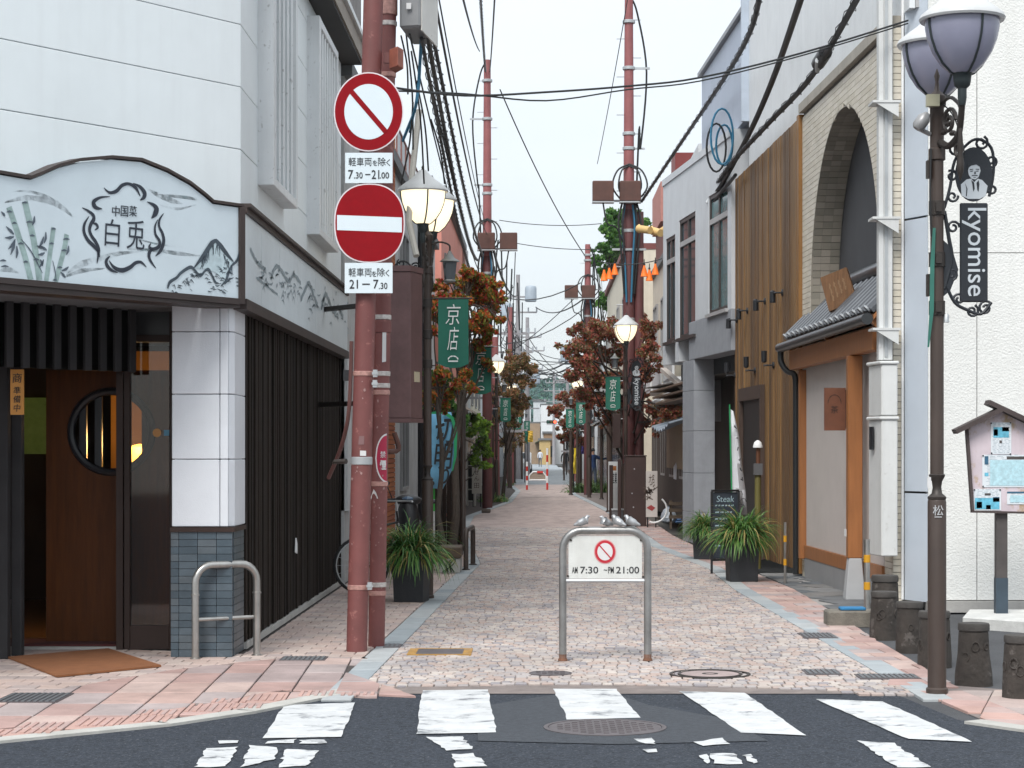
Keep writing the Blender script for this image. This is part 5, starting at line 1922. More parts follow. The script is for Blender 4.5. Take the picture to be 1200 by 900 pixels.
for i, (a, b, z0, z1) in enumerate(wins):
 fr = MB()
 fr.prism(bq(a, a + 0.07, -0.02, -0.2), z0, z1)
 fr.prism(bq(b - 0.07, b, -0.02, -0.2), z0, z1)
 fr.prism(bq(a + 0.07, b - 0.07, -0.022, -0.2), z0, z0 + 0.06)
 fr.prism(bq(a + 0.07, b - 0.07, -0.022, -0.2), z1 - 0.07, z1)
 mid = (a + b) / 2
 fr.prism(bq(mid - 0.04, mid + 0.04, -0.024, -0.2), z0 + 0.06, z1 - 0.07)
 f = fr.build('window_frame', WF, gb)
 tz_ = z1 - 0.5
 k = MB(); k.prism(bq(a + 0.07, b - 0.07, -0.012, -0.19), tz_, tz_ + 0.09); k.build('transom', WFG, f)
 for (u0, u1) in ((a + 0.07, mid - 0.04), (mid + 0.04, b - 0.07)):
  for (v0, v1) in ((z0 + 0.06, tz_), (tz_ + 0.09, z1 - 0.07)):
   k = MB(); k.prism(bq(u0, u1, -0.05, -0.07), v0, v1); k.build('window_pane', WGT if i == 0 else WG, f)
 k = MB(); k.prism(bq(a - 0.06, b + 0.06, 0.05, -0.02), z0 - 0.06, z0 - 0.003); k.build('sill', WFG if i == 0 else WF, gb)
# pillar and porch
for i in range(5):
 m = MB()
 z0, z1 = [0, 0.55, 1.25, 2.0, 2.72][i], [0.55, 1.25, 2.0, 2.72, 3.268][i]
 m.prism([(2.745, 36.4), (3.12, 36.4), (2.98, 37.5), (2.625, 37.5)], z0 + 0.003, z1 - 0.003)
 m.build('pillar', GREYCONC, gb, bevel=0.004)
m = MB(); m.box(3.0, 6, 38.6, 38.8, 2.2, 3.2); m.build('porch_end_wall', mat('porch_white', (0.5, 0.5, 0.5), 0.8, var=0.1), gb)
m = MB(); m.prism(bq(33.9, 44, -0.36, -3.5), 2.98, 3.0); m.build('porch_ceiling', mat('porch_dark', (0.10, 0.085, 0.075), 0.8), gb)
m = MB(); m.prism([(3.45, 33.9), (3.4, 44), (3.6, 44), (3.6, 33.9)], 0, 3.0); m.build('shop_front_wall', mat('shop_dark', (0.05, 0.036, 0.027), 0.7, var=0.4, grain=(3, 3, 0.5)), gb)
m = MB(); m.prism([(3.15, 39.9), (3.15, 44.6), (3.19, 44.6), (3.19, 39.9)], 1.25, 3.0); m.build('shop_panel', mat('shop_tan', (0.22, 0.165, 0.105), 0.8, var=0.15, scale=5), gb)
m = MB(); m.prism([(3.14, 39.9), (3.14, 44.6), (3.19, 44.6), (3.19, 39.9)], 0.0, 1.22); m.build('shop_base', mat('shop_base', (0.05, 0.055, 0.065), 0.6), gb)
for k_ in range(3):
 m = MB(); m.prism([(2.72 - 0.05 * k_, 37.6), (2.45 - 0.05 * k_, 43.5), (2.8, 43.5), (3.2, 37.6)], 2.62 + k_ * 0.13, 2.55 + k_ * 0.13 + 0.10); m.build('awning_board', mat('awning_brown', (0.16, 0.10, 0.065), 0.7, var=0.3), gb)
m = MB()
m.bar((2.45, 40.5, 3.25), (2.95, 38.2, 2.6), 0.12, 0.08)
m.build('stay', mat('stay_beige', (0.42, 0.37, 0.33), 0.7), gb)
# wavy tin hood above the shop entrance
hd = thing('shop_hood', 'blue grey corrugated hood over the dark noren shop entrance', 'awning', (2.6, 40, 2.2))
m = MB()
nw = 40
for i in range(nw):
 y0, y1 = 38.2 + i * 5.0 / nw, 38.2 + (i + 1) * 5.0 / nw
 w0, w1 = 0.025 * math.sin(i * 1.1), 0.025 * math.sin((i + 1) * 1.1)
 sag0, sag1 = -0.12 * math.sin(PI * i / nw), -0.12 * math.sin(PI * (i + 1) / nw)
 hx = lambda y: 2.42 - 0.01 * (y - 38)
 A = [(hx(y0), y0, 2.15 + w0 + sag0), (hx(y1), y1, 2.15 + w1 + sag1), (hx(y1) + 0.75, y1, 2.36 + w1), (hx(y0) + 0.75, y0, 2.36 + w0)]
 m.slab(A, (0, 0, 0.02))
m.build('sheet', mat('hood_tin', (0.20, 0.24, 0.285), 0.5, var=0.35, scale=6, metal=0.2), hd)
m = MB()
m.bar((3.16, 38.3, 2.38), (3.12, 43.1, 2.38), 0.06, 0.06)
m.build('frame', IRON, hd)
# tall blue-grey panel wall beyond the siding
tp_ = thing('panel_building', 'tall blue grey panelled wall above the window building', 'building', (3.3, 35, 6))
for i, (a, b) in enumerate(((32.6, 34.0), (34.0, 35.4), (35.4, 36.8), (36.8, 38.2))):
 for z0, z1 in ((6.9, 7.9), (7.9, 8.62)):
  m = MB(); m.prism(fq(a + 0.004, b - 0.004, -0.04, -0.14), z0 + 0.004, z1 - 0.004); m.build('panel', GP, tp_)
m = MB(); m.prism(fq(32.6, 38.2, -0.145, -3), 6.88, 8.6); m.build('core', mat('panel_core', (0.3, 0.32, 0.36), 0.8), tp_)
m = MB(); m.prism(fq(32.55, 38.3, 0.03, -0.3), 8.625, 8.70); m.build('coping', mat('coping_grey', (0.25, 0.26, 0.28), 0.5), tp_)
m = MB(); m.prism(fq(32.5, 32.59, 0.02, -0.3), 6.88, 9.6); m.build('edge_post', mat('edge_blue', (0.42, 0.48, 0.56), 0.5), tp_)

# ================================================================ small things on the right
# log-like concrete stools
STOOL = mat('stool_concrete', (0.042, 0.035, 0.030), 0.9, var=0.45, scale=9, bump=0.8, bscale=30, spots=0.65, spot_col=(0.13, 0.115, 0.105), spot_scale=7)
STOOLTOP = mat('stool_top', (0.052, 0.047, 0.043), 0.85, var=0.35, scale=8, bump=0.4)
slabels = ['dark log-shaped stool behind the first one, only its top showing by the yellow-banded bollard', 'dark log-shaped stool standing at the end of the low concrete ledge', 'dark log-shaped stool before the blue-white corner flashing', 'dark log-shaped stool half hidden behind the lamp post', 'dark flared log-shaped stool on the asphalt beside the lamp post', 'dark log-shaped stool nearest the road, cut off by the picture edge']
def stool(px, pyb, wpx, hpx, label, seed, base_w=1.1):
 c = G(px, pyb)
 s = c.y / FOC
 r_, h = wpx * s / 2, hpx * s
 rn = random.Random(seed)
 t = thing('log_stool', label, 'stool', tuple(c), 'log-shaped concrete stools on the asphalt')
 m = MB()
 n = 22
 vs, fs = [], []
 prof = [(base_w, -0.05), (base_w * 0.99, 0.15), (1.02, 0.5), (0.97, 0.8), (0.95, 0.855), (0.90, 0.86)]
 ph = [rn.uniform(0, 6) for _ in range(4)]
 for (rr_, zz) in prof:
  for j in range(n):
   a = 2 * PI * j / n
   q = rr_ * r_ * (1 + 0.03 * math.sin(3 * a + ph[0]) + 0.02 * math.sin(7 * a + ph[1] + zz * 3))
   vs.append((c.x + q * math.cos(a), c.y + q * math.sin(a), zz * h))
 for i in range(len(prof) - 1):
  for j in range(n):
   fs.append([i * n + j, i * n + (j + 1) % n, (i + 1) * n + (j + 1) % n, (i + 1) * n + j])
 m.add(vs, fs, 0, True)
 m.poly(vs[-n:])
 for kx in range(4):      # carved knot rings on the bark
  a = rn.uniform(PI * 1.05, PI * 1.95)
  zz = rn.uniform(0.2, 0.65) * h
  ct = Vector((c.x + r_ * 1.03 * math.cos(a), c.y + r_ * 1.03 * math.sin(a), zz))
  ex, ey = Vector((-math.sin(a), math.cos(a), 0)), Vector((0, 0, 1))
  rk = rn.uniform(0.018, 0.03)
  m.tube([ct + ex * rk * math.cos(2 * PI * i / 12) + ey * rk * 1.3 * math.sin(2 * PI * i / 12) for i in range(12)], 0.006, 5, closed=True)
 m.build('trunk', STOOL, t)
 m = MB()
 m.lathe([(r_ * 0.93, 0.86 * h + 0.001), (r_ * 1.02, 0.885 * h), (r_ * 1.03, 0.97 * h), (r_ * 0.97, h), (0.001, h)], c, 22)
 m.build('seat', STOOLTOP, t)
stool(1037, 735, 31, 61, slabels[0], 1)
stool(1036, 747, 30, 54, slabels[1], 2)
stool(1066, 762, 31, 57, slabels[2], 3)
stool(1095, 779, 36, 63, slabels[3], 4)
stool(1141, 800, 36, 70, slabels[4], 5, 1.2)
stool(1196, 817, 38, 73, slabels[5], 6)
# yellow-banded bollards
for px, pyb, top, r_, lab in ((920, 684, 612, 0.018, 'thin steel bollard with two yellow bands beside the timber slats'), (1016, 716, 632, 0.032, 'thicker steel bollard with two yellow bands beside the porch post')):
 c = G(px, pyb)
 s = c.y / FOC
 t = thing('bollard', lab, 'bollard', tuple(c), 'yellow-banded steel bollards')
 m = MB()
 m.tube([c, c + Vector((0, 0, (pyb - top) * s))], r_, 12)
 m.build('post', STEEL, t)
 for f in (0.35, 0.73):
  z = (pyb - top) * s * f
  m = MB()
  m.lathe([(r_ + 0.0005, -0.04), (r_ + 0.003, -0.038), (r_ + 0.003, 0.038), (r_ + 0.0005, 0.04)], c + Vector((0, 0, z)), 12)
  m.build('yellow_band', mat('reflector_yellow', (0.55, 0.27, 0.01), 0.5, var=0.15), t)
# low concrete ledge with a blue cloth
a, b = G(970, 733), G(1040, 733)
m = MB(); m.box(a.x, b.x + 0.1, a.y, a.y + 0.30, -0.03, 0.135); m.build('concrete_ledge', mat('ledge', (0.17, 0.155, 0.13), 0.95, var=0.35, scale=8, bump=0.8, bscale=60), bevel=0.015, label='low rough concrete ledge at the edge of the asphalt lot', cat='ledge')
m = MB(); m.box(a.x + 0.13, a.x + 0.37, a.y + 0.05, a.y + 0.22, 0.136, 0.165); m.build('blue_cloth', mat('blue_cloth', (0.02, 0.16, 0.34), 0.7, var=0.3), bevel=0.008, label='folded blue cloth lying on the low concrete ledge', cat='cloth')
# white slab under the notice board
p0, p1 = G(1128, 734), G(1260, 742)
m = MB(); m.prism([(p0.x, p0.y), (p1.x, p0.y - 0.9), (p1.x, p0.y + 0.9), (p0.x + 0.25, p0.y + 0.9)], -0.03, 0.09); m.build('stone_slab', mat('slab_white', (0.55, 0.55, 0.53), 0.8, var=0.2, scale=6, bump=0.4), bevel=0.01, label='pale stone slab under the notice board post', cat='slab')

# ---------------------------------------------------------------- notice board
Y = 19.6
nb_ = thing('notice_board', 'house shaped pink notice board on one post with pinned sheets', 'notice board', (W(1172, 0, Y).x, Y, 0.09))
PINKB = mat('peeling_pink', (0.58, 0.50, 0.535), 0.8, var=0.12, scale=4, spots=0.85, spot_col=(0.40, 0.28, 0.15), spot_scale=(6, 6, 4), streak=0.25, streak_col=(0.40, 0.32, 0.33))
pts = [W(1132, 499, Y), W(1167, 480, Y), W(1206, 499, Y), W(1212, 600, Y), W(1140, 598, Y)]
m = MB(); m.slab(pts, (0, 0.05, 0)); m.build('board', PINKB, nb_)
RB = mat('board_frame', (0.055, 0.04, 0.038), 0.7, var=0.3)
m = MB()
m.bar(W(1118, 506, Y) + Vector((0, -0.02, 0)), W(1172, 479.5, Y) + Vector((0, -0.02, 0)), 0.20, 0.045)
m.bar(W(1156, 471.5, Y) + Vector((0, -0.02, 0)), W(1225, 504, Y) + Vector((0, -0.02, 0)), 0.202, 0.045)
m.build('roof', RB, nb_)
m = MB()
m.bar(W(1132.5, 500, Y - 0.01), W(1139.5, 599, Y - 0.01), 0.07, 0.025, up=(1, 0, 0))
m.bar(W(1138, 599.5, Y - 0.01), W(1213, 601, Y - 0.01), 0.07, 0.02)
m.build('frame', RB, nb_)
m = MB()
m.box(W(1168, 0, Y).x, W(1181, 0, Y).x, Y + 0.01, Y + 0.1, 0.43, W(0, 600.5, Y).z)
m.build('post', mat('post_grey', (0.075, 0.065, 0.062), 0.7, var=0.3, streak=0.4, streak_col=(0.03, 0.026, 0.025)), nb_)
m = MB()
m.box(W(1167.5, 0, Y).x, W(1181.5, 0, Y).x, Y + 0.004, Y + 0.106, 0.09, 0.43)
m.build('post_sleeve', mat('sleeve_blue', (0.035, 0.055, 0.075), 0.6, var=0.3), nb_)
def sheet(px0, py0, px1, py1, deco, lab):
 o = MB(); a, b = W(px0, py0, Y), W(px1, py1, Y)
 o.box(a.x, b.x, Y - 0.006, Y - 0.002, b.z, a.z)
 t = o.build('notice_sheet', mat('notice_paper', (0.66, 0.70, 0.73), 0.6, var=0.05), label=lab, cat='notice', group='sheets pinned to the notice board')
 loc = OFF[t.name]
 rn = random.Random(px0)
 k = MB()
 for i in range(int((a.z - b.z) / 0.014)):
  zz = b.z + 0.012 + i * 0.014
  u = rn.uniform(0.06, 0.14)
  while u < 0.9:
   w = rn.uniform(0.05, 0.22)
   k.poly([(a.x + (b.x - a.x) * u, Y - 0.0065, zz), (a.x + (b.x - a.x) * min(u + w, 0.95), Y - 0.0065, zz), (a.x + (b.x - a.x) * min(u + w, 0.95), Y - 0.0065, zz + 0.006), (a.x + (b.x - a.x) * u, Y - 0.0065, zz + 0.006)])
   u += w + rn.uniform(0.03, 0.12)
 k.build('printed_line', mat('print_grey', (0.40, 0.46, 0.50), 0.7, var=0.3, scale=30), t, kind='stuff')
 for (fx0, fy0, fx1, fy1, m_) in deco:
  k = MB()
  k.box(a.x + (b.x - a.x) * fx0, a.x + (b.x - a.x) * fx1, Y - 0.0080, Y - 0.0068, b.z + (a.z - b.z) * (1 - fy1), b.z + (a.z - b.z) * (1 - fy0))
  k.build('printed_block', m_, t)
 return t
CY = mat('cyan_print', (0.12, 0.42, 0.56), 0.6, var=0.5, scale=18)
CYL = mat('pale_cyan_print', (0.42, 0.62, 0.68), 0.6, var=0.3, scale=22, spots=0.5, spot_col=(0.2, 0.42, 0.5), spot_scale=24)
NV = mat('navy_print', (0.03, 0.10, 0.17), 0.6, var=0.4, scale=15)
sheet(1161, 495, 1185, 532, [(0.12, 0.15, 0.88, 0.48, CY), (0.55, 0.15, 0.88, 0.28, NV), (0.14, 0.22, 0.34, 0.42, NV), (0.42, 0.57, 0.54, 0.66, MATS['post_grey'])], 'upright white notice with blue pictures, topmost on the pink board')
sheet(1151, 533, 1216, 571, [(0.04, 0.04, 0.11, 0.3, NV), (0.04, 0.55, 0.11, 0.66, CY), (0.14, 0.16, 0.95, 0.95, CYL), (0.44, 0.05, 0.78, 0.14, MATS['post_grey'])], 'wide pale map sheet in the middle of the pink board')
sheet(1141, 573, 1173, 598, [(0.04, 0.42, 0.94, 0.95, CY), (0.7, 0.38, 0.94, 0.6, NV), (0.1, 0.6, 0.3, 0.9, NV), (0.45, 0.75, 0.62, 0.95, NV), (0.4, 0.2, 0.62, 0.3, MATS['post_grey'])], 'white sheet with blue photographs at the bottom corner of the pink board')
sheet(1180, 576, 1216, 591, [(0.0, 0.0, 1.0, 0.14, NV), (0.1, 0.3, 0.9, 0.85, CYL)], 'small blue-edged sheet at the bottom of the pink board')
for px, py in ((1161.5, 496), (1184, 495.5), (1162, 531), (1184, 532), (1152, 534), (1216, 535), (1152, 570), (1142, 574), (1172, 574)):
 p = W(px, py, Y - 0.01)
 m = MB(); m.lathe([(0.008, 0), (0.008, 0.004), (0.001, 0.006)], p, 6, mtx=Matrix.Rotation(R(90), 3, 'X')); m.build('pin', BLACK, nb_)

# ---------------------------------------------------------------- no-entry barrier with the sign plate, and the pigeons on it
a, b = G(659.5, 774), G(759, 774)
br = thing('street_barrier', 'grey steel arch barrier carrying a white plate with a no-parking ring', 'barrier', ((a.x + b.x) / 2, a.y, 0))
YB = a.y
s = YB / FOC
H_ = (774 - 621.5) * s
m = MB(); m.tube(hoop(a, b, H_, 0.03, rad=0.15), 0.030, 14); m.build('hoop', mat('barrier_steel', (0.30, 0.30, 0.295), 0.38, metal=0.75, var=0.3, scale=5, streak=0.5, streak_col=(0.18, 0.17, 0.16)), br)
z = W(0, 680.5, YB).z
m = MB(); m.tube([(a.x + 0.02, YB, z), (b.x - 0.02, YB, z)], 0.014, 10); m.build('cross_bar', ALUM, br)
x0_, x1_ = a.x + 0.045, b.x - 0.045
zt, zb = W(0, 628, YB).z, W(0, 678, YB).z
c_ = 0.05
m = MB(); m.slab([(x0_, YB - 0.004, zb), (x1_, YB - 0.004, zb), (x1_, YB - 0.004, zt - c_), (x1_ - 0.02, YB - 0.004, zt - 0.015), (x1_ - c_, YB - 0.004, zt), (x0_ + c_, YB - 0.004, zt), (x0_ + 0.02, YB - 0.004, zt - 0.015), (x0_, YB - 0.004, zt - c_)], (0, 0.005, 0))
m.build('sign_plate', mat('plate_offwhite', (0.60, 0.61, 0.585), 0.5, var=0.1, scale=5, streak=0.3, streak_col=(0.42, 0.41, 0.37)), br)
c = W(709, 646.5, YB)
m = MB(); disc(m, c, 13.0 * s, 14.3 * s, YB - 0.0062, 0.0018); m.build('ring_edge', mat('pink_edge', (0.6, 0.30, 0.30), 0.5), br)
m = MB(); disc(m, c, 11.8 * s, 13.2 * s, YB - 0.0080, 0.0016); m.build('red_ring', mat('ring_red', (0.46, 0.012, 0.028), 0.5, var=0.1), br)
m = MB(); disc(m, c, 9.0 * s, 10.2 * s, YB - 0.0096, 0.0014); m.build('ring_centre', mat('ring_white', (0.64, 0.63, 0.63), 0.5), br)
m = MB()
u = Vector((0.66, 0, -0.75)).normalized(); v_ = Vector((-u.z, 0, u.x)); cc2 = Vector((c.x, YB - 0.0112, c.z))
m.slab([cc2 - u * 10 * s - v_ * 0.7 * s, cc2 + u * 10 * s - v_ * 0.7 * s, cc2 + u * 10 * s + v_ * 0.7 * s, cc2 - u * 10 * s + v_ * 0.7 * s], (0, 0.0014, 0)); m.build('diagonal_bar', MATS['ring_red'], br)
m = MB()
for body, cx, w, h in (('AM', 673.5, 6.5, 7.5), ('7:30', 690.5, 21, 8), ('~', 709.5, 4, 1.4), ('PM', 716, 6.5, 7.5), ('21:00', 735.5, 27, 8)):
 text(m, body, W(cx, 668, YB - 0.005), (1, 0, 0), (0, 0, 1), w=w * s, h=h * s, bold=0.008)
m.build('lettering', INK, br)
for px, py in ((669, 633), (751, 633), (665.5, 675), (753.5, 676)):
 m = MB(); p = W(px, py, YB - 0.006); m.lathe([(0.009, 0), (0.009, 0.006), (0.001, 0.007)], p, 8, mtx=Matrix.Rotation(R(90), 3, 'X')); m.build('bolt', IRON, br)
for p in (a, b):
 m = MB(); m.lathe([(0.040, 0.0), (0.036, 0.012), (0.0305, 0.02), (0.0305, 0.05)], p, 14); m.build('rusty_foot', mat('rust_foot', (0.16, 0.075, 0.045), 0.9, var=0.4, scale=20), br)

def skin_mesh(name, verts, edges, radii, sub=1, root=0):
 me = bpy.data.meshes.new(name)
 me.from_pydata(verts, edges, [])
 o = bpy.data.objects.new(name, me)
 COL.objects.link(o)
 bm = bmesh.new(); bm.from_mesh(me)
 ly = bm.verts.layers.skin.verify()
 bm.verts.ensure_lookup_table()
 for i, v in enumerate(bm.verts):
  r_ = radii[i]
  v[ly].radius = r_ if isinstance(r_, tuple) else (r_, r_)
  v[ly].use_root = (i == root)
 bm.to_mesh(me); bm.free()
 sk = o.modifiers.new('skin', 'SKIN'); sk.use_smooth_shade = True
 if sub:
  sb = o.modifiers.new('sub', 'SUBSURF'); sb.levels = sub; sb.render_levels = sub
 dg = bpy.context.evaluated_depsgraph_get()
 res = bpy.data.meshes.new_from_object(o.evaluated_get(dg))
 bpy.data.objects.remove(o)
 res.name = name
 res.polygons.foreach_set('use_smooth', [True] * len(res.polygons))
 return res
bird_v = [(0.00, 0, 0.034), (0.020, 0, 0.046), (0.031, 0, 0.064), (0.035, 0, 0.078), (0.056, 0, 0.075), (-0.030, 0, 0.026), (-0.066, 0, 0.012)]
bird_e = [(0, 1), (1, 2), (2, 3), (3, 4), (0, 5), (5, 6)]
bird_r = [0.030, 0.027, 0.016, 0.017, 0.004, (0.020, 0.020), (0.010, 0.006)]
bme = skin_mesh('pigeon_figurine', bird_v, bird_e, bird_r, 1)
BIRD = mat('cast_pewter', (0.38, 0.39, 0.40), 0.4, metal=0.5, var=0.2, scale=30)
bme.materials.append(BIRD)
ztop = H_ + 0.030
for px, rz_, lab, sc_ in ((682.5, 0.1, 'cast pigeon figurine sitting apart from the other three on the barrier', 1.1), (710, PI + 0.5, 'cast pigeon figurine right above the red ring on the barrier', 1.05), (724.5, 2.6, 'cast pigeon figurine in the middle of the close trio on the barrier', 1.12), (740, 2.9, 'cast pigeon figurine at the end of the trio near the bend', 1.12)):
 o = bpy.data.objects.new('pigeon_figurine', bme); COL.objects.link(o)
 o.location = (W(px, 0, YB).x, YB, ztop - 0.004); o.rotation_euler = (0, 0, rz_); o.scale = (sc_,) * 3
 tag(o, lab, 'figurine', 'pigeon figurines on the barrier')


# ================================================================ street lamps
GLOBE_OFF = mat('globe_frosted', (0.27, 0.275, 0.36), 0.25, var=0.06, scale=4, spec=0.6)
GLOBE_ON = mat('globe_lit', (0.8, 0.76, 0.65), 0.4, var=0.02, emit=((1.0, 0.84, 0.56), 0.62))
CAPW = mat('lamp_cap', (0.50, 0.51, 0.51), 0.35, var=0.06, streak=0.15)
VERDI = mat('lamp_rib', (0.03, 0.04, 0.042), 0.45, metal=0.3, var=0.2)
BANNER = mat('banner_green', (0.012, 0.135, 0.092), 0.7, var=0.12, scale=3)
BANTXT = mat('banner_white', (0.74, 0.76, 0.74), 0.7)
SIGNIRON = mat('sign_iron', (0.022, 0.026, 0.032), 0.5, metal=0.3, var=0.2, bump=0.1)
SIGNLET = mat('sign_letter', (0.50, 0.54, 0.57), 0.5)
def spiral(c, r0, turns, ex, ey, r1=0.25, n=18, ph=0.0):
 return [Vector(c) + (Vector(ex) * math.cos(ph + turns * 2 * PI * i / n) + Vector(ey) * math.sin(ph + turns * 2 * PI * i / n)) * (r0 * (1 - (1 - r1) * i / n)) for i in range(n + 1)]
def make_lamp(label, lit, full, ax=0.0):
 t = thing('street_lamp', label, 'street lamp', (0, 0, 0), 'twin globe street lamps')
 m = MB(); m.lathe([(0.075, 0), (0.075, 0.03), (0.064, 0.04), (0.064, 1.30), (0.060, 1.315)], (0, 0, 0), 16); m.build('lower_post', BROWNPOST, t)
 m = MB(); m.lathe([(0.060, 1.316), (0.064, 1.325), (0.064, 1.335), (0.036, 1.36), (0.030, 1.40), (0.036, 1.44), (0.054, 1.475), (0.056, 1.485), (0.050, 1.49)], (0, 0, 0), 16); m.build('collar', IRON, t)
 m = MB(); m.lathe([(0.047, 1.49), (0.045, 3.62), (0.058, 3.63), (0.058, 3.70), (0.048, 3.71), (0.048, 3.98), (0.062, 4.0), (0.062, 4.06), (0.02, 4.1), (0.012, 4.16), (0.02, 4.2), (0.002, 4.25)], (0, 0, 0), 16); m.build('upper_post', BROWNPOST, t)
 for z in (2.62, 2.95, 3.30):
  m = MB(); m.lathe([(0.047, z - 0.05), (0.056, z - 0.048), (0.056, z + 0.048), (0.047, z + 0.05)], (0, 0, 0), 14); m.box(-0.02, 0.02, -0.075, -0.05, z - 0.03, z + 0.03); m.build('clamp', IRON, t)
 for sy in (-1, 1):
  m = MB()
  m.tube(bez([(0, 0.05 * sy, 3.74), (0, 0.18 * sy, 3.70), (0, 0.34 * sy, 3.78), (0, 0.42 * sy, 3.95)], 5), [0.026, 0.026, 0.024, 0.024, 0.024, 0.022, 0.022, 0.022, 0.022, 0.022, 0.022, 0.022, 0.022, 0.022, 0.022, 0.022][:16], 8)
  m.tube(spiral((0, 0.17 * sy, 3.86), 0.10, 1.4, (0, sy, 0), (0, 0, 1), 0.25), 0.013, 6)
  m.tube(spiral((0, 0.30 * sy, 3.66), 0.06, 1.2, (0, sy, 0), (0, 0, -1), 0.3), 0.011, 6)
  m.tube(bez([(0, 0.06 * sy, 4.0), (0, 0.2 * sy, 4.02), (0, 0.36 * sy, 3.92)], 5), 0.012, 6)
  m.lathe([(0.003, 3.44), (0.022, 3.50), (0.026, 3.56), (0.016, 3.62), (0.022, 3.64), (0.012, 3.80)], (0, 0.36 * sy, 0), 10)
  for k in range(5):
   a = k * 0.9
   m.ell((0.0, sy * (0.10 + 0.06 * k), 3.80 + 0.05 * math.sin(a * 2)), (0.022, 0.035, 0.02), 6, 4)
  m.v = [(v[0] + ax * min(1, abs(v[1]) / 0.3), v[1], v[2]) for v in m.v]
  m.build('arm', IRON, t)
  c = Vector((ax, 0.42 * sy, 0))
  g = MB()
  prof = [(0.055, 4.07), (0.085, 4.085), (0.145, 4.15), (0.195, 4.24), (0.228, 4.34), (0.243, 4.43), (0.246, 4.495), (0.24, 4.50)]
  prof = [(r_, 4.495 - (4.495 - z) * 0.85) for r_, z in prof]
  g.lathe(prof, c, 28)
  go_ = g.build('globe', GLOBE_ON if lit else GLOBE_OFF, t)
  for k in range(4):
   a = k * PI / 2 + 0.35
   rb_ = MB(); rb_.tube([Vector((math.cos(a) * (r_ + 0.004), math.sin(a) * (r_ + 0.004), z)) + c for r_, z in prof[:-1]], 0.0085, 6); rb_.build('rib', VERDI, go_)
  h = MB(); h.lathe([(0.022, 3.93), (0.030, 3.98), (0.030, 4.04), (0.052, 4.06), (0.058, 4.09), (0.062, 4.13), (0.08, 4.15), (0.05, 4.155)], c, 14); h.build('holder', VERDI, t)
  cpn = MB(); cpn.lathe([(0.24, 4.49), (0.275, 4.485), (0.283, 4.50), (0.272, 4.525), (0.21, 4.575), (0.14, 4.625), (0.08, 4.68), (0.04, 4.725), (0.02, 4.73)], c, 28); cpn.build('cap', CAPW, t)
  f = MB(); f.lathe([(0.02, 4.73), (0.012, 4.745), (0.016, 4.76), (0.003, 4.785)], c, 10); f.build('finial', IRON, t)
 # hanging iron sign with medallion
 hs = MB()
 hs.box(0.155, 0.345, -0.012, 0.012, 2.66, 3.335)
 s_ = hs.build('hanging_sign', SIGNIRON, t, bevel=0.008)
 fr = MB()
 for (cx, cz, r_, tr, ex, ph) in ((0.13, 3.70, 0.055, 1.3, 1, 0.5), (0.30, 3.745, 0.05, 1.3, -1, 2.0), (0.37, 3.62, 0.045, 1.2, 1, 4), (0.10, 3.52, 0.04, 1.2, -1, 1), (0.375, 3.43, 0.04, 1.2, 1, 2), (0.105, 3.38, 0.04, 1.2, -1, 3), (0.11, 3.17, 0.045, 1.3, 1, 0), (0.33, 2.62, 0.05, 1.3, 1, 1), (0.24, 2.60, 0.045, 1.3, -1, 2), (0.15, 2.68, 0.04, 1.2, -1, 0), (0.10, 2.85, 0.04, 1.2, 1, 5)):
  fr.tube(spiral((cx, 0, cz), r_, tr, (ex, 0, 0), (0, 0, 1), 0.3, 14, ph), 0.0095, 6)
 fr.tube(bez([(0.05, 0, 3.30), (0.09, 0, 3.45), (0.12, 0, 3.62), (0.20, 0, 3.73), (0.28, 0, 3.77), (0.37, 0, 3.71), (0.385, 0, 3.55), (0.355, 0, 3.38)], 4), 0.011, 6)
 fr.tube(bez([(0.05, 0, 3.28), (0.08, 0, 3.10), (0.10, 0, 2.95), (0.05, 0, 2.75)], 4), 0.014, 6)
 fr.tube(bez([(0.06, 0, 2.78), (0.12, 0, 2.66), (0.20, 0, 2.61), (0.30, 0, 2.58), (0.37, 0, 2.66)], 4), 0.012, 6)
 fr.slab([(0.045, -0.006, 2.70), (0.09, -0.006, 2.74), (0.145, -0.006, 2.88), (0.10, -0.006, 3.03), (0.045, -0.006, 3.08)], (0, 0.012, 0))
 fr.build('scroll_frame', SIGNIRON, t)
 md = MB()
 md.slab([(0.25 + 0.125 * math.cos(2 * PI * i / 28), -0.010, 3.53 + 0.185 * math.sin(2 * PI * i / 28)) for i in range(28)], (0, 0.02, 0))
 mdl = md.build('medallion', SIGNIRON, t)
 for sg in (-1, 1):
  k = MB()
  rt = Vector((-sg, 0, 0))   # right of the viewer on that face
  rt = Vector((1, 0, 0)) if sg < 0 else Vector((-1, 0, 0))
  text(k, 'kyomise', (0.25, 0.0135 * sg, 3.0), (0, 0, -1), rt, w=0.60, h=0.165, bold=0.004)
  k.build('lettering', SIGNLET, s_)
  b_ = MB()
  y0 = 0.0115 * sg
  def P(u, w): return (0.25 + u * (1 if sg < 0 else -1), y0, 3.53 + w)
  n_ = (0, sg, 0)
  def flat(pts): b_.slab([P(*p) for p in pts], (0, 0.002 * sg, 0))
  flat([(-0.085, -0.145), (-0.09, -0.07), (-0.05, -0.035), (-0.02, -0.03), (0.0, -0.055), (0.025, -0.03), (0.055, -0.04), (0.092, -0.08), (0.08, -0.145), (0.04, -0.168), (-0.04, -0.168)])
  flat([(-0.042, 0.03), (-0.036, -0.005), (-0.018, -0.03), (0.008, -0.036), (0.030, -0.02), (0.040, 0.01), (0.046, 0.028), (0.038, 0.07), (0.010, 0.088), (-0.022, 0.083), (-0.040, 0.06)])
  b_.build('portrait_bust', SIGNLET, mdl)
  b2 = MB()
  y0 = 0.0145 * sg
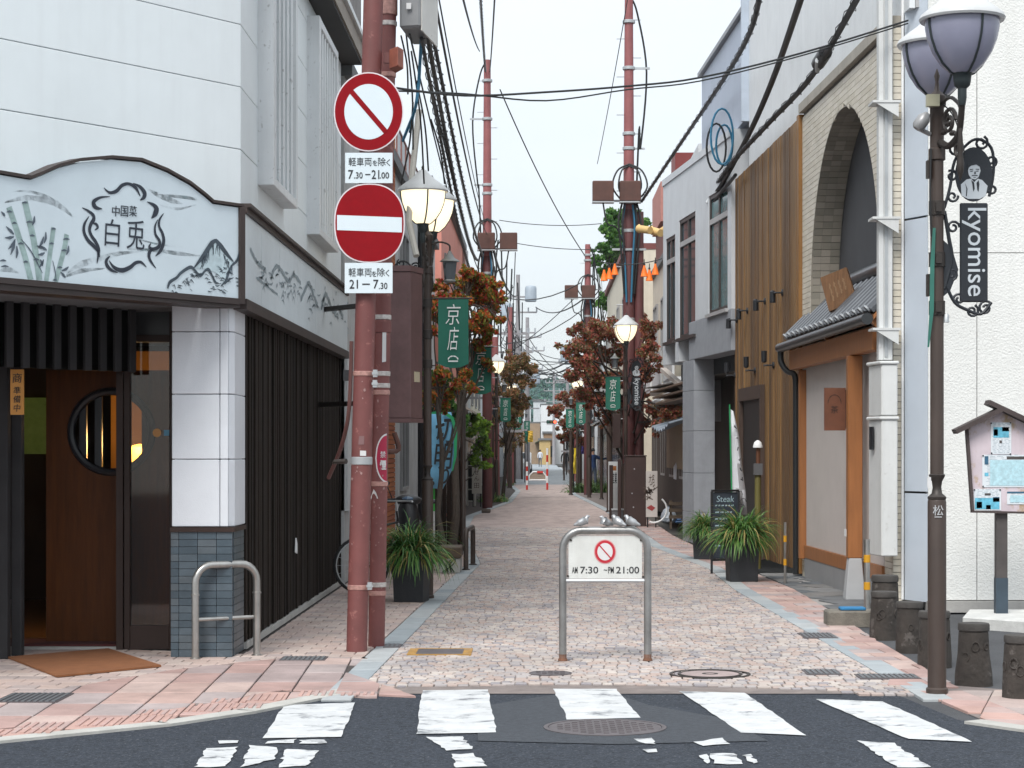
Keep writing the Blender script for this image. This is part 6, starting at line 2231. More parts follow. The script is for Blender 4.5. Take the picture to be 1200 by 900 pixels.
  def dk(pts): b2.slab([P(*p) for p in pts], (0, 0.001 * sg, 0))
  dk([(-0.043, 0.02), (-0.046, 0.07), (-0.015, 0.10), (0.03, 0.094), (0.05, 0.055), (0.045, 0.02), (0.038, 0.05), (0.015, 0.066), (-0.02, 0.058), (-0.036, 0.045)])
  dk([(-0.026, 0.022), (-0.008, 0.024), (-0.008, 0.019), (-0.026, 0.016)])
  dk([(0.012, 0.022), (0.030, 0.024), (0.030, 0.018), (0.012, 0.018)])
  dk([(-0.03, 0.034), (-0.006, 0.036), (-0.006, 0.032), (-0.03, 0.028)])
  dk([(0.010, 0.036), (0.034, 0.036), (0.034, 0.030), (0.010, 0.032)])
  dk([(-0.012, -0.006), (0.02, -0.006), (0.028, -0.013), (0.0, -0.011), (-0.018, -0.013)])
  dk([(-0.006, -0.020), (0.014, -0.020), (0.012, -0.023), (-0.004, -0.023)])
  dk([(0.002, 0.018), (0.010, 0.018), (0.012, 0.0), (0.0, 0.0)])
  dk([(-0.02, -0.04), (0.0, -0.058), (0.004, -0.10), (-0.006, -0.12), (-0.012, -0.07)])
  dk([(0.03, -0.04), (0.016, -0.06), (0.022, -0.11), (0.030, -0.12), (0.036, -0.07)])
  dk([(-0.062, -0.06), (-0.045, -0.10), (-0.05, -0.15), (-0.056, -0.15), (-0.052, -0.10)])
  b2.build('portrait_line', SIGNIRON, mdl)
 if full:
  b = MB()
  nx, nz = 4, 10
  vs = []
  for side in (0, 1):
   for j in range(nz + 1):
    for i in range(nx + 1):
     u, w = i / nx, j / nz
     zz = 3.34 - 0.72 * w - (0.05 * (1 - (2 * u - 1) ** 2) if j == nz else 0)
     vs.append((-0.12 - 0.34 * u, 0.015 * math.sin(3.1 * w + 2 * u) * w + (0.003 if side else 0), zz))
  n1 = (nx + 1) * (nz + 1)
  fs = []
  for j in range(nz):
   for i in range(nx):
    a = j * (nx + 1) + i
    fs.append([a, a + 1, a + nx + 2, a + nx + 1])
    fs.append([n1 + a, n1 + a + nx + 1, n1 + a + nx + 2, n1 + a + 1])
  for j in range(nz):
   a = j * (nx + 1)
   fs.append([a, a + nx + 1, n1 + a + nx + 1, n1 + a]); a += nx
   fs.append([a, n1 + a, n1 + a + nx + 1, a + nx + 1])
  for i in range(nx):
   fs.append([i, n1 + i, n1 + i + 1, i + 1]); a = nz * (nx + 1) + i
   fs.append([a, a + 1, n1 + a + 1, n1 + a])
  b.add(vs, fs)
  bo = b.build('banner', BANNER, t)
  for sg in (-1, 1):
   k = MB()
   rt = Vector((1, 0, 0)) if sg < 0 else Vector((-1, 0, 0))
   text(k, '京', (-0.29, sg * 0.02, 3.17), rt, (0, 0, 1), h=0.23, w=0.17, shear=0.12, bold=-0.006)
   text(k, '店', (-0.29, sg * 0.02, 2.90), rt, (0, 0, 1), h=0.26, w=0.13, shear=0.18, bold=-0.006)
   k.stroke([(-0.29 + 0.055 * math.cos(PI * i / 8) * rt.x, sg * 0.021, 2.665 + 0.04 * math.sin(PI * i / 8)) for i in range(9)], [0.008 + 0.008 * (i % 2) for i in range(9)], (0, sg, 0))
   k.slab([(-0.345, sg * 0.021, 2.64), (-0.235, sg * 0.021, 2.64), (-0.235, sg * 0.021, 2.655), (-0.345, sg * 0.021, 2.655)], (0, sg * 0.002, 0))
   k.build('lettering', BANTXT, bo)
  r_ = MB(); r_.tube([(0, 0, 3.35), (-0.50, 0, 3.35)], 0.010, 8); r_.tube([(0, 0, 2.60), (-0.10, 0, 2.60)], 0.008, 6); r_.build('banner_rod', IRON, t)
  l_ = MB(); l_.tube(bez([(0, 0, 3.92), (-0.12, 0, 3.98), (-0.24, 0, 3.95), (-0.25, 0, 3.88)], 4), 0.011, 6); l_.build('lantern_arm', IRON, t)
  l_ = MB(); l_.lathe([(0.015, 3.88), (0.03, 3.85), (0.06, 3.80), (0.10, 3.775), (0.115, 3.76), (0.08, 3.755)], (-0.25, 0, 0), 6)
  l_.lathe([(0.055, 3.53), (0.07, 3.545), (0.06, 3.56)], (-0.25, 0, 0), 6)
  la = l_.build('lantern', mat('lantern_grey', (0.20, 0.21, 0.21), 0.5, metal=0.3), t)
  k = MB(); k.lathe([(0.058, 3.561), (0.08, 3.754)], (-0.25, 0, 0), 6); k.build('lantern_glass', mat('lantern_glass', (0.10, 0.115, 0.125), 0.15), la)
 return t
lr1 = make_lamp('unlit near street lamp with kyomise iron sign standing before the white stucco wall', False, False, 0.085)
lr1.location = (G(1098, 812).x, G(1098, 812).y, 0)
x = MB(); x.stroke([(-0.03, -0.058, 3.16), (-0.045, -0.064, 2.9), (-0.05, -0.07, 2.6), (-0.072, -0.066, 2.35)], [0.02, 0.03, 0.03, 0.012], (0, -1, 0)); x.build('green_ribbon', mat('ribbon_green', (0.022, 0.13, 0.10), 0.6, var=0.2), lr1)
x = MB(); x.box(-0.085, 0.0, -0.10, -0.04, 3.98, 4.06); x.build('sensor_box', mat('sensor_yellow', (0.42, 0.40, 0.28), 0.5), lr1)
x = MB(); x.lathe([(0.03, 0.0), (0.045, 0.02), (0.045, 0.09), (0.02, 0.13)], (-0.15, -0.06, 3.83), 10, mtx=Matrix.Rotation(R(35), 3, 'Y')); x.tube([(-0.15, -0.06, 3.84), (-0.05, -0.02, 3.80)], 0.016, 6); x.build('camera', mat('camera_grey', (0.30, 0.30, 0.30), 0.4, metal=0.3), lr1)
x = MB(); x.tube(bez([(0.03, -0.05, 4.0), (0.10, -0.09, 3.9), (0.17, -0.08, 3.66), (0.12, -0.05, 3.56)], 5), 0.005, 5); x.tube(bez([(-0.05, -0.05, 3.7), (-0.06, -0.07, 3.4), (-0.05, -0.06, 3.1)], 4), 0.007, 5); x.build('cable', CABLE, lr1)
x = MB(); x.box(0.05, 0.075, -0.04, 0.02, 3.85, 3.94); x.box(-0.075, -0.05, -0.05, 0.01, 3.5, 3.62); x.box(-0.07, -0.052, -0.03, 0.03, 2.7, 2.85); x.build('bracket', IRON, lr1)
x = MB(); text(x, '松', (-0.005, -0.066, 1.245), (1, 0, 0), (0, 0, 1), h=0.07); x.stroke([(-0.03, -0.066, 1.20), (0.02, -0.066, 1.20)], 0.006, (0, -1, 0)); x.build('post_sticker', mat('sticker_grey', (0.42, 0.43, 0.44), 0.6), lr1)
x = MB(); x.lathe([(0.02, 0.0), (0.02, 0.05), (0.012, 0.06)], (0.06, -0.02, 2.52), 8); x.tube([(0.04, 0, 2.56), (0.06, -0.02, 2.56)], 0.01, 6); x.build('small_fitting', GALV, lr1)
x = MB(); x.slab([(-0.075, -0.05, 1.40), (-0.050, -0.05, 1.40), (-0.050, -0.05, 1.47), (-0.075, -0.05, 1.47)], (0, 0.004, 0)); x.build('round_tag', PAPER, lr1)

ll1 = make_lamp('lit street lamp with green banner just beyond the red sign poles', True, True)
ll1.location = (-1.25, 22.9, 0); ll1.rotation_euler = (0, 0, PI - R(4))
dup(ll1, (1.98, 47.0, 0), 0, 'lit street lamp beside the brown metal cabinet and dark red tree')
dup(ll1, (-1.38, 66.0, 0), PI, 'lit street lamp among brown leaves past the small grass island')
dup(ll1, (1.55, 84.0, 0), 0, 'distant street lamp and banner at the farther dark red tree')
dup(ll1, (-1.0, 118.0, 0), PI, 'faraway street lamp on the side of the yellow flag')
dup(ll1, (-1.25, 90.0, 0), PI, 'distant street lamp whose green banner hangs beside the brown pole cluster')
dup(ll1, (1.75, 72.0, 0), 0, 'street lamp with green banner next to the man in the blue jacket')
bp = thing('banner_post', 'dark post with the second green banner, half hidden by red leaves', 'banner post', (0, 0, 0))
m = MB(); m.lathe([(0.06, 0), (0.06, 0.03), (0.045, 0.05), (0.042, 3.45), (0.002, 3.5)], (0, 0, 0), 12); m.build('post', BROWNPOST, bp)
for ch in CH[ll1.name]:
 if ch.name.startswith('banner'): copy_tree(ch, bp)
bp.location = (-1.25, 33.6, 0); bp.rotation_euler = (0, 0, PI)

# ================================================================ planters with strap-leaved grass
BLADE = mat('grass_blade', [(0.065, 0.189, 0.038), (0.102, 0.246, 0.049), (0.043, 0.131, 0.029), (0.160, 0.275, 0.065), (0.348, 0.290, 0.094)], 0.5, var=0.25, trans=0.3)
PLBOX = mat('planter_charcoal', (0.022, 0.025, 0.030), 0.6, var=0.25, bump=0.2, streak=0.25, streak_col=(0.05, 0.05, 0.05))
def blades(mb, c, n, L, spread, rnd, w=0.014):
 c = Vector(c)
 for i in range(n):
  a = rnd.uniform(0, 2 * PI)
  l_ = L * rnd.uniform(0.55, 1.1)
  el = rnd.uniform(0.35, 1.35)
  p = c + Vector((rnd.uniform(-.11, .11), rnd.uniform(-.11, .11), 0))
  d = Vector((math.cos(a) * math.cos(el), math.sin(a) * math.cos(el), math.sin(el)))
  pts = [p]
  k = 7
  droop = rnd.uniform(2.2, 4.6)
  for j in range(k):
   d = (d + Vector((0, 0, -droop * 0.13 * (j / k + 0.25)))).normalized()
   p = p + d * (l_ / k)
   pts.append(p.copy())
  sd = Vector((-math.sin(a), math.cos(a), rnd.uniform(-.4, .4))).normalized()
  vs = []
  for j, q in enumerate(pts):
   ww = w * rnd.uniform(0.9, 1.1) * (1 - (j / k) ** 2 * 0.92) / 2
   vs += [q + sd * ww, q - sd * ww]
  fs = [[2 * j, 2 * j + 1, 2 * j + 3, 2 * j + 2] for j in range(k)]
  mb.add(vs, fs)
def make_planter(label, seed, n=950, L=0.60):
 t = thing('planter', label, 'planter', (0, 0, 0), 'charcoal planters of strap-leaved grass')
 h = 0.52
 m = MB()
 o, i_ = [(-.18, -.18), (.18, -.18), (.18, .18), (-.18, .18)], [(-.155, -.155), (.155, -.155), (.155, .155), (-.155, .155)]
 b_ = [(x * 0.9, y * 0.9) for x, y in o]
 vs = [(x, y, 0) for x, y in b_] + [(x, y, h) for x, y in o] + [(x, y, h) for x, y in i_] + [(x, y, h - 0.05) for x, y in i_]
 fs = [[3, 2, 1, 0]] + [[r_ * 4 + j, r_ * 4 + (j + 1) % 4, (r_ + 1) * 4 + (j + 1) % 4, (r_ + 1) * 4 + j] for r_ in range(3) for j in range(4)]
 m.add(vs, fs)
 m.build('pot', PLBOX, t, bevel=0.006)
 m = MB(); m.box(-.154, .154, -.154, .154, h - 0.08, h - 0.045); m.build('soil', mat('soil', (0.02, 0.015, 0.01), 0.95), t)
 m = MB(); blades(m, (0, 0, h - 0.05), n, L, 1, random.Random(seed), 0.021); m.build('foliage', BLADE, t, kind='stuff')
 return t
pl1 = make_planter('charcoal planter of arching grass behind the twin red poles', 3)
pl1.location = (G(481, 706).x, G(481, 706).y + 0.18, 0); pl1.rotation_euler = (0, 0, R(-9))
pl2 = make_planter('charcoal planter of full green grass before the timber slat doorway', 8, 950, 0.56)
pl2.location = (G(871, 682).x, G(871, 682).y + 0.18, 0); pl2.rotation_euler = (0, 0, R(4)); pl2.scale = (1.08,) * 3
dup(pl2, (G(826, 655).x, G(826, 655).y, 0), 1.2, 'smaller yellowish grass planter beyond the black menu board', scale=0.85)

# black menu board
c = G(846, 668)
t = thing('menu_board', 'black framed chalk menu board standing behind the full green planter', 'menu board', tuple(c))
fwd = Vector((0.94, 0.34, 0)).normalized(); nb2 = Vector((fwd.y, -fwd.x, 0))
a = G(834, 672)
wB = 0.40
def mb_(u, z, d=0.0): return a + fwd * u + Vector((0, 0, z)) + nb2 * d
m = MB()
m.bar(mb_(0, 0), mb_(0, 1.10), 0.03, 0.03); m.bar(mb_(wB, 0), mb_(wB, 1.10), 0.03, 0.03)
m.bar(mb_(0, 1.11), mb_(wB, 1.11), 0.032, 0.03); m.bar(mb_(0, 0.18), mb_(wB, 0.18), 0.032, 0.03)
m.build('frame', BLACK, t)
m = MB(); m.slab([mb_(0.016, 0.2), mb_(wB - 0.016, 0.2), mb_(wB - 0.016, 1.09), mb_(0.016, 1.09)], nb2 * -0.012); m.build('board', mat('chalkboard', (0.030, 0.04, 0.055), 0.6, var=0.5, scale=5), t)
m = MB(); rn = random.Random(4)
text(m, 'Steak', mb_(0.2, 1.0, 0.004), fwd, (0, 0, 1), w=0.26, shear=0.1)
for i in range(7):
 zz = 0.90 - i * 0.09
 u = 0.05
 while u < 0.30:
  w_ = rn.uniform(0.02, 0.06)
  m.slab([mb_(u, zz, 0.003), mb_(u + w_, zz + 0.005, 0.003), mb_(u + w_, zz + 0.022, 0.003), mb_(u, zz + 0.018, 0.003)], nb2 * 0.001)
  u += w_ + 0.02
m.build('chalk_writing', mat('chalk', (0.33, 0.45, 0.5), 0.8, var=0.4, scale=40), t)

# white nobori flag with green pole
def flag(name, label, cat, Y, pole_px, cloth_px, pole_m, cloth_m, deco):
 b = W(pole_px[0][0], pole_px[0][1], Y)
 t = thing(name, label, cat, (b.x, Y, 0))
 m = MB(); m.tube([(W(pole_px[1][0], pole_px[1][1], Y).x, Y, 0), W(*pole_px[1], Y), b], 0.011, 8); m.build('pole', pole_m, t)
 m = MB()
 L_, R_ = cloth_px
 n = len(L_)
 vs = []
 for j in range(n):
  for i in range(5):
   u = i / 4
   px = L_[j][0] + (R_[j][0] - L_[j][0]) * u
   py = L_[j][1] + (R_[j][1] - L_[j][1]) * u
   v = W(px, py, Y)
   v.y += 0.05 * math.sin(u * 5 + j)
   vs.append(v)
 fs = [[j * 5 + i, j * 5 + i + 1, (j + 1) * 5 + i + 1, (j + 1) * 5 + i] for j in range(n - 1) for i in range(4)]
 m.add(vs, fs, 0, True)
 o = m.build('cloth', cloth_m, t)
 sol = o.modifiers.new('thick', 'SOLIDIFY'); sol.thickness = 0.004
 deco(t, Y)
 return t
def deco_w(t, Y):
 m = MB(); rn = random.Random(9)
 for (x, y) in ((862, 500), (864, 513), (865, 526), (867, 538), (868, 550), (869.5, 561)):
  p = W(x, y, Y - 0.08)
  m.stroke([p + Vector((rn.uniform(-.02, .02), 0, rn.uniform(-.03, .03))) for _ in range(4)], 0.013, (0, -1, 0))
 for (x, y, r_) in ((866, 580, 5), (871, 588, 4), (863, 592, 5), (868, 596, 3)):
  p = W(x, y, Y - 0.08)
  m.stroke([p + Vector((math.cos(i) * r_ * 0.011, 0, math.sin(i) * r_ * 0.012)) for i in range(6)], 0.009, (0, -1, 0))
 m.build('lettering', INK, t)
flag('shop_flag', 'white cloth shop flag on a thin green pole before the timber slats', 'flag', 28.2, ((855, 474), (858, 600)), ([(855, 478), (855.8, 510), (856.5, 540), (857.5, 570), (858, 604)], [(859, 482), (866, 512), (870, 545), (874, 575), (876, 603)]),
  mat('pole_green', (0.02, 0.26, 0.09), 0.5), mat('flag_white', (0.62, 0.63, 0.66), 0.8, var=0.15, scale=4), deco_w)
def deco_b(t, Y):
 m = MB(); z = Y - 0.08
 text(m, '切', W(522, 505, z), (1, 0, 0), (0, 0, 1), h=0.42, w=0.30, shear=0.15, bold=0.02)
 text(m, '明', W(520, 535, z), (1, 0, 0), (0, 0, 1), h=0.40, w=0.30, shear=0.15, bold=0.01)
 text(m, 'り', W(521, 558, z), (1, 0, 0), (0, 0, 1), h=0.26, w=0.14, shear=0.15, bold=0.02)
 m.build('lettering', INK, t)
 m = MB()
 m.stroke([W(505, 484, z), W(520, 483, z), W(530, 490, z), W(534, 505, z), (W(533.5, 535, z)), W(530, 552, z)], [0.03, 0.06, 0.05, 0.05, 0.04, 0.02], (0, -1, 0))
 m.build('green_border', mat('border_green', (0.02, 0.33, 0.13), 0.7), t)
 m = MB(); p = W(504.5, 537, z); m.slab([W(501, 532, z), W(505.5, 532, z), W(505.5, 541, z), W(501, 541, z)], (0, 0.002, 0)); m.build('pink_mark', mat('mark_pink', (0.6, 0.2, 0.3), 0.7), t)
flag('shop_flag', 'sky blue shop flag with black brush letters behind the lit lamp post', 'flag', 31.5, ((497, 478), (498, 600)), ([(498, 483), (498, 505), (498.3, 530), (499, 552), (504, 572)], [(529, 483), (533, 505), (533, 530), (529, 552), (519, 573)]),
  BLACK, mat('flag_blue', (0.20, 0.50, 0.74), 0.8, var=0.08), deco_b)
a, b = W(502.5, 570, 31.7), W(509.5, 605, 31.7)
t = thing('green_sign', 'slim bright green standing sign below the sky blue flag', 'sign', ((a.x + b.x) / 2, 31.7, 0))
m = MB(); m.box(a.x, b.x, 31.7, 31.75, b.z + 0.08, a.z); m.build('panel', mat('sign_green', (0.03, 0.42, 0.05), 0.5, var=0.1), t)
m = MB(); m.box(a.x, b.x, 31.69, 31.76, 0.0, b.z + 0.077); m.build('base', mat('sign_base_white', (0.6, 0.6, 0.6), 0.6), t)

# ================================================================ trees
LEAFR = mat('leaf_autumn', [(0.527, 0.046, 0.028), (0.620, 0.163, 0.034), (0.232, 0.217, 0.034), (0.713, 0.232, 0.046), (0.132, 0.171, 0.031), (0.465, 0.062, 0.046), (0.326, 0.232, 0.046), (0.20, 0.22, 0.035), (0.12, 0.17, 0.03)], 0.55, var=0.25, trans=0.4)
LEAFB = mat('leaf_russet', [(0.306, 0.085, 0.057), (0.408, 0.130, 0.070), (0.204, 0.085, 0.048), (0.347, 0.179, 0.111), (0.204, 0.155, 0.053), (0.428, 0.106, 0.078), (0.122, 0.119, 0.044)], 0.55, var=0.25, trans=0.4)
LEAFBR = mat('leaf_brown', [(0.240, 0.144, 0.072), (0.336, 0.192, 0.088), (0.160, 0.120, 0.048), (0.304, 0.128, 0.056), (0.128, 0.136, 0.040)], 0.55, var=0.25, trans=0.4)
LEAFG = mat('leaf_green', [(0.053, 0.150, 0.027), (0.083, 0.210, 0.038), (0.038, 0.112, 0.022), (0.128, 0.270, 0.045)], 0.55, var=0.25, trans=0.4)
LEAFY = mat('leaf_lime', [(0.154, 0.280, 0.028), (0.224, 0.364, 0.042), (0.098, 0.210, 0.028)], 0.55, var=0.25, trans=0.4)
BARK = mat('bark', (0.075, 0.06, 0.048), 0.9, var=0.4, scale=8, grain=(8, 8, 2), bump=0.6)
BARKD = mat('bark_dark', (0.035, 0.026, 0.020), 0.9, var=0.4, scale=8, grain=(8, 8, 2), bump=0.6)
def leaves(mb, clumps, n, size, rng):
 """many small bent leaves in clumps: clumps = [(centre, radius)]"""
 w = np.array([r_ ** 2 for _, r_ in clumps]); w = w / w.sum()
 idx = rng.choice(len(clumps), n, p=w)
 C_ = np.array([tuple(c) for c, _ in clumps])[idx]
 Rr = np.array([r_ for _, r_ in clumps])[idx][:, None]
 d = rng.normal(size=(n, 3)); d /= np.linalg.norm(d, axis=1)[:, None]
 rad = rng.random((n, 1)) ** 0.45
 P = C_ + d * rad * Rr * np.array([1, 1, 0.8])
 a = rng.normal(size=(n, 3)); a /= np.linalg.norm(a, axis=1)[:, None]
 a[:, 2] -= 0.35; a /= np.linalg.norm(a, axis=1)[:, None]
 b = np.cross(a, rng.normal(size=(n, 3))); b /= np.linalg.norm(b, axis=1)[:, None]
 nn = np.cross(a, b)
 s = size * (0.6 + 0.8 * rng.random((n, 1)))
 v0 = P - a * s * 0.5
 v1 = P + b * s * 0.30 - nn * s * 0.08
 v2 = P + a * s * 0.5
 v3 = P - b * s * 0.30 - nn * s * 0.08
 V = np.stack([v0, v1, v2, v3], 1).reshape(-1, 3)
 k = len(mb.v)
 mb.v.extend(map(tuple, V.tolist()))
 for i in range(n):
  j = k + 4 * i
  mb.f.append([j, j + 1, j + 2, j + 3]); mb.mi.append(0); mb.sm.append(False)
def tree(label, base, lean, h, clumps, n, size, lm, bark, seed, r0=0.07, group='autumn street trees'):
 rng = np.random.default_rng(seed); rn = random.Random(seed)
 base = Vector(base)
 t = thing('street_tree', label, 'tree', tuple(base), group)
 top = base + Vector(lean) + Vector((0, 0, h))
 pts = [base.lerp(top, k / 8) + Vector((rn.uniform(-.05, .05), rn.uniform(-.05, .05), 0)) * (1 if 0 < k else 0) for k in range(9)]
 m = MB(); m.tube(bez(pts, 2), [r0 * (1 - 0.65 * i / 16) for i in range(17)], 9)
 m.build('trunk', bark, t)
 m = MB()
 for i, (c, r_) in enumerate(clumps):
  if i % 6 == 0:
   q = pts[rn.randint(3, 7)]
   mid = q.lerp(c, 0.5) + Vector((rn.uniform(-.15, .15), rn.uniform(-.15, .15), rn.uniform(-0.05, .2)))
   m.tube(bez([q, mid, c], 3), [r0 * 0.38 * (1 - 0.8 * k / 6) for k in range(7)], 6)
   for _ in range(3):
    e = c + Vector((rn.gauss(0, 1), rn.gauss(0, 1), rn.gauss(0, 1))).normalized() * r_ * 0.85
    m.tube([mid.lerp(c, 0.6), (mid + e) / 2 + Vector((0, 0, 0.05)), e], [0.012, 0.008, 0.003], 5)
 m.build('branch', bark, t)
 m = MB(); leaves(m, clumps, n, size, rng); m.build('crown', lm, t, kind='stuff')
 return t
def px_clumps(lst, Y, dy, seed, jit=1.0):
 """clumps given as pixel positions and radii at a distance, scattered in depth"""
 rn = random.Random(seed); o = []
 for px, py, r_ in lst:
  Yc = Y + rn.uniform(-dy, dy)
  k_ = Yc / FOC
  c = W(px, py, Yc)
  o.append((c, r_ * k_ * 0.8))
  for _ in range(5):
   o.append((c + Vector((rn.gauss(0, 1), rn.gauss(0, 1), rn.gauss(0, 0.9))).normalized() * r_ * k_ * rn.uniform(0.6, 1.35), r_ * k_ * rn.uniform(0.25, 0.55)))
 return o
# left, red and orange, over the banner
t1c = [(548, 335, 14), (563, 330, 15), (575, 345, 14), (560, 350, 15), (540, 352, 12), (520, 350, 12), (508, 358, 9), (578, 362, 12), (585, 352, 8), (565, 372, 14), (550, 382, 13), (572, 388, 11), (556, 322, 9), (545, 318, 7),
  (512, 372, 9), (505, 390, 8), (560, 402, 10), (548, 412, 9), (585, 375, 7), (516, 335, 8), (530, 328, 8), (570, 425, 8), (556, 432, 9)]
tree('autumn tree with red and orange leaves spreading above the nearest green banner', (-1.42, 33.0, 0), (0.25, 0.4, 0), 4.6, px_clumps(t1c, 33.5, 1.1, 2), 11500, 0.075, LEAFR, BARK, 11, 0.075)
t1d = [(516, 440, 10), (508, 448, 8), (526, 460, 10), (510, 470, 9), (500, 462, 8), (535, 452, 9), (545, 440, 8), (520, 478, 7), (493, 468, 6), (552, 455, 7), (532, 425, 6)]
tree('low red-leaved tree hiding the street lamp post under the nearest banner', (-1.35, 28.5, 0), (-0.05, 0.3, 0), 2.9, px_clumps(t1d, 29.0, 0.7, 4), 4200, 0.07, LEAFR, BARK, 12, 0.05)
tg = [(512, 452, 14), (522, 470, 14), (535, 480, 13), (510, 478, 12), (528, 498, 12), (540, 500, 10), (518, 500, 10), (505, 440, 10)]
tree('small dark green tree behind the sky blue flag', (-1.85, 38.5, 0), (0.1, 0, 0), 3.0, px_clumps(tg, 39, 0.7, 5), 2200, 0.10, LEAFG, BARKD, 13, 0.05, 'leafy shrubs by the left shops')
ty = [(556, 490, 10), (562, 500, 11), (553, 505, 8), (566, 512, 8), (560, 525, 10), (570, 530, 9), (558, 540, 9), (566, 545, 8)]
tree('lime green shrub beside the dark wooden screens', (-2.05, 50, 0), (0.2, 0, 0), 2.2, px_clumps(ty, 51, 0.8, 6), 1500, 0.11, LEAFY, BARKD, 14, 0.05, 'leafy shrubs by the left shops')
# left, brown, around the second lit lamp
t2 = [(605, 430, 13), (597, 445, 13), (612, 445, 12), (620, 432, 10), (590, 430, 9), (600, 462, 12), (588, 460, 10), (612, 468, 11), (606, 482, 10), (594, 478, 10), (602, 420, 8), (615, 422, 8), (583, 490, 9), (600, 495, 8), (570, 455, 8), (576, 470, 8), (566, 520, 9), (572, 505, 8)]
tree('brownish thin tree behind the second lit street lamp', (-1.25, 70, 0), (0.15, 0.2, 0), 3.8, px_clumps(t2, 70, 1.5, 7), 10000, 0.09, LEAFBR, BARKD, 15, 0.07)
t3 = [(604, 505, 9), (596, 512, 9), (609, 515, 8), (600, 522, 8), (590, 520, 7)]
tree('distant brown tree among the dark posts', (-1.35, 96, 0), (0.1, 0, 0), 2.6, px_clumps(t3, 96, 1, 8), 900, 0.13, LEAFBR, BARKD, 16, 0.06)
# right, dark russet
t4 = [(690, 395, 18), (675, 405, 16), (708, 388, 18), (725, 395, 18), (745, 392, 16), (760, 385, 14), (700, 415, 18), (722, 418, 19), (742, 415, 18), (762, 408, 14), (680, 425, 15), (695, 440, 18), (715, 445, 18), (738, 442, 17), (757, 435, 14),
  (672, 440, 12), (685, 462, 14), (705, 468, 16), (728, 472, 15), (748, 465, 14), (765, 480, 11), (780, 485, 11), (795, 484, 10), (806, 487, 9), (755, 495, 10), (770, 500, 9), (740, 497, 10), (712, 492, 11), (665, 415, 8), (770, 420, 8), (695, 382, 10), (752, 378, 9)]
tree('big dark russet tree around the lit lamp and red utility pole', (1.95, 49.3, 0), (0.2, -0.3, 0), 3.7, px_clumps([c for c in t4 if 692 < c[0] < 756], 50.0, 0.8, 9) + px_clumps([c for c in t4 if not 692 < c[0] < 756], 46.3, 1.1, 10), 24000, 0.08, LEAFB, BARKD, 17, 0.09)
t5 = [(668, 470, 12), (655, 478, 9), (680, 478, 12), (672, 492, 11), (660, 495, 8), (685, 498, 10), (667, 510, 9), (657, 512, 6), (682, 516, 8), (646, 482, 6)]
tree('farther dark russet tree standing before the pale street end', (1.45, 88, 0), (0.0, 0.2, 0), 2.6, px_clumps(t5, 88, 1.4, 10), 8500, 0.11, LEAFB, BARKD, 18, 0.08)
tb = [(720, 255, 13), (712, 268, 12), (728, 272, 13), (708, 290, 12), (718, 300, 12), (700, 305, 10), (735, 258, 10), (742, 250, 8), (706, 318, 8), (757, 262, 7), (725, 286, 11)]
tree('tall bright green tree rising behind the cream house', (3.6, 100, 0), (0.0, 0, 0), 12.2, px_clumps(tb, 100, 1.5, 20), 3200, 0.24, LEAFG, BARKD, 19, 0.16, 'green trees behind the houses')
tb2 = [(708, 348, 8), (702, 356, 8), (712, 360, 7)]
tree('low green treetop beside the cream house', (2.95, 98, 0), (0, 0, 0), 8.6, px_clumps(tb2, 98, 1, 21), 800, 0.2, LEAFG, BARKD, 20, 0.10, 'green trees behind the houses')
# grass islands at tree feet
def island(name, label, px0, px1, py, h, n, seed, m_=None, w=0.02):
 rn = random.Random(seed); mb = MB()
 a, b = G(px0, py), G(px1, py)
 for i in range(n):
  c = a.lerp(b, rn.random()) + Vector((0, rn.uniform(-0.4, 0.6), 0))
  blades(mb, c, 1, h, 1, rn, w)
 o = mb.build(name, m_ or BLADE, kind='stuff', label=label, cat='grass')
 return o
island('ground_grass', 'grass tuft round the foot of the second lit lamp', 562, 592, 588, 0.42, 380, 1)
island('ground_grass', 'weedy green bed beneath the man in the blue jacket', 668, 712, 577, 0.75, 420, 2, mat('weed', [(0.05, 0.12, 0.02), (0.09, 0.17, 0.03), (0.03, 0.07, 0.015)], 0.6, var=0.3), 0.04)
island('ground_grass', 'yellow green weeds beside the blue jacketed man', 699, 712, 571, 1.2, 180, 3, mat('weed_yellow', [(0.13, 0.17, 0.03), (0.09, 0.14, 0.03), (0.18, 0.17, 0.05)], 0.6, var=0.3), 0.05)
island('ground_grass', 'thin green weeds at the dark wooden posts farther up the street', 590, 600, 569, 0.4, 120, 4)


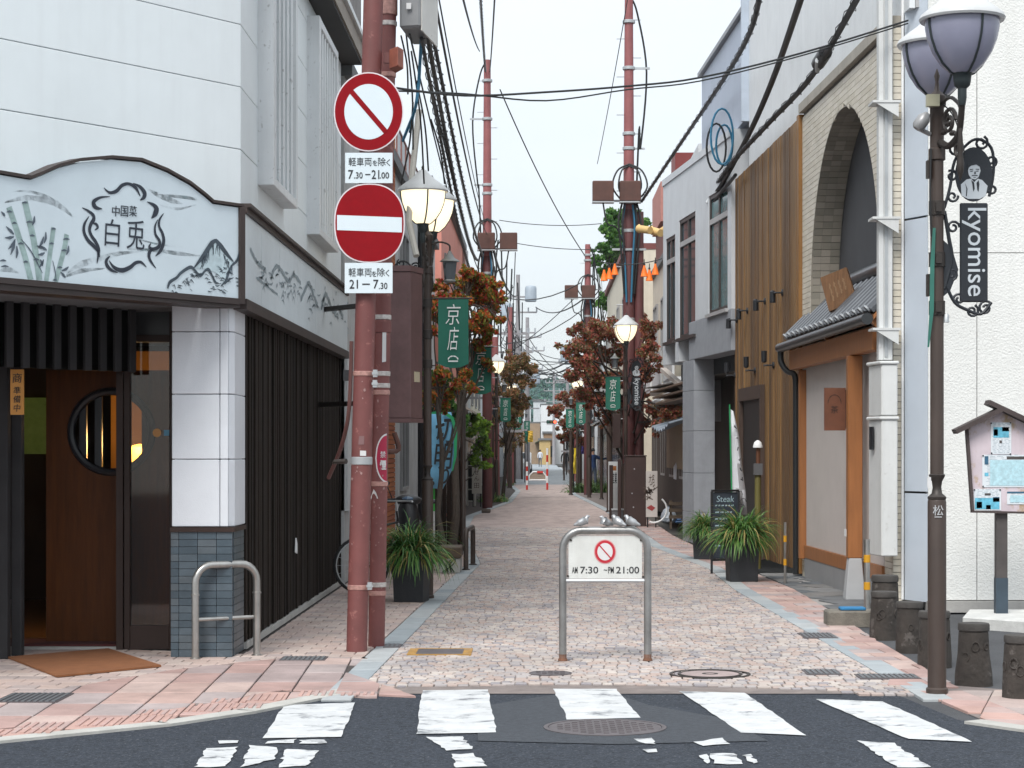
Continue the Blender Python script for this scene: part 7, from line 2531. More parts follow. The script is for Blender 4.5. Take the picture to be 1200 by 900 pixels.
# ================================================================ houses further along the street
WIN = mat('far_window', (0.025, 0.035, 0.042), 0.12, var=0.5, scale=1.5, spec=0.7)
WINF = mat('far_window_frame', (0.30, 0.30, 0.30), 0.5)
SHUT = mat('roller_shutter', (0.36, 0.37, 0.38), 0.6, var=0.1)
def house(label, side, X0, y0, y1, h, wm, floors=2, shop='shutter', roofm=None, depth=7.0, nwin=None, roof='flat', name='house', seed=0, win_col=None):
 """a row house: face at X0, from y0 to y1 along the street; side -1 left, +1 right"""
 rn = random.Random(seed)
 t = thing(name, label, 'building', (X0 + side * depth / 2, (y0 + y1) / 2, 0))
 xa, xb = (X0, X0 + depth) if side > 0 else (X0 - depth, X0)
 m = MB(); m.box(xa, xb, y0 + 0.02, y1 - 0.02, 0, h); m.build('wall', wm, t)
 f = lambda d0, d1: (min(X0 - side * d0, X0 - side * d1), max(X0 - side * d0, X0 - side * d1))
 rm = roofm or mat('roof_grey', (0.13, 0.135, 0.14), 0.7)
 m = MB()
 if roof == 'flat':
  a, b = f(0.10, -depth - 0.05); m.box(a, b, y0, y1, h + 0.003, h + 0.18)
 else:
  a, b = f(0.35, -depth / 2)
  xo = X0 - side * 0.4; xr = X0 + side * depth / 2; xe = X0 + side * (depth + 0.4)
  m.add([(xo, y0, h - 0.1), (xo, y1, h - 0.1), (xr, y1, h + 1.4), (xr, y0, h + 1.4), (xe, y0, h - 0.1), (xe, y1, h - 0.1)], [[0, 1, 2, 3], [3, 2, 5, 4], [0, 3, 4], [1, 5, 2], [0, 4, 5, 1]])
 m.build('roof', rm, t)
 L_ = y1 - y0
 n = nwin or max(1, int(L_ / 3.5))
 fh = h / floors
 for k in range(1 if shop else 0, floors):
  for i in range(n):
   yc = y0 + (i + 0.5) * L_ / n
   w, hh = min(1.7, L_ / n * 0.6), min(1.3, fh * 0.5)
   z0 = k * fh + fh * 0.32
   m = MB()
   a, b = f(0.05, -0.02)
   m.box(a, b, yc - w / 2 - 0.06, yc - w / 2, z0 - 0.06, z0 + hh + 0.06); m.box(a, b, yc + w / 2, yc + w / 2 + 0.06, z0 - 0.06, z0 + hh + 0.06)
   m.box(a, b, yc - w / 2, yc + w / 2, z0 - 0.06, z0); m.box(a, b, yc - w / 2, yc + w / 2, z0 + hh, z0 + hh + 0.06); m.box(a, b, yc - 0.025, yc + 0.025, z0, z0 + hh)
   wf = m.build('window', WINF, t)
   m = MB(); a, b = f(0.015, 0.0); m.box(a, b, yc - w / 2, yc + w / 2, z0, z0 + hh); m.build('pane', win_col or WIN, wf)
 if shop:
  a, b = f(0.03, -0.02)
  for i in range(max(1, n // 2 + 1)):
   nn = max(1, n // 2 + 1)
   ya, yb = y0 + i * L_ / nn + 0.3, y0 + (i + 1) * L_ / nn - 0.3
   m = MB()
   if shop == 'shutter':
    for q in range(14):
     z = 0.12 + q * 0.165; m.box(a, b, ya, yb, z, z + 0.15)
    m.build('shutter', SHUT, t)
   else:
    m.box(a, b, ya, yb, 0.1, 2.3); m.build('shop_window', WIN, t)
  m = MB()
  sx0, sx1 = X0 - side * 0.01, X0 - side * 0.75
  m.slab([(sx0, y0 + 0.25, 2.95), (sx0, y1 - 0.25, 2.95), (sx1, y1 - 0.25, 2.55), (sx1, y0 + 0.25, 2.55)], (0, 0, 0.05))
  m.build('awning', rn.choice([mat('awning_beige', (0.42, 0.38, 0.32), 0.8), mat('awning_green', (0.04, 0.12, 0.08), 0.8), mat('awning_grey', (0.28, 0.29, 0.31), 0.8), mat('awning_maroon', (0.16, 0.035, 0.03), 0.8)]), t)
 return t, f
STAINW = mat('stained_white', (0.50, 0.51, 0.51), 0.85, var=0.2, scale=1.4, streak=0.5, streak_col=(0.22, 0.2, 0.18), spots=0.5, spot_col=(0.28, 0.25, 0.22), spot_scale=4, bump=0.3)
PINKW = mat('salmon_wall', (0.58, 0.24, 0.19), 0.8, var=0.1, streak=0.15, streak_col=(0.42, 0.17, 0.14))
CREAMW = mat('cream_wall', (0.62, 0.57, 0.47), 0.8, var=0.1, streak=0.2)
GREYW = mat('pale_grey_wall', (0.50, 0.53, 0.55), 0.8, var=0.1, streak=0.25)
WHITEW = mat('off_white_wall', (0.62, 0.64, 0.65), 0.8, var=0.08, streak=0.2)
TANW = mat('tan_wall', (0.30, 0.22, 0.15), 0.8, var=0.15)
# left row
t, f = house('stained white house with orange brick pier beyond the dark slat wall', -1, -2.42, 25.4, 47.5, 6.3, STAINW, 2, None, seed=1, nwin=3)
OB = mat('orange_brick', [(0.42, 0.115, 0.028), (0.46, 0.14, 0.035), (0.36, 0.09, 0.025)], 0.8, var=0.15)
m = MB(); m.box(-2.50, -2.405, 31.3, 33.9, 0, 7.6); m.build('pier_bed', mat('brick_mortar', (0.12, 0.06, 0.04), 0.9), t)
for r_ in range(100):
 z0 = r_ * 0.076
 m = MB(); m.box(-2.42, -2.385, 31.3, 33.9, z0 + 0.006, z0 + 0.07); m.build('brick', OB, t)
 m = MB(); m.box(-2.52, -2.425, 31.27, 31.298, z0 + 0.006, z0 + 0.07); m.build('brick', OB, t)
m = MB(); m.tube([(-2.36, 40.8, 0), (-2.36, 40.8, 6.3)], 0.06, 8); m.build('downpipe', BLACK, t)
m = MB(); m.box(-2.50, -2.38, 25.42, 25.9, 0.9, 2.9); m.build('pale_post', WHITEW, t)
m = MB()
for yy in np.linspace(34, 47, 12): m.bar((-2.45, yy, 6.3), (-2.45, yy, 7.25), 0.03, 0.03)
for z in (6.75, 7.25): m.bar((-2.45, 34, z), (-2.45, 47.2, z), 0.03, 0.03)
for zz in (6.75, 7.25): m.bar((-2.45, 47.2, zz), (-5.0, 47.2, zz), 0.03, 0.03)
m.build('roof_railing', mat('railing_rust', (0.20, 0.09, 0.075), 0.6), t)
m = MB(); m.box(-4.6, -2.8, 40, 44, 6.3, 8.0); m.build('roof_hut', GREYW, t)
# projecting rusty sign box
sb = thing('projecting_sign_box', 'tall rusty maroon projecting sign box behind the twin red poles', 'sign box', (W(477, 400, 21).x, 21, 2.0))
Yb = 20.9
fp = [(W(455, 0, Yb).x, Yb + 0.02), (W(481, 0, Yb).x, Yb), (W(495, 0, Yb + 0.35).x, Yb + 0.35), (W(472, 0, Yb + 0.35).x - 0.02, Yb + 0.4)]
MAR = mat('maroon_sheet', (0.115, 0.062, 0.062), 0.45, var=0.3, scale=5, streak=0.4, streak_col=(0.07, 0.03, 0.024))
m = MB(); m.prism(fp, W(0, 490, Yb).z, W(0, 318, Yb).z); m.build('case', MAR, sb, bevel=0.006)
m = MB(); fo = [(x + (x - sum(p[0] for p in fp) / 4) * 0.06, y + (y - sum(p[1] for p in fp) / 4) * 0.06) for x, y in fp]
m.prism(fo, W(0, 317.8, Yb).z, W(0, 311, Yb).z); m.build('top_rim', MAR, sb)
m = MB(); m.prism(fo, W(0, 495, Yb).z, W(0, 490.2, Yb).z); m.build('bottom_rim', MAR, sb)
m = MB(); m.bar((fp[3][0], fp[3][1], W(0, 350, Yb).z), (-2.44, 22.6, W(0, 350, Yb).z), 0.05, 0.05); m.bar((fp[3][0], fp[3][1], W(0, 470, Yb).z), (-2.44, 22.6, W(0, 470, Yb).z), 0.05, 0.05); m.build('bracket', IRON, sb)
m = MB()
p, q = Vector((*fp[1], 0)), Vector((*fp[2], 0)); nn = Vector((q.y - p.y, -(q.x - p.x), 0)).normalized()
m.slab([p.lerp(q, 0.3) + Vector((0, 0, W(0, 447, Yb).z)), p.lerp(q, 0.72) + Vector((0, 0, W(0, 447, Yb).z)), p.lerp(q, 0.72) + Vector((0, 0, W(0, 435, Yb).z)), p.lerp(q, 0.3) + Vector((0, 0, W(0, 435, Yb).z))], nn * 0.008)
m.build('label', mat('label_beige', (0.42, 0.36, 0.25), 0.7), sb)
m = MB(); m.tube(bez([W(480, 506, 24.4), W(462, 507, 24.4), W(467, 527, 24.4), W(452, 530, 24.4), W(450, 540, 24.6)][1:], 4), 0.03, 7); m.build('hose', mat('hose_maroon', (0.16, 0.075, 0.06), 0.5), sb)
PH, _ = house('salmon pink house with pale downpipe beyond the lit lamp', -1, -2.32, 48.5, 62.8, 7.75, PINKW, 2, 'glass', seed=2, nwin=3)
m = MB(); m.tube([(-2.24, 62.0, 0), (-2.24, 62.0, 7.7)], 0.09, 8); m.build('downpipe', ALUM, PH)
house('grey white shop house past the pink house', -1, -2.55, 63.4, 76, 6.2, GREYW, 2, 'glass', seed=3)
house('low cream shop with beige awning on the side of the brown tree', -1, -2.6, 76.5, 90, 5.2, CREAMW, 2, 'glass', seed=4)
house('pale block far up the street behind the dark posts', -1, -2.7, 91, 108, 7.0, WHITEW, 2, 'shutter', seed=5)
house('grey shuttered house far along behind the cable poles', -1, -2.5, 109, 128, 5.8, GREYW, 2, 'shutter', seed=6)
house('narrow white house near the yellow flag', -1, -2.3, 129, 150, 6.4, WHITEW, 2, 'glass', seed=7)
house('small cream house last in the row towards the hill', -1, -2.3, 152, 185, 5.4, CREAMW, 2, 'glass', roof='gable', seed=8)
# right row
t, f = house('white gabled wall house directly behind the window building', 1, 3.2, 39.9, 44.5, 7.45, WHITEW, 2, None, seed=11, nwin=1, roofm=WHITEW)
t, f = house('cream balcony house with brick red roof structure behind the lit lamp', 1, 3.3, 45, 59.5, 6.6, CREAMW, 2, None, seed=12, nwin=4)
m = MB(); m.box(3.255, 3.295, 45.0, 59.3, 0, 2.9); m.build('shop_front', MATS['shop_dark'], t)
m = MB(); m.box(3.23, 3.254, 45.0, 52, 1.22, 2.5); m.build('shop_panel', MATS['shop_tan'], t)
m = MB(); m.slab([(3.28, 45.2, 3.1), (3.28, 52, 3.1), (2.68, 52, 2.75), (2.68, 45.2, 2.75)], (0, 0, 0.06)); m.build('awning', WHITEW, t)
m = MB(); m.box(3.35, 4.6, 50.5, 52, 6.8, 9.0); m.build('red_roof_wall', mat('red_panel', (0.20, 0.035, 0.032), 0.6, var=0.15), t)
m = MB(); m.box(3.2, 4.4, 54, 58, 7.7, 8.75); m.build('brick_tank_house', mat('pink_brick', (0.42, 0.19, 0.16), 0.8, var=0.2, scale=14), t)
m = MB(); m.box(3.3, 4.4, 54.1, 58, 6.7, 7.7); m.build('tank_base', mat('red_brown', (0.16, 0.045, 0.032), 0.7), t)
for i in range(3):
 y0 = 45.6 + i * 4.6
 m = MB(); m.box(2.98, 3.28, y0, y0 + 3.6, 3.2, 3.3); m.box(2.96, 3.01, y0, y0 + 3.6, 3.3, 4.1); m.build('balcony', WHITEW, t)
house('beige house with red-brown eaves seen past the red utility pole', 1, 2.62, 60.5, 79, 7.6, CREAMW, 2, 'glass', roofm=mat('eaves_red', (0.17, 0.055, 0.05), 0.7), seed=13, nwin=4)
house('pale low shop past the russet tree', 1, 2.7, 80, 95, 5.4, WHITEW, 2, 'glass', seed=14)
house('grey house far along on the side of the blue jacket', 1, 2.6, 96, 118, 6.4, GREYW, 2, 'glass', seed=15)
house('white house beyond the farther russet tree', 1, 2.5, 119, 140, 5.8, WHITEW, 2, 'shutter', seed=16)
house('tan house near the traffic signal', 1, 2.4, 141, 175, 6.0, TANW, 2, 'glass', seed=17)
# street end
house('white end house with dark sign band closing the street', 1, 0.2, 250, 262, 7.2, WHITEW, 2, 'glass', seed=21, depth=5.2)
t, f = house('brown fronted end house closing the street', -1, 0.1, 252, 262, 5.0, TANW, 2, 'glass', seed=22, depth=3.2)
for (nm, lab, px0, px1, pt, pb, Y, m_) in (('house', 'pale grey block at the very end under the hill', 625, 640, 470, 535, 300, GREYW), ('house', 'white facade at the very end under the hill', 640, 652, 477, 535, 290, WHITEW), ('house', 'slate roofed building at the very end under the hill', 648, 664, 482, 535, 285, mat('slate_blue', (0.13, 0.16, 0.20), 0.7)), ('house', 'low yellow shop front at the far street end', 632, 645, 516, 536, 240, mat('yellow_shop', (0.42, 0.30, 0.13), 0.7)),
           ('house', 'low brown upper storey at the far street end', 637, 650, 508, 521, 246, mat('brown_wall', (0.24, 0.15, 0.085), 0.7)), ('house', 'dark grey roofed house at the far street end', 628, 650, 502, 510, 270, mat('roof_slate', (0.10, 0.115, 0.135), 0.7)), ('house', 'far apartment block behind the russet tree', 664, 700, 470, 535, 320, WHITEW), ('house', 'far apartment block behind the brown tree', 585, 622, 476, 535, 320, GREYW)):
 a, b = W(px0, pt, Y), W(px1, pb, Y)
 t = thing(nm, lab, 'building', ((a.x + b.x) / 2, Y + 3, 0))
 zb = max(0.0, b.z) if pb < 530 else 0.0
 if pb < 530: zb = 0.0
 m = MB(); m.box(a.x, b.x, Y, Y + 6, zb, a.z); m.build('wall', m_, t)
 m = MB(); m.box(a.x - 0.15, b.x + 0.15, Y - 0.2, Y + 6.2, a.z + 0.01, a.z + 0.25); m.build('roof', MATS['roof_grey'], t)
 nw_ = max(1, int((b.x - a.x) / 2.0))
 for k in range(int(a.z / 3.0)):
  for i in range(nw_):
   xc = a.x + (i + 0.5) * (b.x - a.x) / nw_
   m = MB(); m.box(xc - 0.55, xc + 0.55, Y - 0.04, Y + 0.02, k * 3.0 + 0.9, k * 3.0 + 2.2); wn = m.build('window', WIN, t)
# wooded hill
HILL = mat('hill_foliage', [(0.030, 0.10, 0.085), (0.045, 0.13, 0.10), (0.022, 0.075, 0.075), (0.06, 0.15, 0.10), (0.035, 0.11, 0.10)], 0.9, var=0.4, scale=0.12)
hm = MB()
rng = np.random.default_rng(5)
def hillz(x): return 24.5 * math.exp(-((x - 2) / 62) ** 2) + 1.5 * math.sin(x * 0.11) + 0.8 * math.sin(x * 0.31 + 1)
nx = 90
vs, fs = [], []
for j in range(14):
 for i in range(nx + 1):
  x = -150 + 300 * i / nx
  f_ = math.sin(PI / 2 * j / 13)
  vs.append((x, 560 + 90 * j / 13, -0.5 + hillz(x) * f_ * 0.93))
for j in range(13):
 for i in range(nx):
  a = j * (nx + 1) + i
  fs.append([a, a + 1, a + nx + 2, a + nx + 1])
hm.add(vs, fs, 0, True)
hill = hm.build('hill', mat('hill_ground', (0.025, 0.075, 0.065), 0.95), kind='structure')
cl = []
for _ in range(420):
 x = rng.uniform(-42, 46); j = rng.uniform(0.02, 1)
 cl.append((Vector((x, 560 + 90 * j, hillz(x) * math.sin(PI / 2 * j) * 0.93 - 0.3)), rng.uniform(1.2, 2.4)))
m = MB(); leaves(m, cl, 22000, 0.85, rng); m.build('hill_woodland', HILL, kind='stuff', label='blue green woodland covering the far hill', cat='woodland')

# ================================================================ utility poles down the street
UB = mat('cabinet_brown', (0.085, 0.035, 0.025), 0.55, var=0.3, scale=4, streak=0.3)
POLER = mat('pole_red', (0.26, 0.085, 0.085), 0.55, var=0.2, streak=0.3)
POLED = mat('pole_maroon', (0.115, 0.04, 0.04), 0.55, var=0.25)
POLEG = mat('pole_grey', (0.28, 0.27, 0.28), 0.8, var=0.15)
def make_upole(label, h, cab, sgn, cab2=0.62):
 t = thing('utility_pole', label, 'utility pole', (0, 0, 0), 'tall utility poles along the street')
 m = MB(); m.tube([(0, 0, -0.05), (0, 0, cab - 0.4)], [0.15, 0.135], 14); m.build('lower_shaft', POLED, t)
 m = MB(); m.tube([(0, 0, cab - 0.4), (0, 0, h)], [0.135, 0.10], 14); m.build('upper_shaft', POLER, t)
 for dx, nm in ((0.02 * sgn, 'cabinet'), (-cab2 * sgn, 'cabinet')):
  m = MB(); m.box(dx - 0.25, dx + 0.25, -0.42, -0.15, cab - 0.24, cab + 0.24); c_ = m.build('cabinet', UB, t, bevel=0.02)
  m = MB(); m.box(dx - 0.255, dx + 0.255, -0.425, -0.14, cab - 0.275, cab - 0.243); m.build('base_plate', GALV, c_)
 m = MB(); m.bar((-cab2 * sgn, -0.1, cab - 0.2), (0.2 * sgn, -0.1, cab - 0.2), 0.05, 0.05); m.bar((-0.4, -0.13, cab - 1.35), (0.4, -0.13, cab - 1.35), 0.05, 0.05); m.bar((0.0, 0.0, h - 1.7), (0.5 * sgn, 0, h - 1.7), 0.05, 0.05); m.bar((0.0, 0.0, h - 3.6), (0.38 * sgn, 0, h - 3.6), 0.04, 0.04); m.build('crossarm', GALV, t)
 m = MB()
 for sx in (-0.18, -0.28, 0.2, 0.3):
  m.tube(bez([(sx * 0.5, -0.2, cab - 0.25), (sx * 1.4, -0.25, cab + 0.1), (sx, -0.2, cab + 0.5), (0, -0.12, cab + 0.55 + abs(sx) * 0.4)], 5), 0.022, 5)
  m.tube(bez([(sx * 0.6, -0.2, cab - 0.27), (sx * 0.9, -0.22, cab - 0.7), (sx * 0.7, -0.2, cab - 1.3), (sx * 0.4, -0.14, cab - 2.4)], 5), 0.026, 5)
 m.tube(bez([(-cab2 * sgn, -0.3, cab - 0.27), (-(cab2 - 0.1) * sgn, -0.3, cab - 0.75), (-0.3 * sgn, -0.25, cab - 0.85), (-0.1 * sgn, -0.18, cab - 1.3)], 5), 0.02, 5)
 m.tube(bez([(0.14 * sgn, -0.05, cab - 1.0), (0.24 * sgn, -0.05, cab + 1.5), (0.27 * sgn, -0.05, h - 3.6), (0.42 * sgn, 0, h - 1.8), (0.2 * sgn, 0, h - 0.4), (0.03, 0, h)], 6), 0.024, 5)
 m.build('cable_loop', CABLE, t)
 m = MB()
 for sx in (-0.1, 0.08): m.tube(bez([(sx, -0.2, cab - 0.3), (sx * 1.6, -0.2, cab - 0.8), (sx, -0.18, cab - 1.7), (sx * 0.6, -0.16, cab - 2.6)], 5), 0.026, 5)
 m.build('blue_cable', BLUECABLE, t)
 z = 2.4
 m = MB(); k = 0
 while z < h - 0.5:
  s_ = 1 if k % 2 else -1
  m.tube([(0.1 * s_, 0, z), (0.29 * s_, 0, z)], 0.012, 5); z += 0.45; k += 1
 m.build('step_bolt', GALV, t, kind='stuff')
 for z in (cab - 3.0, cab - 0.9, cab + 1.4, h - 1.7, h - 3.6, h - 0.6):
  m = MB(); m.lathe([(0.14, -0.04), (0.15, -0.03), (0.15, 0.03), (0.14, 0.04)], (0, 0, z), 12); m.build('band', GALV, t)
 return t
up1 = make_upole('tall red utility pole with two brown boxes on the side of the lit lamp', 12.9, 7.65, -1)
up1.location = (-1.5, 59, 0)
up2 = make_upole('tall doubled red utility pole with two brown boxes in the russet tree', 12.4, 7.75, 1)
up2.location = (2.12, 48.5, 0)
m = MB(); m.tube([(0.25, 0.0, -0.05), (0.24, 0.0, 7.3)], 0.11, 12); m.build('second_shaft', POLED, up2)
up3 = make_upole('farther short topped red utility pole with two brown boxes', 9.4, 7.6, 1)
up3.location = (1.82, 77, 0)
def gpole(px, ptop, Y, label, red, trans):
 x = (px - 632) * Y / FOC; h = EYE + (528 - ptop) * Y / FOC
 t = thing('utility_pole', label, 'utility pole', (x, Y, 0), 'tall utility poles along the street')
 m = MB(); m.tube([(x, Y, 0), (x, Y, h)], [0.19, 0.12], 10); m.build('shaft', POLER if red else POLEG, t)
 m = MB()
 for dz, w in ((0.3, 0.9), (1.2, 1.1), (2.4, 1.0), (5.0, 0.8)):
  m.bar((x - w, Y, h - 1.0 - dz), (x + w, Y, h - 1.0 - dz), 0.08, 0.09)
 m.build('crossarm', POLEG, t)
 m = MB()
 for dz, w in ((0.3, 0.9), (1.2, 1.1), (2.4, 1.0)):
  for u in (-1, -0.55, 0.55, 1): m.tube([(x + u * w, Y, h - 1.0 - dz), (x + u * w, Y, h - 0.72 - dz)], 0.05, 6)
 m.build('insulator', mat('insulator', (0.35, 0.37, 0.4), 0.3), t, kind='stuff')
 for (dx, dz) in trans:
  m = MB(); m.lathe([(0.3, 0), (0.34, 0.04), (0.34, 0.8), (0.28, 0.9), (0.05, 0.95)], (x + dx, Y - 0.35, h + dz), 12); m.build('transformer', mat('transformer_grey', (0.30, 0.35, 0.40), 0.5, var=0.15), t)
gpole(607, 322, 120, 'tallest far utility pole with transformers and crossarms', False, ((-0.7, -2.6), (0.75, -1.6)))
gpole(598, 360, 100, 'far red utility pole next to the tallest one', True, ())
gpole(618, 372, 135, 'far grey utility pole carrying a pale cylinder transformer', False, ((0.5, -4.4), (-0.6, -3.2)))
gpole(580, 395, 74, 'brown utility pole behind the second lit lamp', True, ())
gpole(675, 398, 110, 'far maroon utility pole behind the russet trees', True, ((-0.5, -1.2),))
gpole(665, 430, 170, 'thin far pole above the traffic signal', False, ())
gpole(649, 435, 230, 'thin steel pole rising before the hill', False, ())

# ================================================================ overhead cables
def wire(label, pts, r_=0.012, m_=CABLE, group='overhead cables above the street', wrap=False):
 m = MB(); m.tube(pts, r_, 6)
 if wrap:
  P = []
  k = 0
  for i in range(len(pts) - 1):
   a, b = Vector(pts[i]), Vector(pts[i + 1])
   d = (b - a).normalized(); u = d.cross(Vector((0, 0, 1))).normalized(); w = u.cross(d)
   nseg = max(3, int((b - a).length / 0.12))
   for j in range(nseg):
    an = k * 1.1; k += 1
    P.append(a.lerp(b, j / nseg) + (u * math.cos(an) + w * math.sin(an)) * (r_ + 0.012))
  m.tube(P, 0.005, 4)
 return m.build('overhead_cable', m_, label=label, cat='cable', group=group)
p1 = W(455, 102, 17.0); p2 = W(640, 117, 19); p3 = W(1064, 24, 21.2)
wire('thin double cable crossing the whole street below the roofs, upper strand', bez([p1, W(545, 112, 18), W(640, 108, 19), W(735, 101, 19.6), W(820, 91, 20), W(940, 62, 20.6), p3], 5), 0.011)
wire('thin double cable crossing the whole street below the roofs, lower strand', bez([p1 + Vector((0, 0, -0.03)), W(545, 110, 18), W(640, 118, 19), W(735, 105, 19.6), W(820, 95, 20), W(940, 65, 20.6), p3 + Vector((0, 0, -0.03))], 5), 0.008)
wire('thick wrapped cable bundle climbing from the doubled pole past the blue grey wall', bez([W(752, 236, 48), W(795, 172, 40), W(850, 90, 32), W(880, 35, 27), W(893, -20, 24)], 6), 0.036, wrap=True)
wire('heavy cable climbing beside the timber slats from the yellow sleeves', bez([W(785, 265, 44), W(830, 237, 36), W(870, 172, 31), W(905, 95, 27), W(943, -15, 22)], 6), 0.042)
wire('wire-wrapped black cable running before the arch and siding', bez([W(832, 230, 36.5), W(856, 193, 32), W(900, 145, 27), W(952, 88, 23), W(1012, -15, 18)], 6), 0.035, wrap=True)
wire('lower slack cable along the tops of the tall windows', bez([W(786, 272, 44), W(815, 262, 38), W(845, 226, 34), W(862, 205, 32)], 5), 0.03)
c = W(963, 68, 22.2)
t = thing('cable_closure', 'black cable splice closure hanging on the wire-wrapped cable', 'cable closure', tuple(c))
m = MB(); d = (W(975, 52, 21.6) - W(950, 90, 23)).normalized(); m.tube([c - d * 0.28, c - d * 0.25, c + d * 0.25, c + d * 0.28], [0.03, 0.075, 0.075, 0.03], 10); m.build('body', BLACK, t)
m = MB(); m.tube([c - d * 0.3 + Vector((0, 0, -0.06)), c + d * 0.1 + Vector((-0.06, 0, -0.05))], 0.03, 8); m.build('grey_cap', GALV, t)
for i in range(3):
 m = MB()
 rr_ = [0.30, 0.26, 0.22][i]
 cc3 = W([846, 840, 850][i], [160, 172, 168][i], 33)
 m.tube([cc3 + Vector((math.cos(2 * PI * k / 20) * rr_ * 0.6, 0.1 * i, math.sin(2 * PI * k / 20) * rr_ * 1.5)) for k in range(20)], 0.018, 5, closed=True)
 m.build('cable_coil', BLUECABLE if i != 1 else CABLE, label=['bright blue cable coil hung on the heavy cable by the blue grey wall', 'dark cable coil hung below the blue coil', 'second blue coil overlapping the first by the blue grey wall'][i], cat='cable coil')
t = thing('meter_cluster', 'black cable hardware and dark box over the tall window', 'cable hardware', tuple(W(836, 225, 35)))
m = MB(); p = W(834, 233, 35.5); m.box(p.x - 0.13, p.x + 0.10, p.y, p.y + 0.2, p.z - 0.22, p.z + 0.1); m.build('box', mat('hw_box', (0.10, 0.10, 0.11), 0.5), t, bevel=0.02)
m = MB(); m.tube([W(828, 238, 35.2), W(848, 200, 35.2)], 0.03, 8); m.tube([W(842, 232, 35.2), W(862, 204, 35.2)], 0.04, 8); m.build('bracket', GALV, t)
for i, (a, b) in enumerate((((748, 268), (762, 270)), ((763, 270), (774, 273)), ((775, 272), (788, 263)))):
 m = MB(); m.tube([W(*a, 44.5), W(*b, 44.2)], 0.085, 10)
 m.tube([W(*a, 44.5) , W(a[0] + 2, a[1], 44.5)], 0.10, 10)
 m.build('cable_sleeve', mat('sleeve_yellow', (0.62, 0.42, 0.17), 0.6, var=0.15), label=['pale yellow cable sleeve next to the doubled pole', 'middle pale yellow cable sleeve between the other two', 'deep yellow cable sleeve at the heavy cable end'][i], cat='cable sleeve')
# bundle from the near poles up the left side to the far pole
rn = random.Random(3)
ends = [((497, -12), 17.2, (566, 300), 0.30, 0.032), ((507, -15), 17.4, (571, 275), 0.35, 0.020), ((490, 30), 17.2, (562, 320), 0.25, 0.02), ((501, 42), 17.6, (560, 305), 0.45, 0.036), ((494, 45), 17.4, (556, 330), 0.30, 0.028), ((480, 40), 17.3, (553, 318), 0.2, 0.014), ((512, -14), 17.4, (569, 262), 0.2, 0.012)]
lb = ['thick black cable leaving the top of the meter box', 'thin black cable outermost in the bundle beside the red poles', 'slim cable next to the blue drop cable', 'heavy black cable in the middle of the bundle', 'dark wrapped cable close to the white lamp', 'thin slack cable nearest the brick pier', 'thin straight cable nearest the open sky']
for (a, Ya, b, sg, r_), l_ in zip(ends, lb):
 wire(l_ + ', running up the street', cable(W(*a, Ya), W(*b, 58.5), sg, 24), r_ * 0.62, wrap=(r_ > 0.027))
wire('bright blue drop cable dangling below the meter box', bez([W(494, 40, 17.6), W(491, 90, 18), W(487, 125, 18), W(478, 150, 18.5), W(472, 165, 18.8)], 5), 0.014, BLUECABLE)
wire('second blue drop cable twisted behind the first below the meter box', bez([W(497, 43, 17.7), W(493, 70, 18.1), W(490, 110, 18.1), W(480, 155, 18.6)], 5), 0.010, BLUECABLE)
for i, (a, b) in enumerate((((476, 40), (484, 175)), ((470, 42), (478, 110)), ((482, 60), (497, 215)), ((488, 95), (502, 200)), ((484, 120), (470, 215)), ((505, 140), (521, 215)))):
 wire(['loose black drop wire nearest the red poles', 'short drop wire beside the rusty junction box', 'drop wire falling onto the lit lamp cap', 'twisted drop wire behind the lit lamp', 'drop wire swinging to the brick pier', 'drop wire crossing behind the lamp glass'][i], bez([W(*a, 18), W((a[0] + b[0]) / 2 + 3, (a[1] + b[1]) / 2, 18.6), W(*b, 19.5)], 5), 0.008)
m = MB(); m.tube([W(491, 130, 23), W(483, 205, 22.5), W(479, 260, 22.3), W(488, 300, 22.1)], 0.035, 8); m.build('steel_conduit', mat('conduit_beige', (0.40, 0.38, 0.34), 0.5), label='beige bent conduit tube rising behind the lit lamp', cat='conduit')
wire('thin line slanting down to the short topped pole', cable(W(586, 105, 59), W(685, 299, 77), 0.3), 0.02)
wire('hair thin line hanging from above to the doubled pole boxes', cable(W(737, -10, 40), W(700, 192, 60), 0.1), 0.010)
for i, (a, Ya, b, Yb_) in enumerate((((563, -8), 30, (569, 84), 59), ((541, -8), 26, (562, 60), 56), ((580, -8), 34, (574, 84), 59))):
 wire(['wrapped line reaching the top of the tall red pole', 'slack line left of the tall red pole top', 'faint line reaching the tall red pole from the sky side'][i], cable(W(*a, Ya), W(*b, Yb_), 0.1), 0.016, wrap=(i == 0))
for i, (y0, y1) in enumerate(((258, 262), (281, 292))):
 wire(['thin far line spanning the street at the boxes of the red poles', 'thin far line just below the pole boxes'][i], cable(W(585, y0, 60), W(705, y1, 60), 0.1), 0.012)
for i, (a, b, Ya, Yb_) in enumerate((((628, 360), (690, 345), 120, 79), ((612, 428), (672, 418), 120, 110), ((616, 432), (676, 424), 120, 110), ((600, 340), (577, 285), 100, 60), ((607, 345), (580, 300), 118, 60), ((618, 425), (672, 430), 135, 110), ((619, 395), (664, 440), 135, 170))):
 wire(['far sagging line from the tallest pole to the short topped pole', 'upper far line across the gap above the hill', 'lower far line across the gap above the hill', 'far line from the red pole back to the tall red pole', 'far line from the transformer pole back to the tall red pole', 'far line low over the hill crest', 'far line dropping to the thin signal pole'][i], cable(W(*a, Ya), W(*b, Yb_), 0.5), 0.03)

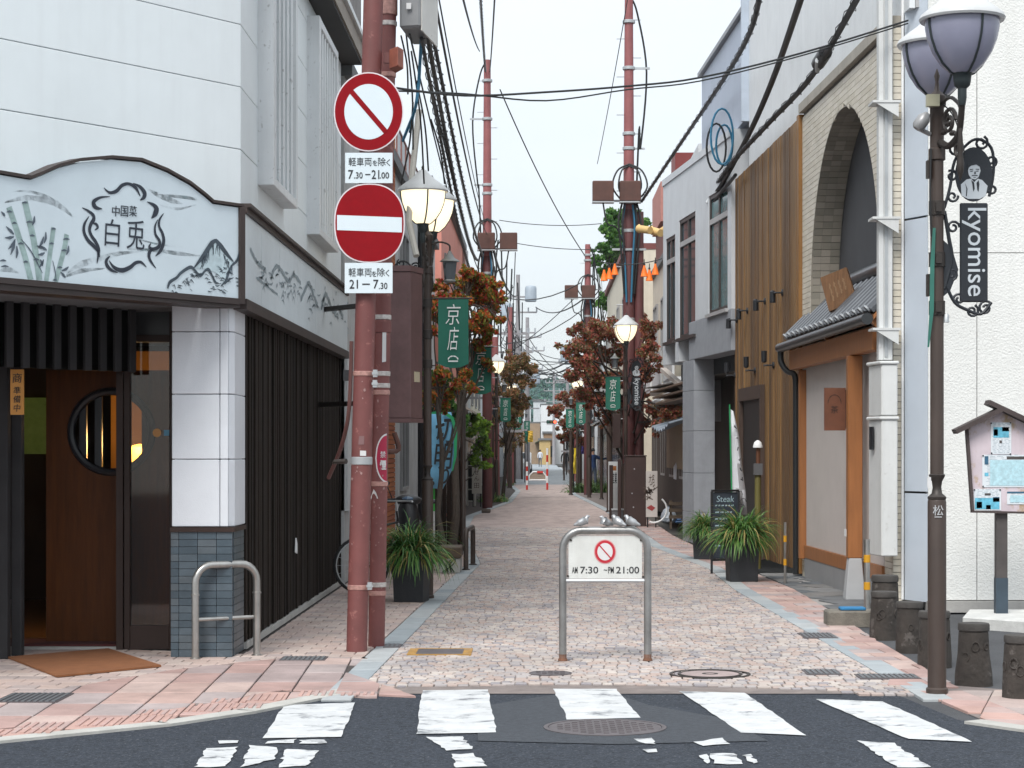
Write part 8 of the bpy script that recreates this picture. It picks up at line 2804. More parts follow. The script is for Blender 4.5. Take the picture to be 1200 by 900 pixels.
m = MB(); rn = random.Random(77)
for _ in range(46):
 Ya, Yb_ = rn.uniform(80, 180), rn.uniform(80, 190)
 if rn.random() < 0.55:
  xa, xb = rn.uniform(-1.7, -1.0), rn.uniform(-2.2, -0.9)
  a, b = (xa, Ya, rn.uniform(6.5, 11)), (xb, Yb_, rn.uniform(6, 10.5))
 else:
  a, b = (rn.uniform(-2.0, -1.2), Ya, rn.uniform(6.0, 9)), (rn.uniform(1.4, 2.8), Ya + rn.uniform(-12, 12), rn.uniform(5.5, 8.5))
 m.tube(cable(a, b, rn.uniform(0.1, 0.5), 6), 0.022, 4)
for _ in range(40):
 x = rn.uniform(-2.0, -0.9); Y = rn.uniform(75, 150); z = rn.uniform(5.5, 10)
 m.tube([(x, Y, z), (x + rn.uniform(-.1, .1), Y, z - rn.uniform(0.6, 2.2))], 0.03, 4)
m.build('distant_wire_tangle', CABLE, kind='stuff', label='tangle of thin distant wires and drop lines over the far street', cat='wires')

# ================================================================ orange cone pendants on a wire
OR = mat('pendant_orange', (0.85, 0.17, 0.01), 0.6, var=0.08)
wire('dark wire holding the orange cone pendants', cable(W(700, 306, 44), W(776, 303, 44), 0.1), 0.012)
for i, (px, py) in enumerate(((708, 323), (714, 321), (720.5, 316), (755, 318), (761, 323), (768, 316))):
 c = W(px, py, 44)
 t = thing('cone_pendant', ['orange cone pendant farthest out on the open sky side', 'orange cone pendant second from the open sky side', 'smallest orange cone pendant against the cream house', 'orange cone pendant just past the doubled pole', 'lowest orange cone pendant over the lit lamp', 'orange cone pendant nearest the tall windows'][i], 'pendant', tuple(c), 'orange cone pendants strung across the street')
 m = MB(); m.lathe([(0.085, -0.11), (0.075, -0.10), (0.055, 0.0), (0.03, 0.08), (0.02, 0.13)], c, 12); m.build('cone', OR, t)
 m = MB(); m.tube([c + Vector((0, 0, 0.12)), c + Vector((0, 0, 0.26))], 0.01, 5); m.lathe([(0.022, 0.13), (0.026, 0.15), (0.015, 0.18)], c, 8); m.build('cord', BLACK, t)

# ================================================================ street furniture in the middle distance
c = G(745, 617)
t = thing('metal_cabinet', 'tall dark brown metal street cabinet beside the lit lamp', 'cabinet', (c.x, c.y, 0))
w = 24.5 * c.y / FOC; h = 82 * c.y / FOC
CABB = mat('cabinet_dark', (0.042, 0.022, 0.019), 0.5, var=0.25, bump=0.1)
m = MB(); m.box(c.x - w / 2, c.x + w / 2, c.y, c.y + 0.4, 0, h); m.build('body', CABB, t, bevel=0.012)
m = MB(); m.box(c.x - w / 2 - 0.012, c.x + w / 2 + 0.012, c.y - 0.015, c.y + 0.41, h + 0.001, h + 0.03); m.build('lid', CABB, t, bevel=0.006)
m = MB()
for zz, xx in ((1.25, 0.05), (0.72, 0.0), (0.42, 0.03)): m.lathe([(0.016, 0), (0.016, 0.012), (0.001, 0.014)], (c.x - 0.08 + xx, c.y - 0.001, zz), 8, mtx=Matrix.Rotation(R(90), 3, 'X'))
m.build('bolt', GALV, t)
m = MB(); m.box(c.x - w / 2 + 0.02, c.x + w / 2 - 0.02, c.y - 0.008, c.y - 0.001, 0.06, h - 0.05); m.build('door', CABB, t, bevel=0.003)
# posters and boards by that cabinet
def board(name, label, cat, px0, px1, pt, pb, Y, m_, deco=None, th=0.05, z0=None):
 a, b = W(px0, pt, Y), W(px1, pb, Y)
 zb = max(0.02, b.z) if z0 is None else z0
 t = thing(name, label, cat, ((a.x + b.x) / 2, Y, 0))
 m = MB(); m.box(a.x, b.x, Y, Y + th, zb, a.z); m.build('board', m_, t, bevel=0.004)
 m = MB(); m.box(a.x + 0.02, a.x + 0.05, Y + 0.01, Y + th - 0.01, 0, zb - 0.001); m.box(b.x - 0.05, b.x - 0.02, Y + 0.01, Y + th - 0.01, 0, zb - 0.001); m.build('foot', BLACK, t)
 if deco: deco(t, Y - 0.003, a, b)
 return t
def deco_poster(t, Y, a, b):
 m = MB()
 text(m, '大名', W(763.5, 561, Y), (1, 0, 0), (0, 0, 1), w=0.12, h=0.2, bold=0.01)
 rn = random.Random(2)
 for i in range(26):
  p = W(761 + rn.gauss(0, 3), 575 + rn.gauss(0, 4), Y); m.stroke([p, p + Vector((rn.uniform(-.06, .06), 0, rn.uniform(-.05, .05))), p + Vector((rn.uniform(-.08, .08), 0, rn.uniform(-.08, .08)))], 0.018, (0, -1, 0))
 m.build('brush_lettering', mat('poster_ink', (0.09, 0.06, 0.045), 0.7), t)
 m = MB(); p = W(763, 595, Y); m.slab([p + Vector((-.1, 0, 0)), p + Vector((.02, 0, -.07)), p + Vector((.09, 0, 0)), p + Vector((.0, 0, .06))], (0, -0.002, 0)); m.build('red_motif', mat('poster_red', (0.30, 0.04, 0.04), 0.7), t)
board('poster_stand', 'pale upright poster with brown brush drawing behind the metal cabinet', 'poster', 757, 770.5, 552, 606, 44, mat('poster_paper', (0.50, 0.46, 0.43), 0.8, var=0.15), deco_poster)
m = MB(); rn = random.Random(1)
c = W(766, 597, 43.6)
m.tube([c + Vector((0.28 * math.cos(a), 0, 0.28 * math.sin(a) - 0.0)) for a in np.linspace(-1.9, 0.9, 14)], 0.02, 6)
m.build('white_hose', WHITE, label='curved white hose in front of the pale poster', cat='hose')
def deco_v(t, Y, a, b):
 m = MB(); text(m, '営業', W(720, 560, Y), (1, 0, 0), (0, 0, 1), w=0.13, h=0.28, bold=0.01); m.build('lettering', INK, t)
 m = MB(); p = W(719.5, 549, Y); m.box(p.x - 0.05, p.x + 0.06, Y - 0.002, Y, p.z - 0.05, p.z + 0.06); m.build('picture', mat('poster_orange', (0.30, 0.11, 0.03), 0.7, var=0.5, scale=20), t)
board('shop_sign', 'narrow white and black standing sign on the far side of the lamp post', 'sign', 713, 724, 541, 598, 50, mat('sign_pale', (0.55, 0.57, 0.58), 0.6), deco_v)
for i, (px0, px1, pt, pb, Y) in enumerate(((714, 718.5, 545, 600, 49.6), (724, 728, 538, 610, 46))):
 a, b = W(px0, pt, Y), W(px1, pb, Y)
 m = MB(); m.box(a.x, b.x, Y, Y + 0.1, 0, a.z); m.build('timber_post', CABB, label=['dark timber post before the narrow standing sign', 'dark timber post against the lamp post foot'][i], cat='post', bevel=0.01)
a, b = W(716, 598, 47), W(729, 612, 47)
t = thing('steel_bin', 'small grey steel box at the foot of the lit lamp', 'box', ((a.x + b.x) / 2, 47, 0))
m = MB(); m.box(a.x, b.x, 46.3, 46.6, 0, 0.30); m.build('body', mat('bin_steel', (0.14, 0.14, 0.15), 0.5, metal=0.4, var=0.3), t, bevel=0.01)
m = MB(); m.box(a.x - 0.01, b.x + 0.01, 46.28, 46.62, 0.301, 0.33); m.build('lid', GALV, t)
# garbage bag
c = G(783, 613)
m = MB()
n = 16; vs, fs = [], []
rn = random.Random(12)
prof = [(0.6, 0), (1.0, 0.12), (1.05, 0.35), (0.95, 0.6), (0.7, 0.82), (0.3, 0.95), (0.12, 1.0), (0.2, 1.08)]
for (r_, z) in prof:
 for j in range(n):
  q = 0.17 * r_ * (1 + rn.uniform(-.12, .12)); a_ = 2 * PI * j / n
  vs.append((c.x + q * math.cos(a_), c.y + q * math.sin(a_), 0.36 * z))
for i in range(len(prof) - 1):
 for j in range(n): fs.append([i * n + j, i * n + (j + 1) % n, (i + 1) * n + (j + 1) % n, (i + 1) * n + j])
m.add(vs, fs); m.poly(vs[-n:])
gb_ = m.build('garbage_bag', mat('bag_plastic', (0.33, 0.37, 0.42), 0.3, var=0.4, scale=12), label='grey white plastic garbage bag by the dark shop entrance', cat='garbage bag')
m = MB(); m.box(c.x + 0.15, c.x + 0.42, c.y - 0.1, c.y + 0.25, 0, 0.05); m.box(c.x + 0.15, c.x + 0.3, c.y - 0.05, c.y + 0.2, 0.051, 0.11); m.build('blue_sheet', mat('blue_sheet', (0.04, 0.10, 0.22), 0.6, var=0.4), label='crumpled blue sheet lying beside the garbage bag', cat='sheet', bevel=0.02)
a = G(803.5, 613); b = G(811, 613)
t = thing('wooden_stand', 'orange wooden frame stand leaning by the grey pillar', 'stand', (a.x, a.y, 0))
m = MB(); h = 41 * a.y / FOC
m.bar((a.x, a.y, 0), (a.x, a.y + 0.0, h), 0.04, 0.04); m.bar((b.x + 0.05, a.y + 0.3, 0), (b.x + 0.05, a.y + 0.3, h), 0.04, 0.04); m.bar((a.x - 0.02, a.y, h), (b.x + 0.07, a.y + 0.3, h), 0.045, 0.04); m.bar((a.x, a.y, 0.15), (b.x + 0.05, a.y + 0.3, 0.15), 0.03, 0.03)
m.build('frame', ORANGEWOOD, t)
m = MB(); m.slab([(a.x + 0.03, a.y + 0.04, 0.18), (b.x + 0.02, a.y + 0.27, 0.18), (b.x + 0.02, a.y + 0.27, h - 0.03), (a.x + 0.03, a.y + 0.04, h - 0.03)], (0.01, -0.01, 0)); m.build('panel', mat('stand_panel', (0.06, 0.06, 0.04), 0.7, var=0.6, scale=14), t)
# low timber fence and noren lamp by the dark shop
t = thing('timber_bench', 'dim slatted timber bench before the dark shop wall', 'bench', (2.95, 43.2, 0))
for z in (0.22, 0.36, 0.5): m = MB(); m.box(2.72, 3.2, 43.0, 43.05, z, z + 0.07); m.build('slat', mat('bench_wood', (0.11, 0.08, 0.055), 0.7), t)
for x in (2.74, 3.15): m = MB(); m.box(x, x + 0.05, 43.051, 43.1, 0, 0.6); m.build('leg', MATS['bench_wood'], t)
m = MB(); p = W(791, 552, 42.5); m.slab([p + Vector((-.03, 0, -.16)), p + Vector((.03, 0, -.18)), p + Vector((.04, 0, .1)), p + Vector((.02, 0, .18)), p + Vector((-.03, 0, .08))], (0, 0.02, 0)); m.build('white_tag', mat('tag_white', (0.6, 0.6, 0.64), 0.7), label='small pale paper tag hung in the dark shop entrance', cat='tag')

# left: dark timber screens round the tree and lamp feet
DW = mat('screen_timber', (0.022, 0.015, 0.012), 0.75, var=0.5, scale=3, grain=(6, 6, 0.6), spec=0.2, streak=0.3, streak_col=(0.06, 0.045, 0.035))
def screen(label, px0, px1, pt, pb, dpt, nb_):
 a, b = G(px0, pb), G(px1, pb)
 Y = a.y; h = (pb - pt) * Y / FOC
 t = thing('timber_screen', label, 'screen', ((a.x + b.x) / 2, Y, 0), 'dark timber screens on the left pavement')
 w = (b.x - a.x) / nb_
 for i in range(nb_):
  m = MB(); m.box(a.x + i * w + 0.004, a.x + (i + 1) * w - 0.004, Y, Y + 0.03, 0.02, h); m.build('plank', DW, t)
 for i in range(4):
  m = MB(); m.box(b.x - 0.03, b.x, Y + 0.032 + i * dpt / 4, Y + 0.028 + (i + 1) * dpt / 4, 0.02, h - 0.01); m.build('plank', DW, t)
 m = MB(); m.box(a.x - 0.01, b.x + 0.015, Y - 0.015, Y + 0.05, h + 0.002, h + 0.035); m.build('top_rail', mat('screen_rail', (0.05, 0.04, 0.035), 0.7), t)
screen('tall dark timber screen beside the sky blue flag', 517, 542, 540, 645, 0.9, 4)
screen('dark timber screen by the second lit lamp and grass tuft', 565, 577, 535, 590, 1.5, 3)
screen('lower dark timber box behind the lamp post and planter', 508, 517, 560, 648, 0.4, 2)
a, b = G(514, 672), G(540, 672)
t = thing('planter_box', 'low grey planter box with timber top board beside the brown hoops', 'planter box', ((a.x + b.x) / 2, a.y, 0))
m = MB(); m.box(a.x + 0.01, b.x - 0.01, a.y + 0.02, a.y + 0.8, 0.0, 0.20); m.build('base', CONCRETE, t, bevel=0.01)
m = MB(); m.box(a.x, b.x, a.y, a.y + 0.82, 0.202, 0.35); m.build('timber_top', mat('timber_top', (0.10, 0.068, 0.045), 0.7, var=0.35, grain=(1, 8, 8)), t, bevel=0.01)
m = MB(); rn = random.Random(6)
for i in range(5): m.tube(bez([(a.x + 0.05 + 0.04 * i, a.y + 0.01, 0.02), (a.x + 0.1 + rn.uniform(0, .12), a.y - 0.005, 0.12), (a.x + 0.02 + rn.uniform(0, .25), a.y + 0.01, 0.19)], 3), 0.006, 4)
m.build('stray_wire', BLACK, t)
hc = G(546, 668)
t = thing('hoop_guard', 'low dark brown hoop guard at the pavement edge by the granite strip', 'hoop guard', (hc.x, hc.y, 0))
m = MB(); m.tube(hoop((hc.x, hc.y, 0), (hc.x + 0.055, hc.y + 1.3, 0), 0.55, 0.035, rad=0.14), 0.036, 10); m.build('hoop', BROWNPOST, t)
m = MB(); m.lathe([(0.06, 0), (0.06, 0.01), (0.04, 0.02)], hc, 10); m.lathe([(0.06, 0), (0.06, 0.01), (0.04, 0.02)], (hc.x + 0.055, hc.y + 1.3, 0), 10); m.build('foot_plate', IRON, t)
# pale letter sign and shelf rack on the left
def deco_l(t, Y, a, b):
 m = MB()
 for i, ch in enumerate('ぜん田'): text(m, ch, W(558.5, [553.5, 560.5, 569][i], Y), (1, 0, 0), (0, 0, 1), h=0.13 if i < 2 else 0.15)
 m.build('lettering', mat('sign_brown_ink', (0.10, 0.06, 0.04), 0.7), t)
board('standing_sign', 'pale cream standing sign with three brown characters by the shelf rack', 'sign', 553, 564.5, 547, 578.5, 60, mat('sign_cream', (0.56, 0.55, 0.49), 0.6, var=0.08), deco_l)
a, b = W(547, 531, 61), W(555, 577, 61)
t = thing('shelf_rack', 'narrow four tier display rack behind the cream standing sign', 'rack', ((a.x + b.x) / 2, 61, 0))
hh = a.z
m = MB(); m.box(a.x, a.x + 0.03, 61, 61.3, 0, hh); m.box(b.x, b.x + 0.06, 61, 61.3, 0, hh); m.build('upright', mat('rack_grey', (0.42, 0.42, 0.39), 0.6), t)
for i in range(5): m = MB(); m.box(a.x + 0.031, b.x - 0.001, 61, 61.3, 0.12 + i * (hh - 0.15) / 4, 0.15 + i * (hh - 0.15) / 4); m.build('shelf', MATS['rack_grey'], t)
m = MB(); m.box(a.x + 0.031, b.x - 0.001, 61.25, 61.29, 0.16, hh - 0.04); m.build('back', BLACK, t)
c = G(569.5, 601)
m = MB(); m.box(c.x - 0.12, c.x + 0.12, c.y, c.y + 0.3, 0, 0.1); m.build('stone_block', mat('block_brown', (0.12, 0.10, 0.085), 0.9, var=0.3), bevel=0.015, label='small brown stone block in front of the grass tuft', cat='block')

# dark slim posts (signal, banner and fence posts) along both kerbs
posts = [(596, 572, 470, 0.05, 'dark slim post next to the brown tree'), (603, 566, 480, 0.06, 'second dark slim post after the brown tree'), (608, 557, 528, 0.20, 'maroon stout post before the white car'),
   (577.5, 588, 500, 0.05, 'thin dark post beside the second timber screen'), (669, 580, 505, 0.06, 'dark post at the edge of the weedy bed'), (680, 572, 512, 0.08, 'brown post behind the weedy bed'), (689, 580, 470, 0.06, 'tall dark post between the banners and the blue jacketed man'), (661, 563, 500, 0.05, 'dark thin post near the person in black'),
   (714, 600, 490, 0.07, 'dark post left of the narrow standing sign'), (705, 585, 500, 0.05, 'dark thin post beside the blue jacket')]
for px, pb, pt, r_, lab in posts:
 c = G(px, pb)
 t = thing('street_post', lab, 'post', tuple(c), 'dark slim posts along the kerbs')
 h = (pb - pt) * c.y / FOC
 m = MB(); m.tube([c, c + Vector((0, 0, h))], r_, 8); m.build('shaft', BROWNPOST, t)
 m = MB(); m.lathe([(r_ + 0.03, 0), (r_ + 0.03, 0.02), (r_ + 0.005, 0.05)], c, 8); m.build('foot_plate', IRON, t)
a, b = W(717.5, 485, 46.5), W(727.5, 525, 46.5)
m = MB(); m.box(a.x, b.x, 46.5, 46.6, b.z, a.z); o = m.build('brown_panel', CABB, label='slim brown metal panel hung under the green banner of the cabinet lamp', cat='panel', bevel=0.01)

# red and white barrier far up the street
a, b = G(617.5, 574), G(641.5, 575)
t = thing('barrier_frame', 'red and white striped far barrier with a beige mesh panel', 'barrier', ((a.x + b.x) / 2, a.y, 0))
Yk = a.y
REDP = mat('red_paint', (0.55, 0.04, 0.03), 0.5)
for (x, hpx) in ((a.x, 33), (b.x, 49)):
 h = hpx * Yk / FOC
 for i in range(6):
  m = MB(); m.tube([(x, Yk, h * i / 6), (x, Yk, h * (i + 1) / 6 - 0.002)], 0.045, 8); m.build('pole_segment', REDP if i % 2 == 0 else WHITE, t)
m = MB()
z0, z1 = W(0, 562.5, Yk).z, W(0, 553, Yk).z
pts = [(a.x + 0.1, Yk, z0), (a.x + 0.1, Yk, z1 - 0.15), (a.x + 0.25, Yk, z1), (b.x - 0.2, Yk, z1), (b.x - 0.06, Yk, z1 - 0.15), (b.x - 0.06, Yk, z0)]
m.tube(pts, 0.035, 6, closed=True); m.build('frame', WHITE, t)
m = MB(); m.slab([(p[0], Yk + 0.0, p[2]) for p in pts], (0, 0.015, 0)); m.build('panel', mat('panel_beige', (0.30, 0.24, 0.19), 0.8, var=0.15), t)
m = MB(); m.box((a.x + b.x) / 2, (a.x + b.x) / 2 + 0.25, Yk - 0.045, Yk - 0.037, z1 - 0.05, z1 + 0.04); m.build('red_marker', REDP, t)
# yellow flag, blue sign, traffic signal
def smallflag(px, pt, pb, w, Y, m_, lab, name='street_flag'):
 x = (px - 632) * Y / FOC; k = Y / FOC
 t = thing(name, lab, 'flag', (x, Y, 0))
 zt, zb = W(0, pt, Y).z, W(0, pb, Y).z
 m = MB(); m.tube([(x, Y, 0), (x, Y, zt + 0.1)], 0.025, 6); m.build('pole', BLACK, t)
 m = MB(); vs = []
 for j in range(6):
  for i in range(3): vs.append((x + w * k * i / 2, Y - 0.03 + 0.08 * math.sin(i * 2 + j), zt + (zb - zt) * j / 5))
 m.add(vs, [[j * 3 + i, j * 3 + i + 1, j * 3 + i + 4, j * 3 + i + 3] for j in range(5) for i in range(2)]); o = m.build('cloth', m_, t)
 so_ = o.modifiers.new('thick', 'SOLIDIFY'); so_.thickness = 0.01
smallflag(618.5, 505, 518, 6, 110, mat('flag_yellow', (0.65, 0.40, 0.05), 0.7), 'small yellow street flag far along the row of lamps')
smallflag(615, 506, 520, 3.5, 106, BANNER, 'small dark green street flag beside the yellow one')
smallflag(672, 525, 555, 3, 80, mat('flag_yellow2', (0.65, 0.48, 0.03), 0.7), 'slim yellow flag between the dark posts near the blue jacket')
smallflag(681, 515, 532, 4, 90, mat('flag_violet', (0.10, 0.08, 0.33), 0.7), 'violet flag beside the brown post')
Y = 180
t = thing('traffic_signal', 'far horizontal traffic signal showing red before the hill', 'traffic signal', (W(652, 0, Y).x, Y, 0))
x = W(653, 0, Y).x; z = W(0, 494.5, Y).z
m = MB(); m.tube([(x + 0.6, Y, 0), (x + 0.6, Y, z + 0.3)], 0.09, 8); m.tube([(x + 0.6, Y, z), (x - 1.4, Y, z)], 0.05, 6); m.build('mast', POLEG, t)
m = MB(); m.box(x - 0.95, x - 0.05, Y - 0.25, Y - 0.05, z - 0.16, z + 0.16); m.build('housing', BLACK, t, bevel=0.05)
for i, mm in enumerate((mat('lens_green', (0.02, 0.07, 0.05), 0.3), mat('lens_amber', (0.10, 0.06, 0.01), 0.3), mat('lens_red', (0.6, 0.05, 0.02), 0.3, emit=((1, 0.07, 0.03), 2.5)))):
 m = MB(); m.lathe([(0.12, 0), (0.12, 0.02), (0.001, 0.03)], (x - 0.79 + i * 0.29, Y - 0.255, z), 12, mtx=Matrix.Rotation(R(90), 3, 'X')); m.build('lens', mm, t)

# ================================================================ bicycle and scooter behind the red poles
def ringpts(c, r_, ax, up, n=28): return [Vector(c) + (Vector(ax) * math.cos(2 * PI * i / n) + Vector(up) * math.sin(2 * PI * i / n)) * r_ for i in range(n)]
rw = Vector((-2.05, 23.6, 0.33)); fw = Vector((-1.62, 24.55, 0.33))
fd = (fw - rw).normalized()
fdw = Vector((0.93, 0.37, 0))     # front wheel turned toward the street
t = thing('bicycle', 'black bicycle parked against the wall behind the twin red poles', 'bicycle', (rw.x, rw.y, 0))
TYRE = mat('tyre_rubber', (0.012, 0.012, 0.013), 0.7)
for c, ax in ((rw, Vector((0.97, 0.24, 0))), (fw, fd)):
 m = MB(); m.tube(ringpts(c, 0.315, ax, (0, 0, 1)), 0.018, 7, closed=True); w_ = m.build('wheel', TYRE, t)
 m = MB(); m.tube(ringpts(c, 0.292, ax, (0, 0, 1)), 0.009, 6, closed=True); m.build('rim', ALUM, w_)
 m = MB()
 for i in range(18):
  a_ = 2 * PI * i / 18; m.tube([c, c + (ax * math.cos(a_) + Vector((0, 0, 1)) * math.sin(a_)) * 0.29], 0.0018, 3)
 m.tube([c + ax.cross(Vector((0, 0, 1))) * -0.05, c + ax.cross(Vector((0, 0, 1))) * 0.05], 0.022, 8); m.build('spoke', ALUM, w_)
m = MB()
bb = rw + fd * 0.45 + Vector((0, 0, -0.05)); seat = rw + fd * 0.27 + Vector((0, 0, 0.5)); head = fw - fd * 0.14 + Vector((0, 0, 0.42))
for p, q in ((bb, seat), (bb, head), (seat - Vector((0, 0, 0.08)), head + Vector((0, 0, 0.05))), (rw, bb), (rw, seat - Vector((0, 0, 0.1))), (fw, head + Vector((0, 0, 0.18)) - fd * 0.05)): m.tube([p, q], 0.014, 7)
m.build('frame', BLACK, t)
m = MB(); m.ell(seat + Vector((0, 0, 0.05)), (0.11, 0.13, 0.035), 10, 6); m.build('saddle', BLACK, t)
sd = fd.cross(Vector((0, 0, 1)))
m = MB(); hb = head + Vector((0, 0, 0.30)) - fd * 0.06
m.tube([head, hb], 0.013, 6); m.tube(bez([hb - sd * 0.28 - fd * 0.12, hb - sd * 0.15, hb, hb + sd * 0.15, hb + sd * 0.28 - fd * 0.12], 3), 0.012, 6); m.build('handlebar', ALUM, t)
t = thing('motor_scooter', 'black motor scooter whose handlebar head shows over the grass planter', 'scooter', (-1.62, 25.6, 0))
c = Vector((-1.64, 25.6, 0))
m = MB(); m.ell(c + Vector((0.0, 0, 1.03)), (0.17, 0.13, 0.07), 14, 8); m.tube([c + Vector((-0.30, 0.05, 1.02)), c + Vector((-0.14, 0, 1.03))], 0.028, 8); m.tube([c + Vector((0.14, 0, 1.03)), c + Vector((0.33, 0.05, 1.01))], 0.028, 8); m.build('handlebar', BLACK, t)
m = MB(); m.ell(c + Vector((0, -0.10, 1.05)), (0.075, 0.05, 0.03), 12, 6); m.build('headlight', mat('headlight_glass', (0.08, 0.13, 0.20), 0.1), t)
m = MB(); m.tube(bez([c + Vector((0, 0, 1.0)), c + Vector((0, -0.02, 0.7)), c + Vector((0, 0.02, 0.4))], 4), [0.10, 0.12, 0.14, 0.15, 0.15, 0.16, 0.16, 0.15, 0.14], 10); m.build('front_shield', BLACK, t)
m = MB(); m.tube(ringpts(c + Vector((0, 0.05, 0.24)), 0.19, (0, 1, 0), (0, 0, 1), 20), 0.05, 8, closed=True); m.build('wheel', TYRE, t)
m = MB(); m.box(c.x - 0.13, c.x + 0.13, c.y + 0.3, c.y + 1.2, 0.3, 0.36); m.ell(c + Vector((0, 1.0, 0.62)), (0.15, 0.45, 0.16), 12, 8); m.build('seat', BLACK, t)
m = MB(); m.tube(ringpts(c + Vector((0, 1.3, 0.24)), 0.19, (0, 1, 0), (0, 0, 1), 20), 0.05, 8, closed=True); m.build('wheel', TYRE, t)
for s_ in (-1, 1):
 m = MB(); m.tube([c + Vector((0.2 * s_, 0, 1.05)), c + Vector((0.26 * s_, 0.02, 1.2))], 0.007, 5); m.ell(c + Vector((0.28 * s_, 0.02, 1.24)), (0.05, 0.015, 0.04), 10, 6); m.build('mirror', BLACK, t)

# ================================================================ parked white car, people
t = thing('parked_car', 'small white car parked far along beside the maroon posts', 'car', (-1.31, 150, 0))
cx, cy = -1.31, 150.0
m = MB()
side = [(0, 0.28), (0.0, 0.75), (0.08, 0.95), (0.75, 1.02), (1.25, 1.50), (2.9, 1.52), (3.25, 1.05), (3.35, 0.8), (3.35, 0.28)]
m.slab([(cx - 0.72, cy + y, z) for y, z in side], (1.44, 0, 0)); m.build('body', mat('car_white', (0.72, 0.73, 0.74), 0.25), t, bevel=0.05, segs=2)
m = MB(); m.slab([(cx - 0.62, cy + 0.79, 1.06), (cx + 0.62, cy + 0.79, 1.06), (cx + 0.55, cy + 1.18, 1.44), (cx - 0.55, cy + 1.18, 1.44)], (0, -0.03, 0.03)); m.build('windscreen', WIN, t)
for s_ in (-1, 1):
 m = MB(); m.slab([(cx + 0.722 * s_, cy + 1.0, 1.08), (cx + 0.722 * s_, cy + 2.9, 1.08), (cx + 0.722 * s_, cy + 2.75, 1.42), (cx + 0.722 * s_, cy + 1.35, 1.42)], (0.004 * s_, 0, 0)); m.build('side_window', WIN, t)
 m = MB(); m.ell((cx + 0.55 * s_, cy - 0.0, 0.72), (0.12, 0.04, 0.08), 8, 6); m.build('headlight', GALV, t)
 for yy in (0.6, 2.75):
  m = MB(); m.lathe([(0.28, -0.08), (0.30, -0.06), (0.30, 0.06), (0.28, 0.08)], (cx + 0.68 * s_, cy + yy, 0.30), 16, mtx=Matrix.Rotation(R(90), 3, 'Y')); w_ = m.build('wheel', TYRE, t)
  m = MB(); m.lathe([(0.18, 0.0), (0.17, 0.02), (0.001, 0.025)], (cx + (0.68 + 0.082) * s_, cy + yy, 0.30), 12, mtx=Matrix.Rotation(R(90 * s_), 3, 'Y')); m.build('rim', ALUM, w_)

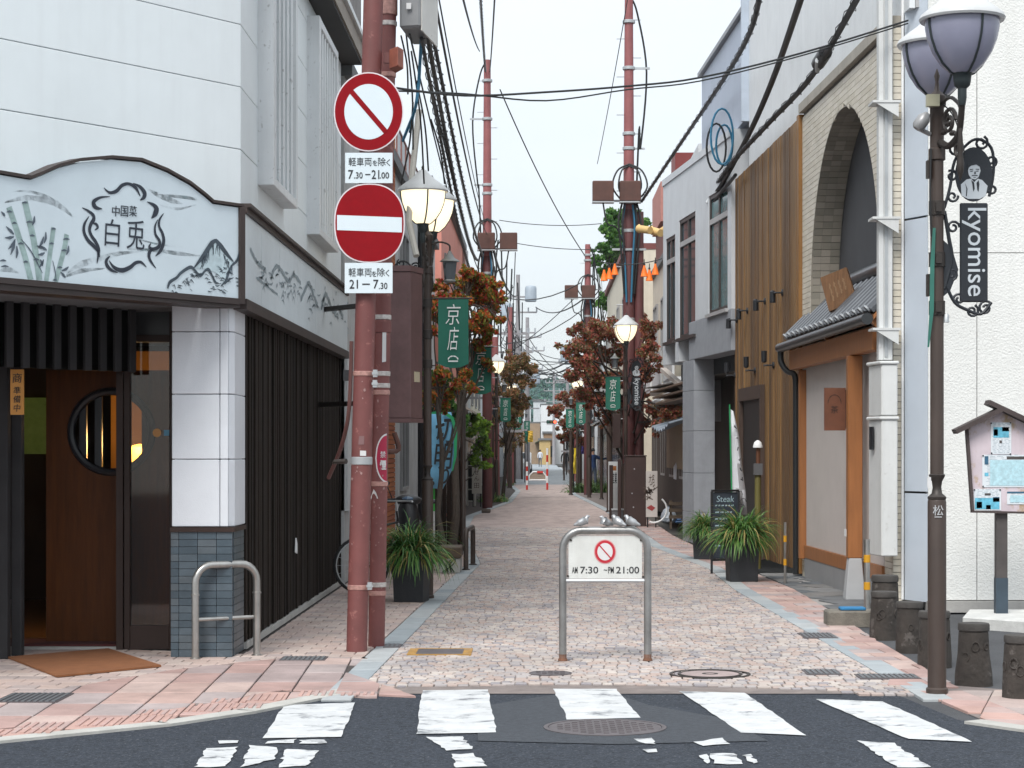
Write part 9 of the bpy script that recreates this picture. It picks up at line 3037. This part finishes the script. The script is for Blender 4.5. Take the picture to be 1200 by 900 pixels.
def person(label, loc, rz, top_m, leg_m, hair_m, pose='stand', sc_=1.0, skin_m=None):
 SK = skin_m or mat('skin', (0.42, 0.24, 0.17), 0.6)
 t = thing('person', label, 'person', (0, 0, 0))
 V, E, Rr = [], [], []
 def ad(p, r_, par=None):
  V.append(p); Rr.append(r_)
  if par is not None: E.append((par, len(V) - 1))
  return len(V) - 1
 lean = 0.18 if pose == 'lean' else 0.0
 pel = ad((0, 0, 0.93), (0.14, 0.10))
 wa = ad((0, -lean * 0.4, 1.10), (0.13, 0.09), pel)
 ch = ad((0, -lean, 1.32), (0.155, 0.105), wa)
 sh = ad((0, -lean * 1.2, 1.43), (0.10, 0.08), ch)
 nk = ad((0, -lean * 1.35, 1.50), 0.05, sh)
 hd = ad((0, -lean * 1.5 - 0.01, 1.58), (0.072, 0.085), nk)
 ad((0, -lean * 1.5 - 0.01, 1.68), (0.07, 0.082), hd)
 for s_ in (-1, 1):
  hip = ad((0.09 * s_, 0, 0.86), 0.085, pel)
  st = 0.12 * s_ if pose == 'walk' else 0.0
  kn = ad((0.095 * s_, -st - 0.02, 0.48), 0.058, hip)
  an = ad((0.10 * s_, -st * 1.8 + 0.03, 0.09), 0.04, kn)
  ad((0.11 * s_, -st * 1.8 - 0.12, 0.035), (0.035, 0.03), an)
  s2 = ad((0.18 * s_, -lean, 1.40), 0.062, sh)
  if pose == 'lean':
   el = ad((0.25 * s_, -lean - 0.16, 1.22), 0.046, s2); ha = ad((0.20 * s_, -lean - 0.42, 1.18), 0.036, el)
  elif pose == 'reach':
   el = ad((0.30, -0.12 * s_, 1.32), 0.046, s2); ha = ad((0.55, -0.10 * s_ - 0.05, 1.30), 0.036, el)
  else:
   el = ad((0.24 * s_, 0.02 + st * 0.6, 1.13), 0.045, s2); ha = ad((0.23 * s_, -0.08 + st * 1.2, 0.90), 0.034, el)
  hv = Vector(V[ha]); ev = Vector(V[el]); d = (hv - ev).normalized()
  pm = ad(tuple(hv + d * 0.07), (0.036, 0.018), ha)
 me = skin_mesh('body', V, E, Rr, 1)
 for mm in (top_m, leg_m, SK, BLACK): me.materials.append(mm)
 for p in me.polygons:
  z = p.center.z
  i = 0
  if z < 0.07: i = 3
  elif z < 0.93: i = 1
  elif z > 1.485: i = 2
  if 0.72 < z < 0.91 and abs(p.center.x) > 0.19: i = 2
  p.material_index = i
 o = bpy.data.objects.new('body', me); COL.objects.link(o); o.parent = t; CH.setdefault(t.name, []).append(o)
 m = MB(); m.ell((0, -lean * 1.5 + 0.012, 1.655), (0.088, 0.10, 0.095), 12, 8); m.build('hair', hair_m, t)
 m = MB(); m.ell((0, -lean * 1.5 - 0.10, 1.60), (0.012, 0.022, 0.018), 6, 5); m.build('nose', SK, t)
 t.location = loc; t.rotation_euler = (0, 0, rz); t.scale = (sc_,) * 3
 return t
HB = mat('hair_black', (0.012, 0.010, 0.009), 0.6)
NAVY = mat('cloth_navy', (0.014, 0.040, 0.12), 0.8, var=0.15)
JEAN = mat('cloth_jeans', (0.06, 0.08, 0.115), 0.8, var=0.15)
CWH = mat('cloth_white', (0.55, 0.58, 0.64), 0.8); CBL = mat('cloth_black', (0.014, 0.014, 0.017), 0.8); CGR = mat('cloth_grey', (0.15, 0.15, 0.17), 0.8); CRD = mat('cloth_red', (0.28, 0.05, 0.035), 0.8)
def pp(px, pb): c = G(px, pb); return (c.x, c.y, 0)
person('man in a blue jacket with both arms stretched out to the side by the weeds', pp(695, 575), 0.25, NAVY, JEAN, HB, 'reach', 1.0)
person('person dressed in black standing alone near the kerb', pp(662, 557), PI, CBL, CBL, HB, 'stand', 1.0)
person('person in pale shirt walking away in the middle of the street', pp(633, 547.5), PI, CWH, JEAN, HB, 'walk', 1.0)
person('distant person in dark clothes beside the walker in pale shirt', pp(622, 543), 0.3, CGR, CBL, HB, 'walk', 1.0)
person('faraway person in red brown clothes near the tan house', pp(652.5, 541), 0.2, CRD, CBL, HB, 'stand', 1.0)
person('faraway person in white far up the street', pp(628.5, 541.5), 0.1, CWH, CGR, HB, 'stand', 1.0)
person('faraway person in grey near the street end', pp(645, 540), 0.3, CGR, JEAN, HB, 'walk', 1.0)


# ================================================================ light haze down the street
hz = MB(); hz.box(-395, 395, -58, 1480, -1.4, 60)
hv = bpy.data.materials.new('haze_air'); hv.use_nodes = True
hn = hv.node_tree.nodes; hn.clear()
ho = hn.new('ShaderNodeOutputMaterial'); pv_ = hn.new('ShaderNodeVolumePrincipled')
pv_.inputs['Color'].default_value = (0.93, 0.97, 1.0, 1); pv_.inputs['Density'].default_value = 0.00014
hv.node_tree.links.new(pv_.outputs['Volume'], ho.inputs['Volume'])
hz.build('haze', hv, kind='stuff')
